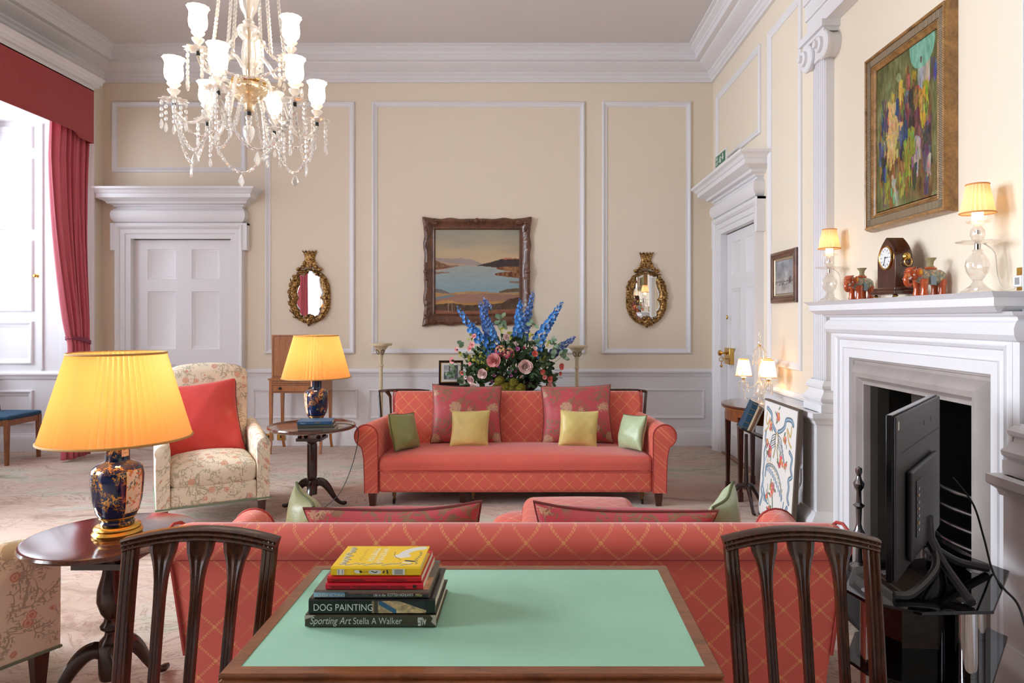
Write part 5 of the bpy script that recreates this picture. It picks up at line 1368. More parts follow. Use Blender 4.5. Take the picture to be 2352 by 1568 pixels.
h_, w_ = 230, 220; U, V = np.meshgrid(np.linspace(0, 1, w_), np.linspace(0, 1, h_)); n1 = fbm(h_, w_, 6, 6, 11); n2 = fbm(h_, w_, 14, 40, 12); n3 = fbm(h_, w_, 40, 30, 13)
sky0, sky1 = np.array([158, 156, 140]), np.array([206, 180, 142]); f = np.clip(V/.36, 0, 1)[..., None]; img = sky0*(1-f)+sky1*f
img += (fbm(h_, w_, 3, 12, 14)[..., None]-.5)*np.array([34, 26, 10])
def lyr(mask, col, tex=None, amt=0):
    c = np.array(col, float)*np.ones_like(img)
    if tex is not None: c = c+(tex[..., None]-.5)*amt
    img[mask] = c[mask]
L1 = lambda pts: np.interp(U[0], [p[0] for p in pts], [p[1] for p in pts])[None, :]*np.ones((h_, 1))+(n3-.5)*.012
lyr(V > L1([(0, .335), (.25, .345), (.3, .338), (.42, .35), (.55, .40), (1, .41)]), (166, 150, 142), n1, 14)
lyr(V > L1([(0, .36), (.2, .40), (.5, .425), (1, .43)]), (190, 158, 132), n1, 20)
water = V > L1([(0, .49), (.12, .475), (.25, .435), (.35, .425), (.6, .432), (.75, .46), (.85, .49), (1, .52)]); wt = np.array([168, 172, 164])*(1-np.clip((V-.43)/.25, 0, 1))[..., None]+np.array([140, 166, 172])*np.clip((V-.43)/.25, 0, 1)[..., None]
img = np.where(water[..., None], wt+(n2[..., None]-.5)*16, img)
lyr((V > L1([(0, .36), (.06, .39), (.16, .425), (.28, .425), (.3, .5), (1, 2)])) & (V < L1([(0, .475), (.12, .465), (.25, .435), (.3, .43), (.31, 0), (1, 0)])), (124, 88, 62), n3, 90)
lyr((V > L1([(0, 2), (.48, 2), (.5, .425), (.6, .40), (.7, .375), (.8, .345), (1, .345)])) & (V < L1([(0, 0), (.48, 0), (.5, .43), (.7, .445), (.8, .47), (1, .47)])), (66, 50, 50), n3, 30)
lyr((V > L1([(0, 2), (.76, 2), (.8, .345), (.82, .338), (1, .34)])) & (V < L1([(0, 0), (.76, 0), (.8, .355), (1, .35)])), (188, 112, 84))
lyr((V > L1([(0, 2), (.70, 2), (.73, .45), (.85, .435), (1, .44)])) & (V < L1([(0, 0), (.70, 0), (.73, .47), (.85, .49), (1, .49)])), (140, 92, 52), n3, 130)
lyr((V > L1([(0, 2), (.68, 2), (.71, .52), (.8, .505), (1, .485)])) & (V < L1([(0, 0), (.68, 0), (.71, .54), (.85, .56), (1, .575)])), (132, 86, 50), n3, 130)
lyr((V > L1([(0, .50), (.18, .505), (.19, 2), (1, 2)])) & (V < L1([(0, .53), (.18, .51), (.19, 0), (1, 0)])), (140, 106, 90))
lyr((V > L1([(0, 2), (.86, 2), (.88, .61), (1, .61)])) & (V < L1([(0, 0), (.86, 0), (.88, .625), (1, .64)])), (134, 112, 96))
lyr(V > L1([(0, .70), (.08, .71), (.18, .755), (.24, .74), (.45, .73), (.6, .735), (.75, .75), (.9, .745), (1, .74)]), (182, 142, 92), n2, 36)
lyr((V > L1([(0, 2), (.7, 2), (.76, .73), (.85, .705), (1, .69)])) & (V < L1([(0, 0), (.7, 0), (.76, .75), (1, .735)])), (112, 92, 66), n3, 40)
lyr((V > L1([(0, .70), (.08, .705), (.18, .75), (.2, 2), (1, 2)])) & (V < L1([(0, .74), (.18, .76), (.2, 0), (1, 0)])), (118, 110, 112))
lyr(V > L1([(0, .80), (.2, .77), (.35, .76), (.6, .755), (1, .77)]), (160, 118, 98), n1, 26)
lyr((V > L1([(0, .80), (.18, .775), (.24, .775), (.25, 2), (1, 2)])) & (V < L1([(0, .83), (.18, .80), (.24, .782), (.25, 0), (1, 0)])), (120, 134, 142))
lyr(V > L1([(0, .86), (.15, .83), (.3, .87), (.5, .86), (.75, .845), (1, .84)]), (188, 138, 74), n2, 40)
lyr(V > L1([(0, .885), (.2, .87), (.4, .895), (.6, .885), (.8, .87), (.86, .82), (1, .80)]), (90, 66, 48), n3, 60)
lyr(V > L1([(0, .95), (.3, .965), (.6, .955), (1, .93)]), (140, 88, 62), n2, 50)
for x in (.155, .20): stroke(img, [(x, .83), (x+.005, .97)], .003, (200, 170, 140), .8)
i_ = .118
painted('canvas', img, lambda u, v: (-hw+i_+(W_-2*i_)*u, -.014, z0+i_+(z1-z0-2*i_)*v), M['paint'], t_)
MB().box(-hw+.05, hw-.05, -.010, 0, z0+.05, z1-.05).build('backing_board', M['carved'], t_)

# abstract oil over the mantel
y0, y1, z0, z1 = 2.90, 3.62, 1.805, 2.715
t_ = frame_thing('colourful abstract oil painting in gilt reeded frame above the mantelpiece', (XBR, (y0+y1)/2, 0), 0)
hw = (y1-y0)/2
M['giltframe'] = wood('worn_gilt_frame', (92, 58, 28), (186, 138, 78), .35, 9, (1,1,1)); M['silverband'] = plain('silvered_reeding', (182, 164, 138), .4, .4)
mp = lambda u, v, h: (-h, u, v)
MB().frame(-hw, z0, hw, z1, [(0, 0), (0, .018), (-.0, .022), (.004, .030), (.004, .040), (.010, .050), (.010, .056), (.016, .058), (.022, .054), (.024, .046)], mp).build('outer_frame', M['giltframe'], t_, angle=30)
m = MB(); s = .0075
for (a_, b_, fix, vert) in ((z0+.03, z1-.03, -hw+.043, True), (z0+.03, z1-.03, hw-.043, True), (-hw+.03, hw-.03, z0+.043, False), (-hw+.03, hw-.03, z1-.043, False)):
    q = a_
    while q < b_:
        if vert: m.box(-.050, -.042, fix-.017, fix+.017, q, q+s*.55)
        else: m.box(-.050, -.042, q, q+s*.55, fix-.017, fix+.017)
        q += s
m.frame(-hw+.024, z0+.024, hw-.024, z1-.024, [(0, .044), (.038, .040)], mp); b_ = m.build('reeded_band', M['silverband'], t_)
MB().frame(-hw+.062, z0+.062, hw-.062, z1-.062, [(0, .040), (.001, .048), (.006, .05), (.012, .04), (.022, .034), (.024, .030), (.03, .030), (.03, .022)], mp).build('inner_slip', M['giltframe'], t_, angle=30)
MB().box(-.02, 0, -hw+.04, hw-.04, z0+.04, z1-.04).build('backing_board', M['carved'], t_)
h_, w_ = 300, 220; img = np.ones((h_, w_, 3))*np.array([98, 98, 52]); U, V = np.meshgrid(np.linspace(0, 1, w_), np.linspace(0, 1, h_)); n1 = fbm(h_, w_, 5, 7, 21); n2 = fbm(h_, w_, 50, 24, 22); img += (n1[..., None]-.5)*60
br = np.clip((U-.62)/.2, 0, 1)*np.clip((V-.3)/.15, 0, 1)*(U < .9); img = img*(1-br[..., None]*.8)+np.array([112, 66, 26])*br[..., None]*.8
br = np.clip((V-.72)/.1, 0, 1)*np.clip((U-.4)/.1, 0, 1)*(V < .97); img = img*(1-br[..., None]*.7)+np.array([104, 78, 38])*br[..., None]*.7
# canvas u runs right->left as seen by a viewer in the room, so x is mirrored when mapped
def blob(x, y, r, col, ln=1.5, n=5, ang=90, jit=.5, al=.9):
    rr = random.Random(int(x*9999+y*777))
    for k in range(n):
        a_ = R(ang+rr.uniform(-18, 18)); dx, dy = r*ln*math.cos(a_), r*ln*math.sin(a_)*.8; ox, oy = rr.uniform(-r, r)*jit, rr.uniform(-r, r)*jit
        c = [min(255, max(0, q*.8+14+rr.uniform(-26, 20))) for q in col]
        stroke(img, [(x+ox-dx, y+oy-dy), (x+ox+dx*.3*rr.uniform(-1, 1), y+oy), (x+ox+dx, y+oy+dy)], r*rr.uniform(.18, .4), c, al)
CR, YE, LI, BL, PU, MG, WH, OC, DK, OR = (224, 186, 112), (196, 158, 30), (150, 150, 40), (44, 70, 124), (92, 76, 90), (122, 52, 62), (180, 164, 154), (146, 100, 34), (44, 36, 34), (170, 80, 40)
rr = random.Random(12)
for k in range(80):
    x = rr.uniform(.08, .88); y = rr.uniform(.28, .9); blob(x, y, rr.uniform(.02, .05), rr.choice([PU, OC, DK, MG, PU, OC, LI]), rr.uniform(1, 2.4), 3)
for k in range(60): blob(.28+rr.uniform(-.07, .07), rr.uniform(.32, .72), .04, CR, 1.8, 3)
for k in range(14): blob(.35+rr.uniform(-.15, .12), .48+rr.uniform(-.04, .06), .04, CR, 1.2, 3, 0)
for x, y, c, r in ((.28, .30, YE, .04), (.42, .24, YE, .05), (.44, .29, YE, .04), (.52, .17, OC, .04), (.55, .25, OR, .05), (.62, .25, YE, .05), (.62, .3, OC, .05), (.75, .2, WH, .07), (.82, .2, WH, .06), (.72, .25, WH, .05), (.93, .23, PU, .05), (.95, .25, BL, .03), (.11, .42, BL, .05), (.37, .34, BL, .04), (.18, .40, PU, .05), (.53, .37, PU, .06), (.58, .34, DK, .05), (.53, .44, MG, .05), (.6, .46, DK, .06), (.62, .52, DK, .05), (.7, .35, OR, .05), (.72, .42, YE, .06), (.8, .38, YE, .06), (.8, .46, LI, .05), (.68, .52, MG, .06), (.72, .58, MG, .06), (.78, .53, YE, .05), (.8, .6, PU, .05), (.08, .60, BL, .05), (.45, .58, BL, .07), (.5, .56, BL, .06), (.55, .60, BL, .05), (.47, .64, DK, .05), (.58, .64, LI, .07), (.54, .7, LI, .07), (.5, .74, LI, .06), (.28, .75, OC, .07), (.38, .76, OC, .07), (.44, .8, OC, .06), (.70, .68, WH, .06), (.66, .76, WH, .05), (.82, .66, DK, .06), (.82, .74, PU, .06), (.85, .8, WH, .04), (.64, .84, DK, .05), (.2, .78, LI, .06), (.2, .86, LI, .06), (.3, .86, WH, .05), (.26, .92, OC, .05), (.43, .86, LI, .05), (.36, .95, WH, .04), (.12, .7, DK, .05), (.15, .74, BL, .04)):
    blob(x, y, r, c, 1.5, 7)
for k in range(200):
    x = rr.uniform(.08, .90); y = rr.uniform(.26, .95); iy, ix = int(y*h_*.999), int(min(.99, max(0, x+rr.uniform(-.05, .05)))*w_*.999); c = img[min(h_-1, max(0, iy+rr.randint(-14, 14))), ix]
    blob(x, y, rr.uniform(.008, .018), [q*rr.uniform(.6, 1.35) for q in c], rr.uniform(1.2, 3), 2)
for k in range(50):
    y = rr.uniform(.30, .72); blob(.28+rr.uniform(-.05, .05)+(.06 if .44 < y < .52 else 0)*rr.uniform(-1, 2), y, .022, CR, 1.8, 2)
stroke(img, [(.75, .02), (.76, .06)], .185, (112, 164, 140)); stroke(img, [(.74, .11), (.74, .14)], .010, (92, 50, 50)); stroke(img, [(.38, .14), (.40, .16)], .035, (130, 140, 100)); stroke(img, [(.22, .16), (.2, .22)], .05, (112, 122, 74), .6)
img += (n2[..., None]-.5)*60+(fbm(h_, w_, 24, 9, 25)[..., None]-.5)*50
painted('canvas', img, lambda u, v: (-.030-.0, hw-.088-(2*hw-.176)*u, z0+.088+(z1-z0-.176)*v), M['paint'], t_)
bpy.data.objects[t_.children[-1].name]  # canvas faces the room

# little framed print on the right wall
y0, y1, z0, z1 = 4.90, 5.42, 1.468, 1.862
t_ = frame_thing('small framed grey landscape print hanging on the right wall beside the pilaster', (XR, (y0+y1)/2, 0), 0, 'picture', 'framed_print'); hw = (y1-y0)/2
MB().frame(-hw, z0, hw, z1, [(0, 0), (0, .022), (.006, .03), (.02, .034), (.035, .026), (.042, .030), (.048, .026), (.052, .014)], mp).build('frame', M['carved'], t_, angle=30)
MB().frame(-hw+.05, z0+.05, hw-.05, z1-.05, [(0, .014), (.006, .018), (.012, .012), (.022, .012)], mp).build('slip', M['silverband'], t_)
h_, w_ = 70, 90; U, V = np.meshgrid(np.linspace(0, 1, w_), np.linspace(0, 1, h_)); n1 = fbm(h_, w_, 5, 5, 31); n3 = fbm(h_, w_, 22, 16, 32)
img = np.array([138, 142, 152])*(1-V[..., None])+np.array([182, 174, 166])*V[..., None]+(n1[..., None]-.5)*90
lyr = lambda mask, col: img.__setitem__(mask, col)
lyr((V > .56+.1*n3) & (V < .66), (122, 116, 112)); lyr((V > .68) & (V < .74) & (n3 > .5), (110, 106, 104)); lyr((np.abs(U-.8) < .06) & (V > .5) & (V < .7) & (n3 > .4), (92, 84, 84))
painted('print', img, lambda u, v: (-.012, hw-.07-(2*hw-.14)*u, z0+.07+(z1-z0-.14)*v), M['print'], t_)
MB().box(-.010, 0, -hw+.03, hw-.03, z0+.03, z1-.03).build('backing_board', M['carved'], t_)

# ================================================================== MIRRORS
M['mirror'] = NT('mirror_glass', C(238, 240, 240), .01, 1.0).m
t = NT('antique_gilt', C(160, 118, 56), .38, .75); nz = t.noise(t.obj(), 60, 3); t.set('Base Color', t.ramp(nz, [(.35, C(64, 44, 26)), (.52, C(156, 116, 64)), (.68, C(214, 176, 108))])); t.bump(nz, .5, .01); M['antique'] = t.m
def mirror(label, cx, cz, k, group):
    t_ = thing('wall_mirror', label, 'mirror', (cx, YB, cz), 0, group)
    # inner cartouche outline (x, z) symmetrical
    half = [(0, .305), (.028, .302), (.045, .262), (.075, .245), (.115, .262), (.128, .235), (.112, .20), (.118, .165), (.122, .13), (.140, .09), (.150, .05), (.140, .01), (.125, -.01), (.150, -.035), (.155, -.08), (.140, -.115), (.115, -.14), (.125, -.165), (.105, -.205), (.065, -.225), (.035, -.21), (0, -.195)]
    sx, sz = .98, 1.0
    ring = [(x*sx, z*sz-.02) for x, z in half]+[(-x*sx, z*sz-.02) for x, z in reversed(half[1:-1])]
    m = MB(); n_ = len(ring); c = (0, -.015, .0)
    m.add([c]+[(x*.88, -.015, z*.9-.0) for x, z in ring], [(0, 1+i, 1+(i+1) % n_) for i in range(n_)])
    gl = m.build('mirror_glass', M['mirror'], t_, flat=True)
    m = MB(); m.loft([[(x*.88, -.015, z*.9) for x, z in ring], [(x*1.04, -.006, z*1.03) for x, z in ring]], False, False, True)
    m.build('bevelled_edge', M['mirror'], gl, flat=True)
    # frame body: thick scalloped ring
    out = []
    for i, (x, z) in enumerate(ring):
        a_ = math.atan2(z, x); rr = .212+.070*abs(math.sin(a_))**1.6
        out.append((rr*math.cos(a_)*(1.02), rr*math.sin(a_)*1.03-.01))
    secs = []
    for (x, z), (X, Z) in zip(ring, out):
        secs.append([(x, -.004, z), (x, -.02, z), (x+(X-x)*.3, -.034, z+(Z-z)*.3), (x+(X-x)*.6, -.038, z+(Z-z)*.6), (X, -.018, Z), (X, -.0, Z)])
    m = MB(); m.loft(secs, False, True, False)
    fr = m.build('gilt_frame', M['antique'], t_, angle=60)
    rnd = random.Random(k); q = MB()
    for i in range(46):
        a_ = 2*PI*i/46; rr = (.205+.070*abs(math.sin(a_))**1.6)*rnd.uniform(.93, 1.06); x, z = rr*math.cos(a_), rr*math.sin(a_)*1.02-.01
        b_ = a_+rnd.uniform(.6, 2.4); s = rnd.uniform(.016, .03)
        pts = curve([(x-s*math.cos(b_), z-s*math.sin(b_)), (x, z), (x+s*math.cos(b_+.7), z+s*math.sin(b_+.7)), (x+s*.9*math.cos(b_+1.6), z+s*.9*math.sin(b_+1.6))], 4)
        q.tube([(p.x, -.036+rnd.uniform(-.006, .006), p.y) for p in pts], [.0035+.005*math.sin(PI*j/(len(pts)-1)) for j in range(len(pts))], 6, flat=.7)
    q.build('scroll_carving', M['antique'], fr)
    q = MB(); q.ball((0, -.035, -.265), (.036, .022, .04)); q.ball((0, -.04, -.30), (.020, .016, .028)); q.ball((-.026, -.035, -.225), (.018, .014, .02)); q.ball((.026, -.035, -.225), (.018, .014, .02)); q.build('base_carving', M['antique'], fr)
    # crowned crest
    q = MB(); q.lathe([(.0, .30), (.060, .30), (.064, .32), (.055, .345), (.062, .36), (.058, .375), (.05, .385), (.052, .40), (.070, .455), (.076, .46), (.060, .465), (0, .465)], 24, (0, -.02, 0), rf=lambda a, z: 1.0); 
    q.v = [(x, -.0+(y)*.42 if y < 0 else min(y, -.001)*.4, z) for x, y, z in q.v]
    for i in range(5): q.ball((-.068+.034*i, -.026-.012*math.sin(PI*i/4), .468), .009, 8, 6)
    for s in (-1, 1):
        q.ball((s*.055, -.03, .335), (.02, .014, .028), 8, 6); q.ball((s*.07, -.03, .30), (.026, .014, .02), 8, 6); q.ball((s*.11, -.03, .275), (.03, .014, .022), 8, 6)
    q.build('crown_crest', M['antique'], t_)
    return t_
cx = (711-1228)/1568*7.25; mirror('gilt rococo mirror with crown crest on the back wall left, above the writing desk', cx, 1.35+(731-678)/1568*7.25, 1, 'crowned gilt mirrors on the back wall')
cx = (1485-1228)/1568*7.25; mirror('gilt rococo mirror with crown crest on the back wall right of the loch painting', cx, 1.35+(731-682)/1568*7.25, 2, 'crowned gilt mirrors on the back wall')

# ================================================================== TORCHERES
M['creampaint'] = plain('cream_painted_wood', (226, 208, 172), .45, var=.06)
def torchere(label, cx, top):
    t_ = thing('torchere', label, 'stand', (cx, 6.98, 0), 0, 'cream torchere stands by the back wall')
    MB().lathe([(0, 0), (.13, 0), (.13, .03), (.10, .05), (.04, .08), (.025, .12), (0, .12)], 20).build('base', M['creampaint'], t_)
    MB().lathe([(.024, .11), (.020, .4), (.019, top-.24), (.026, top-.235), (.026, top-.22), (.020, top-.215), (0, top-.21)], 18).build('column', M['creampaint'], t_)
    MB().lathe([(.018, top-.22), (.020, top-.15), (.032, top-.10), (.055, top-.055), (.078, top-.03), (.082, top-.025), (0, top-.024)], 24).build('flared_capital', M['creampaint'], t_)
    MB().lathe([(0, top-.026), (.108, top-.024), (.112, top-.014), (.112, top-.002), (.104, top), (0, top-.004)], 32).build('top_plate', M['creampaint'], t_)
    for a in (-125, -55):
        a = R(a); k = MB(); r_ = .046
        c_ = Vector((r_*math.cos(a), r_*math.sin(a), top-.088)); tz = Vector((-math.sin(a), math.cos(a), 0)); up = Vector((math.cos(a)*.45, math.sin(a)*.45, .9)).normalized()
        k.tube([c_+tz*(.017*math.cos(q))+up*(.026*math.sin(q)) for q in [2*PI*i/20 for i in range(20)]], .003, 6, closed=True); k.build('painted_oval', M['iron'], t_)
torchere('cream painted torchere stand left of the flowers, behind the left end of the sofa', (875-1228)/1568*6.98, 1.35-(788-731)/1568*6.98)
torchere('cream painted torchere stand right of the flowers', (1325-1228)/1568*6.98, 1.35-(793-731)/1568*6.98)

# ================================================================== PHOTO FRAME + BOX
t_ = thing('wooden_box', 'dark wooden box with moulded lid behind the far sofa under the photo frame', 'box', (-.80, 6.42, .6505))
MB().box(-.11, .15, -.08, .08, 0, .055).build('body', M['boxwood'], t_, bevel=.002); MB().box(-.13, .17, -.095, .095, .055, .078).build('lid', M['boxwood'], t_, bevel=.006)
t_ = thing('photo_frame', 'black framed black and white photograph standing on the dark box', 'photo frame', (-.79, 6.44, .729)); t_.rotation_euler = (R(-8), 0, R(6))
mq = lambda u, v, h: (u, -h, v)
MB().frame(-.115, 0, .115, .225, [(0, -.012), (0, .008), (.004, .012), (.014, .012), (.018, .008), (.02, .004)], mq).build('frame', M['boxwood'], t_)
MB().frame(-.096, .019, .096, .206, [(0, .004), (.001, .007), (.005, .006), (.006, .003)], mq).build('gilt_slip', M['gold'], t_)
MB().box(-.11, .11, -.002, .010, .006, .22).build('backing', M['boxwood'], t_)
MB().box(-.091, .091, -.0035, -.0022, .024, .202).build('mount', plain('white_mount', (232, 228, 220), .7), t_)
h_, w_ = 60, 70; U, V = np.meshgrid(np.linspace(0, 1, w_), np.linspace(0, 1, h_)); n3 = fbm(h_, w_, 12, 10, 41); img = np.ones((h_, w_, 3))*120.0; img[:, :25] = 170; img[:, 25:] = 90; img[30:] = 110
img += (n3[..., None]-.5)*90
for x, y in ((.28, .38), (.50, .25), (.68, .30)):
    stroke(img, [(x, y), (x, y+.05)], .07, (200, 200, 200)); stroke(img, [(x, y+.2), (x+.01, y+.5)], .09, (150, 150, 150)); stroke(img, [(x-.03, y+.4), (x-.04, .95)], .03, (190, 190, 190)); stroke(img, [(x+.04, y+.4), (x+.05, .95)], .03, (190, 190, 190))
painted('photograph', img, lambda u, v: (-.066+.132*u, -.0042, .046+.134*v), M['print'], t_)

# ================================================================== CLOCK
t_ = thing('mantel_clock', 'dark wooden lancet mantel clock with white dial between two orange elephants', 'clock', (1.700, 3.20, MS), R(0))
CW = wood('clock_mahogany', (40, 16, 10), (92, 44, 28), .2, 7, (6,6,1), coat=.6)
# front faces -x; width along y
def lancet(w_, h, n=10):
    pts = [(-w_, 0), (w_, 0), (w_, h*.52)]
    for i in range(1, n+1):
        f = i/n; pts.append((w_*(1-f**1.7), h*.52+(h*.48)*f**.80))
    for i in range(n-1, -1, -1):
        f = i/n; pts.append((-w_*(1-f**1.7), h*.52+(h*.48)*f**.80))
    return pts
MB().box(-.072, .048, -.112, .112, .012, .03).build('base_plinth', CW, t_, bevel=.003)
MB().box(-.065, .041, -.10, .10, .03, .045).build('base_step', CW, t_, bevel=.003)
m = MB(); m.extr([(u, v+.045) for u, v in lancet(.082, .235)], lambda u, v, t: (t, u, v), -.052, .028); body = m.build('case', CW, t_, angle=40, bevel=.002)
def disc(r, n=32): return [(r*math.cos(2*PI*i/n), r*math.sin(2*PI*i/n)) for i in range(n)]
m = MB(); m.lathe([(.0, 0), (.056, 0), (.058, -.003), (.055, -.008), (.050, -.006), (.048, -.003), (0, -.003)], 36, (-.052, 0, .185), axis='x'); m.build('brass_bezel', M['brass'], t_)
m = MB(); m.lathe([(0, -.0045), (.049, -.0045), (.049, -.002), (0, -.002)], 36, (-.052, 0, .185), axis='x'); dial = m.build('dial', plain('white_enamel', (240, 240, 238), .2), t_)
def dpt(a, r, dx=.0052): return (-.052-dx, -r*math.sin(a), .185+r*math.cos(a))      # clockwise for a viewer in the room
for i in range(12):
    a = 2*PI*i/12; MB().tube([dpt(a, .033), dpt(a, .043)], .0012, 4).build('hour_mark', M['ink'], dial)
for a, l, r_ in ((R(88), .024, .0018), (R(200), .038, .0013)): MB().tube([dpt(a+PI, .006, .006), dpt(a, l, .006)], r_, 5).build('clock_hand', M['ink'], dial)
for s in (-1, 1):
    k = MB(); k.lathe([(0, 0), (.018, 0), (.016, .004), (.010, .010), (0, .013)], 12, (0, s*.082, .185), axis='y'); k.v = [(x, (y if s > 0 else 2*s*.082-y), z) for x, y, z in k.v]
    k.ball((0, s*.090, .185), (.014, .008, .014)); k.build('lion_mask', M['brass'], t_)
    MB().tube([(.017*math.cos(a), s*.094, .160+.019*math.sin(a)) for a in [2*PI*i/20 for i in range(20)]], .0026, 6, closed=True).build('ring_handle', M['brass'], t_)
for x in (-.055, .035):
    for y in (-.09, .09): MB().ball((x, y, .006), (.011, .011, .0065), 10, 6).build('ball_foot', M['brass'], t_)

# ================================================================== ELEPHANTS
OR_ = NT('orange_glaze', C(190, 82, 36), .12, Coat_Weight=.5); OR_.set('Base Color', OR_.mix(OR_.gt(OR_.noise(OR_.obj(), 60, 3), .6, .66), C(190, 80, 36), C(214, 132, 68))); M['orange'] = OR_.m
t = NT('patterned_blanket_glaze', rough=.15); n = t.noise(t.obj(), 130, 3, .7); n2 = t.noise(t.obj(), 60, 2)
c_ = t.mix(t.gt(n, .5, .55), C(118, 128, 116), C(196, 176, 136)); c_ = t.mix(t.gt(n2, .60, .63), c_, C(196, 100, 60)); t.set('Base Color', c_); t.set('Coat Weight', .5); M['blanket'] = t.m
M['tan_glaze'] = plain('tan_green_glaze', (158, 146, 106), .25); M['amber_glaze'] = plain('amber_glaze', (220, 150, 20), .12, .3)
def elephant(label, loc, rz, s=1.0, group='orange glazed elephant candle holders'):
    """head towards -x"""
    t_ = thing('elephant_ornament', label, 'ornament', loc, rz, group); t_.scale = (s, s, s)
    m = MB(); m.ball((.012, 0, .082), (.060, .036, .036), 20, 12); m.ball((.045, 0, .078), (.034, .037, .036), 16, 10); m.ball((-.035, 0, .083), (.034, .033, .032), 16, 10); m.tube([(-.05, 0, .085), (-.072, 0, .092)], [.026, .022], 12)
    m.build('body', M['blanket'], t_, remesh=.0022)
    m = MB(); m.ball((-.078, 0, .092), (.027, .024, .028), 18, 12); m.ball((-.088, 0, .107), (.018, .018, .014), 14, 8)
    tr = curve([(-.095, 0, .092), (-.108, 0, .078), (-.112, 0, .060), (-.104, 0, .046), (-.092, 0, .046), (-.090, 0, .054)], 5)
    m.tube(tr, [.0155-.0085*i/(len(tr)-1) for i in range(len(tr))], 12); m.build('head', M['orange'], t_, remesh=.0022)
    m = MB()
    for i in range(7): a = -.3+i*.33; m.tube([(-.080-.027*math.cos(a), y_, .094+.026*math.sin(a)) for y_ in (-.018, 0, .018)], .0028, 6)
    m.build('brow_ridges', M['orange'], t_)
    for sd in (-1, 1):
        k = MB(); k.ball((-.066, sd*.026, .098), (.016, .0055, .020), 14, 8); k.build('ear', M['orange'], t_); k = MB(); k.ball((-.066, sd*.031, .099), (.009, .003, .011), 12, 6); k.build('ear_boss', M['amber_glaze'], t_)
        MB().ball((-.090, sd*.0205, .088), (.005, .003, .0035), 8, 6).build('eye', M['white'], t_)
        MB().tube([(-.098, sd*.012, .078), (-.108, sd*.017, .070), (-.116, sd*.017, .072)], [.004, .003, .001], 6).build('tusk', M['white'], t_)
        MB().box(-.020, .010, sd*.033-.002, sd*.033+.002, .045, .085).build('side_cloth', plain('blue_grey_glaze', (128, 150, 166), .2) if 'bg' not in M else M['bg'], t_, bevel=.0015)
    for x in (-.040, .050):
        for y in (-.021, .021): MB().lathe([(0, 0), (.0165, 0), (.017, .004), (.0135, .02), (.0135, .035), (.017, .055), (.018, .07), (0, .075)], 14, (x, y, 0)).build('leg', M['orange'], t_)
    MB().ball((.01, 0, .117), (.028, .022, .010), 16, 8).build('saddle', M['orange'], t_)
    MB().lathe([(0, .118), (.015, .118), (.016, .126), (.011, .132), (.013, .148), (.022, .158), (.024, .163), (.018, .163), (.010, .150), (0, .148)], 20, (.01, 0, 0)).build('candle_socket', M['tan_glaze'], t_)
    MB().tube([(.078, 0, .095), (.086, 0, .08), (.084, 0, .06)], [.005, .004, .003], 6).build('tail', M['orange'], t_)
    return t_
elephant('orange glazed elephant candle holder left of the mantel clock', (1.695, 3.55, MS), R(28))
e2_ = elephant('orange glazed elephant candle holder right of the mantel clock', (1.705, 2.955, MS), R(12))

# ================================================================== NEEDLEWORK PANEL
t_ = thing('fire_screen', 'white needlework panel with scrolling flowers leaning beside the chimney pilaster', 'screen', (1.545, 4.425, 0)); t_.rotation_euler = (0, R(3.6), 0)
ph, pw = .80, .305
MB().box(0, .028, -pw, pw, 0, ph).build('stretcher', plain('dark_gimp_edge', (104, 90, 78), .8, bump=.6, bscale=260), t_, bevel=.003)
h_, w_ = 340, 260; img = np.ones((h_, w_, 3))*np.array([236, 232, 226]); BG, DK_, TN, PK, GR = (104, 134, 156), (62, 66, 72), (206, 176, 116), (206, 116, 92), (104, 124, 96)
def S(p, r, c, al=.95): stroke(img, curve(p, 8), r, c, al)
def scroll(p, r, c=BG, e=DK_): r *= .78; S(p, r*1.3, e); S(p, r, c); S([(x+.004, y) for x, y in p], r*.4, (170, 190, 204))
# shaped stroke flowers
def rose(x, y, r, c=PK):
    rn = random.Random(int(x*1000+y*77))
    for k in range(16): a = rn.uniform(0, 6.28); q = rn.uniform(0, r); cc = [min(255, v+rn.uniform(-40, 40)) for v in c]; stroke(img, [(x+q*math.cos(a), y+q*math.sin(a)*.8), (x+(q+.3*r)*math.cos(a+.6), y+(q+.3*r)*math.sin(a+.6)*.8)], r*.28, cc, .9)
    for k in range(3): a = rn.uniform(0, 6.28); stroke(img, [(x+r*1.1*math.cos(a), y+r*.9*math.sin(a)), (x+r*1.7*math.cos(a+.3), y+r*1.4*math.sin(a+.3))], r*.18, GR, .9)
scroll([(.10, .06), (.16, .07), (.25, .10), (.27, .15), (.33, .20), (.40, .225)], .022); scroll([(.90, .12), (.84, .09), (.70, .10), (.66, .16), (.58, .20), (.48, .225)], .024)
S([(.10, .10), (.08, .16), (.13, .20), (.20, .14), (.16, .22), (.06, .27)], .012, TN); S([(.86, .14), (.84, .22), (.74, .17), (.80, .26), (.88, .30)], .014, TN)
for s in (-1, 1):
    S([(.45+s*.02, .24), (.45+s*.05, .30), (.45+s*.03, .36), (.45+s*.07, .45)], .014, DK_); S([(.45+s*.02, .24), (.45+s*.05, .30), (.45+s*.03, .36), (.45+s*.07, .45)], .009, TN)
    for k in range(6): S([(.45+s*.04, .25+.02*k), (.45+s*(.14+.02*k), .28+.03*k), (.45+s*(.16+.03*k), .34+.035*k)], .005, BG if k % 2 else DK_)
scroll([(.10, .27), (.09, .33), (.12, .38), (.08, .45), (.10, .53), (.08, .62)], .018); scroll([(.84, .34), (.92, .38), (.90, .46), (.94, .52), (.86, .56), (.88, .62), (.86, .70), (.90, .74)], .022)
scroll([(.16, .64), (.18, .56), (.28, .53), (.42, .53), (.55, .57), (.64, .64), (.70, .74)], .018)
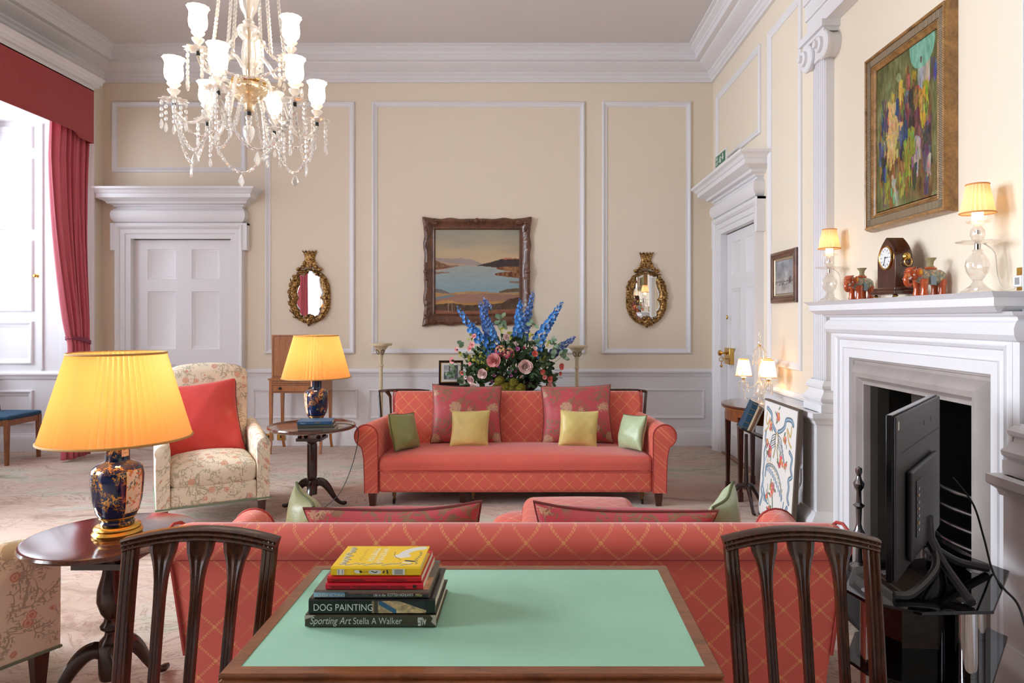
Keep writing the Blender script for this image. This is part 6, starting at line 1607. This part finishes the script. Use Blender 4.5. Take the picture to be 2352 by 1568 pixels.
for k in range(11): f = k/10; x = .18+.5*f; y = .54+.17*f*f; S([(x, y+.01), (x+.01, y+.05)], .012, BG); S([(x+.01, y-.015), (x+.03, y-.05)], .008, TN)
scroll([(.08, .64), (.10, .70), (.06, .78), (.10, .83), (.04, .92)], .02); scroll([(.86, .78), (.80, .86), (.88, .92), (.82, .99)], .024); scroll([(.76, .76), (.74, .84), (.70, .9)], .012)
for k in range(6): S([(.10, .74), (.14+.02*k, .80+.01*k), (.16+.03*k, .86)], .008, BG); S([(.84, .84), (.74+.04*k, .90), (.70+.05*k, .97)], .009, BG)
for x, y, r in ((.46, .09, .06), (.24, .20, .045), (.70, .27, .05), (.25, .42, .06), (.16, .36, .04), (.60, .46, .06), (.74, .46, .04), (.40, .73, .07), (.62, .90, .06), (.34, .90, .05), (.24, .80, .035)): rose(x, y, r)
S([(.42, .78), (.45, .88), (.44, .98)], .014, GR); S([(.26, .70), (.28, .80), (.40, .90)], .006, GR)
painted('needlework', img, lambda u, v: (-.0012, pw-.012-(2*pw-.024)*u, .012+(ph-.024)*v), M['cloth_print'], t_)

# ================================================================== EXIT SIGN
t_ = thing('exit_sign', 'green and white fire exit sign standing on the cornice above the right hand door', 'sign', (1.75, 6.42, 2.7125))
MB().box(0, .006, -.20, .20, 0, .205).build('sign_board', plain('white_plastic', (232, 230, 228), .4), t_)
GRN = plain('sign_green', (26, 110, 70), .4); WHT = plain('sign_white', (226, 232, 226), .4)
MB().box(-.0012, 0, -.155, .182, .090, .188).build('green_field', GRN, t_)
Mx = Matrix(((0, 0, -1, 0), (-1, 0, 0, 0), (0, 1, 0, 0), (0, 0, 0, 1)))
lettering('sign_lettering', 'FIRE', .044, WHT, t_, Matrix.Translation((-.0020, .172, .146)) @ Mx, 0, 1.0, bold=.001)
lettering('sign_lettering', 'EXIT', .044, WHT, t_, Matrix.Translation((-.0020, .172, .102)) @ Mx, 0, 1.0, bold=.001)
k = MB(); f_ = lambda y, z: (-.0025, y*1.15, z*.62+.085)
k.tube([f_(.0, .14), f_(.0, .139)], .011, 8); k.tube([f_(0, .125), f_(.008, .09), f_(-.012, .06), f_(.0, .03)], .006, 5); k.tube([f_(.008, .09), f_(.025, .06), f_(.03, .04)], .006, 5); k.tube([f_(0, .12), f_(-.02, .10)], .004, 5); k.tube([f_(0, .12), f_(.022, .105)], .004, 5)
k.build('running_figure', WHT, t_)
k = MB(); k.tube([f_(-.07, .14), f_(-.07, .06)], .007, 5); k.tube([f_(-.05, .085), f_(-.07, .05), f_(-.09, .085)], .007, 5); k.build('sign_arrow', WHT, t_)

# ================================================================== TV ON GLASS STAND
A = Vector((1.03, 1.965)); B = Vector((1.485, 2.52)); d = (B-A).normalized(); ang = math.atan2(d.y, d.x); c_ = (A+B)/2; tw = (B-A).length
zg = .5005
t_ = thing('television', 'black flat television seen from behind on a black glass stand by the fireplace', 'television', (c_.x, c_.y, zg), ang)
TVM = plain('tv_back_plastic', (40, 38, 40), .45, bump=.1, bscale=300); TVS = plain('tv_glossy_black', (8, 8, 10), .15)
hw = tw/2; zb, zt = .085, .57
MB().box(-hw, hw, .0, .018, zb, zt).build('screen_panel', TVS, t_, bevel=.002)
MB().box(-hw+.004, hw-.004, -.010, .0, zb+.004, zt-.004).build('back_shell', TVM, t_, bevel=.004)
MB().soft((-.02, -.022, zb+.17), (hw*.62, .009, .135), .008, 4).build('electronics_housing', TVM, t_, angle=60)
k = MB(); k.box(-hw*.55, -hw*.32, -.0335, -.0305, zb+.10, zb+.27); k.build('connector_bay', M['blackmetal'], t_)
for i in range(7): MB().box(-hw*.50+.0, -hw*.46, -.0355, -.0330, zb+.115+i*.021, zb+.123+i*.021).build('connector', M['brass'] if i % 2 else M['steel'], t_)
MB().box(-hw*.80, hw*.92, -.0106, -.0098, zb+.365, zb+.369).build('vent_slot', M['ink'], t_)
MB().box(-hw+.02, -hw+.035, -.0108, -.0099, zt-.045, zt-.02).build('sticker', plain('pale_sticker', (200, 196, 186), .6), t_)
for x in (.05, .17): MB().box(x, x+.006, -.0108, -.0098, zt-.075, zt-.060).build('screw_hole', M['ink'], t_)
k = MB(); k.tube([(.02, -.025, .20), (.02, -.03, .13), (.02, -.05, .09)], .026, 10, flat=.7)
for s in (-1, 1): k.tube(curve([(.02, -.045, .10), (.02+s*.08, -.06, .055), (.02+s*.22, -.02, .012), (.02+s*.26, .02, .010)], 5), .013, 8)
for s in (-1, 1): k.tube(curve([(.02, -.045, .10), (.02+s*.07, -.10, .05), (.02+s*.18, -.17, .012)], 5), .013, 8)
k.build('stand_foot', TVM, t_)
t_ = thing('television_stand', 'black smoked glass television stand with chrome tube legs beside the right hand chair', 'stand', (1.25, 2.2, 0))
T_ = NT('smoked_glass', C(8, 8, 10), .03); T_.set('Alpha', .93); M['smoke'] = T_.m
poly = [(.985, 2.115), (.975, 2.15), (1.09, 2.335), (1.54, 2.475), (1.60, 2.30), (1.335, 1.985), (1.12, 1.975), (1.0, 2.06)]
for (z, s, nm) in ((.49, 1.0, 'glass_top'), (.27, .98, 'glass_shelf'), (.06, 1.02, 'glass_base')):
    m = MB(); pts = [((x-1.25)*s, (y-2.2)*s) for x, y in poly]; m.loft([[(x, y, z) for x, y in pts], [(x, y, z+.010) for x, y in pts]]); m.build(nm, M['smoke'], t_, bevel=.0015)
for (x, y, r) in ((1.045, 2.13, .027), (1.30, 2.055, .030), (1.485, 2.30, .030), (1.18, 2.28, .027)):
    MB().lathe([(0, 0), (r, 0), (r, .06), (0, .06)], 24, (x-1.25, y-2.2, 0)).build('leg', M['chrome'], t_)
    for z0_, z1_ in ((.0705, .2695), (.2805, .4895)): MB().lathe([(0, z0_), (r, z0_), (r, z1_), (0, z1_)], 24, (x-1.25, y-2.2, 0)).build('leg', M['chrome'], t_)
    MB().lathe([(0, .5003), (r*.9, .5003), (r*.9, .5008), (0, .5008)], 24, (x-1.25, y-2.2, 0)).build('steel_cap', M['steel'], t_)
MB().box(-.12, .10, -.10, .08, .2805, .47).build('back_column', M['black_glass'], t_)
tag(MB().tube(curve([(1.50, 2.45, .78), (1.54, 2.40, .70), (1.545, 2.35, .60), (1.53, 2.28, .5045), (1.47, 2.14, .5045), (1.44, 2.02, .48), (1.43, 1.96, .30), (1.36, 1.99, .20), (1.40, 2.00, .09)], 8), .0035, 6).build('power_cable', M['cable']), 'thin black cable hanging from the television over the glass stand edge', 'cable')
t_ = thing('set_top_box', 'small black box under the television stand shelf with dangling cables', 'box', (1.36, 2.12, .0705))
MB().box(-.08, .08, -.05, .05, 0, .035).build('casing', M['blackmetal'], t_, bevel=.003); MB().box(-.03, -.005, -.052, -.05, .01, .03).build('label_plate', M['steel'], t_)

# floor lamp flex from the far table
tag(MB().tube(curve([(-1.47, 4.80, .608), (-1.29, 4.76, .612), (-1.225, 4.74, .56), (-1.25, 4.70, .36), (-1.33, 4.66, .16), (-1.45, 4.62, .05), (-1.53, 4.60, .006), (-1.42, 4.52, .006), (-1.36, 4.62, .006), (-1.48, 4.68, .006), (-1.58, 4.60, .006)], 8), .0028, 6).build('lamp_flex', M['cable']), 'dark lamp flex trailing from the far tripod table to the carpet', 'cable')
# ================================================================== FLOWER ARRANGEMENT
def leafmat(name, a, b, rough=.5, sc=40):
    t = NT(name, C(*a), rough); n = t.noise(t.obj(), sc, 2); t.set('Base Color', t.ramp(n, [(.35, C(*a)), (.65, C(*b))])); return t.m
F = {'blue': leafmat('delphinium_blue', (16, 116, 214), (120, 188, 244), .5, 45), 'violet': leafmat('delphinium_violet', (50, 108, 196), (136, 178, 232), .5, 50), 'pale': leafmat('delphinium_pale', (92, 120, 190), (160, 180, 222), .5, 45),
     'leaf': leafmat('dark_leaf', (34, 58, 34), (78, 108, 62), .5, 12), 'euc': leafmat('eucalyptus_leaf', (92, 132, 106), (146, 168, 130), .5, 14), 'lime': leafmat('lime_bract', (150, 158, 40), (196, 196, 80), .5, 25),
     'pink': leafmat('pink_petal', (246, 150, 156), (255, 206, 200), .5, 40), 'blush': leafmat('blush_petal', (248, 204, 200), (255, 238, 230), .5, 40), 'rose': leafmat('deep_rose_petal', (164, 46, 88), (214, 108, 116), .5, 50), 'coral': leafmat('coral_petal', (222, 92, 84), (240, 140, 120), .5, 40), 'mauve': leafmat('mauve_petal', (160, 70, 140), (206, 130, 180), .5, 60),
     'moss': None, 'dark': plain('dark_flower_centre', (34, 26, 36), .7), 'cream': plain('hydrangea_cream', (222, 190, 130), .6)}
t = NT('moss', rough=.95); n = t.noise(t.obj(), 70, 4, .7); t.set('Base Color', t.ramp(n, [(.35, C(74, 70, 14)), (.6, C(150, 140, 34))])); t.bump(n, .8, .02); F['moss'] = t.m
fa = thing('flower_arrangement', 'large arrangement of blue delphiniums, pink peonies and foliage on the table behind the sofa', 'flowers', (-.20, 6.50, .651))
O = Vector(fa.location)
rf_ = random.Random(11)
def rel(px, py, D): return P(px, py, D)-O
def petal(m, o, d, nrm, L, W, cup=.2, tip=.25):
    o = Vector(o); d = Vector(d).normalized(); nrm = Vector(nrm); nrm = (nrm-d*nrm.dot(d)).normalized(); s = d.cross(nrm)
    rows = []
    for i, (f, w_) in enumerate(((0, .25), (.35, .85), (.7, 1.0), (1.0, tip))):
        c_ = o+d*(L*f)+nrm*(cup*L*f*f)
        rows.append([c_-s*(W*w_*.5)+nrm*(cup*W*.35*w_), c_, c_+s*(W*w_*.5)+nrm*(cup*W*.35*w_)])
    vs = [p for r in rows for p in r]; fs = [(i*3+j, i*3+j+1, (i+1)*3+j+1, (i+1)*3+j) for i in range(3) for j in range(2)]
    m.add(vs, fs)
def rdir(): 
    v = Vector((rf_.gauss(0, 1), rf_.gauss(0, 1), rf_.gauss(0, 1))); return v.normalized()
def spike(p0, p1, col, r0=.040, start=.35, n=34, name='delphinium_spike'):
    m = MB(); ax = (p1-p0); L = ax.length; d = ax.normalized(); u = d.orthogonal().normalized(); w_ = d.cross(u)
    for i in range(n):
        f = start+(1-start)*(i/n)**.9; a = i*2.4; rr = r0*1.1*(1-.72*max(0, (f-start)/(1-start)))*rf_.uniform(.6, 1.15)
        rad = (u*math.cos(a)+w_*math.sin(a)); c_ = p0+ax*f+rad*rr; face = (rad*.8+Vector((0, -.5, 0))+rdir()*.35).normalized(); s = .040*(1-.60*max(0, (f-start)/(1-start)))*rf_.uniform(.75, 1.15)
        if f > .93: m.ball(c_, s*.45, 6, 4); continue
        q = face.orthogonal().normalized(); z = face.cross(q)
        for k in range(5):
            b = 2*PI*k/5+a; petal(m, c_, q*math.cos(b)+z*math.sin(b)+face*.35, face, s*.85, s*.95, .25, .6)
    o = m.build(name, F[col], fa, angle=180, merge=0)
    MB().tube([p0-ax*.6, p0, p0+ax*.5, p1], [.004, .004, .003, .0012], 6).build('flower_stem', M['flower_stem'], o)
spike(rel(1128, 815, 6.42), rel(1048, 702, 6.40), 'blue', .030, .30, 30)
spike(rel(1140, 815, 6.48), rel(1102, 690, 6.52), 'violet', .045, .30, 60)
spike(rel(1152, 840, 6.40), rel(1078, 740, 6.36), 'blue', .045, .25, 44)
spike(rel(1146, 835, 6.36), rel(1128, 745, 6.34), 'blue', .040, .10, 30)
spike(rel(1185, 800, 6.42), rel(1196, 686, 6.44), 'blue', .032, .20, 44)
spike(rel(1192, 820, 6.50), rel(1225, 668, 6.56), 'violet', .030, .30, 50)
spike(rel(1212, 820, 6.42), rel(1292, 692, 6.40), 'blue', .038, .28, 56)
spike(rel(1225, 830, 6.36), rel(1252, 770, 6.34), 'blue', .036, .15, 18)
spike(rel(1240, 835, 6.46), rel(1322, 772, 6.46), 'pale', .026, .30, 34)
spike(rel(1160, 780, 6.50), rel(1110, 682, 6.56), 'pale', .010, .75, 14)
# foliage
def leaf(m, o, d, L, W, up=None): petal(m, o, d, up or (rdir()*.5+Vector((0, -1, .3))), L, W, rf_.uniform(-.2, .25), .1)
cen = rel(1172, 862, 6.42)
m = MB(); m2 = MB(); m3 = MB()
for i in range(1500):
    d = rdir(); d.z = abs(d.z)*1.0-.25; d.normalize(); k = rf_.uniform(.45, 1.0)
    p = cen+Vector((d.x*.42*k, d.y*.20*k-.02, d.z*.36*k))
    leaf(m, p, (d+rdir()*.8), rf_.uniform(.035, .07), rf_.uniform(.02, .036))
for (px, py) in ((1062, 790), (1072, 815), (1085, 835), (1100, 850), (1068, 865), (1060, 880), (1078, 890), (1255, 860), (1262, 780), (1272, 800), (1288, 812), (1266, 818), (1246, 836), (1160, 745), (1150, 735), (1222, 742), (1040, 862), (1046, 850), (1232, 790), (1290, 818), (1110, 875), (1096, 805)):
    c_ = rel(px, py, 6.36)
    for k in range(5): leaf(m2, c_+rdir()*.02, rdir()+Vector(((px-1172)*.01, 0, .2)), rf_.uniform(.045, .075), rf_.uniform(.03, .045))
for (px, py) in ((1082, 775), (1055, 812), (1078, 822), (1092, 826), (1105, 832), (1120, 846), (1152, 758), (1168, 770), (1255, 788), (1100, 812), (1112, 822), (1216, 770), (1245, 826)):
    c_ = rel(px, py, 6.33)
    for k in range(7): leaf(m3, c_+rdir()*.018, rdir()+Vector((0, -.3, .1)), rf_.uniform(.022, .034), rf_.uniform(.016, .024))
tag(m.build('dark_foliage', F['leaf'], fa, angle=180, merge=0), kind='stuff')
tag(m2.build('eucalyptus_foliage', F['euc'], fa, angle=180, merge=0), kind='stuff')
tag(m3.build('lime_foliage', F['lime'], fa, angle=180, merge=0), kind='stuff')
m = MB()
for (px, py, bx, by) in ((1055, 812, 1100, 850), (1300, 812, 1240, 850), (1040, 866, 1090, 880), (1292, 868, 1240, 855), (1045, 832, 1100, 860), (1290, 850, 1245, 840), (1285, 800, 1240, 830)):
    m.tube([rel(px, py, 6.35), rel((px+bx)/2, (py+by)/2+4, 6.37), rel(bx, by, 6.4)], .0022, 5)
for i in range(26):
    a = rf_.uniform(-.9, .9); m.tube([cen+Vector((a*.1, 0, -.05)), cen+Vector((a*.25, rf_.uniform(-.1, .1), .22)), cen+Vector((a*.36, rf_.uniform(-.1, .1), rf_.uniform(.3, .42)))], .0022, 5)
m.build('stem_bundle', M['flower_stem'], fa)
def bloom(px, py, r, col, name, D=6.18, layers=4, face=None):
    r *= .74 if name == 'peony' else .9
    c_ = rel(px, py, D); f = Vector(face or ((px-1172)*.006, -1, (862-py)*.004)).normalized(); q = f.orthogonal().normalized(); z = f.cross(q); m = MB()
    for l in range(layers):
        k = l/(max(1, layers-1)); n = 5+l*2; tilt = 1.35-.95*k
        for i in range(n):
            b = 2*PI*(i+.5*(l % 2))/n+rf_.uniform(-.15, .15); rad = q*math.cos(b)+z*math.sin(b); d = rad*math.cos(tilt)+f*math.sin(tilt)
            petal(m, c_+rad*r*.12*l-f*r*.15*k, d, f-rad*.5, r*(.55+.42*k)*rf_.uniform(.85, 1.1), r*(.62+.28*k), .38*(1-k*.4), .75)
    return m.build(name, F[col], fa, angle=180, merge=0)
def small(px, py, r, col, name, D=6.22, dark=False):
    o = bloom(px, py, r, col, name, D, 2)
    if dark: MB().ball(rel(px, py, D-.02), r*.3, 8, 6).build('flower_centre', F['dark'], o)
    return o
bloom(1135, 828, .062, 'pink', 'peony', layers=6); bloom(1206, 842, .070, 'blush', 'peony', layers=5); bloom(1109, 858, .050, 'blush', 'peony', layers=5)
bloom(1165, 775, .045, 'blush', 'peony', 6.36, 4); bloom(1178, 792, .040, 'blush', 'peony', 6.36, 4); bloom(1082, 872, .045, 'blush', 'peony', 6.22, 4); bloom(1090, 888, .045, 'blush', 'peony', 6.20, 4)
# two-tone hydrangea heads
for (px, py) in ((1150, 806), (1168, 812)):
    m = MB(); m1 = MB(); c_ = rel(px, py, 6.20)
    for i in range(46):
        d = rdir(); d.y = -abs(d.y); p = c_+d*.052; q = d.orthogonal().normalized(); z = d.cross(q)
        for k in range(4): b = PI*k/2+i; petal(m1 if (i % 3 == 0 and d.z > -.2) else m, p, q*math.cos(b)+z*math.sin(b), d, .012, .013, .1, .7)
    o = m.build('hydrangea', F['rose'], fa, angle=180, merge=0); m1.build('cream_floret', F['cream'], o, angle=180, merge=0)
for a in ((1188, 801, .026, 'mauve'), (1204, 798, .016, 'rose'), (1172, 853, .020, 'mauve'), (1174, 862, .018, 'mauve'), (1184, 852, .014, 'mauve'), (1131, 876, .022, 'mauve'), (1137, 886, .016, 'mauve'), (1145, 843, .020, 'mauve'), (1135, 862, .018, 'mauve')): small(*a, 'carnation')
for a in ((1246, 854, .030, 'coral'), (1250, 866, .028, 'pink'), (1228, 812, .034, 'coral'), (1229, 800, .022, 'blush'), (1288, 842, .036, 'coral'), (1286, 858, .024, 'coral'), (1090, 772, .028, 'pink'), (1085, 792, .034, 'pink'), (1080, 800, .030, 'pink'), (1262, 870, .034, 'coral'), (1262, 884, .034, 'pink'), (1252, 890, .030, 'pink'), (1080, 835, .022, 'pink'), (1198, 866, .022, 'blush')): small(*a, 'rose_bloom')
for a in ((1040, 828, .040, 'pink'), (1050, 803, .028, 'pink'), (1062, 856, .026, 'coral'), (1070, 866, .022, 'blush')): small(*a, 'anemone', dark=True)
# moss mound and bowl
m = MB()
for (px, py, r) in ((1148, 876, .050), (1160, 890, .055), (1180, 880, .048), (1195, 892, .050), (1140, 892, .045), (1175, 895, .05)):
    c_ = rel(px, py, 6.22)
    m.grid(lambda u, v, c_=c_, r=r: tuple(c_+Vector((math.sin(PI*v)*math.cos(2*PI*u), math.sin(PI*v)*math.sin(2*PI*u), math.cos(PI*v)))*r*(1+.16*noise.noise(Vector((u*9, v*7, px))*1.3)+.08*noise.noise(Vector((u*30, v*20, px))))), 28, 16)
m.build('moss_mound', F['moss'], fa, angle=180)
MB().lathe([(0, 0), (.10, 0), (.12, .01), (.17, .06), (.20, .12), (.19, .12), (.16, .07), (0, .03)], 32, (.06, -.08, 0)).build('bowl', M['boxwood'], fa)
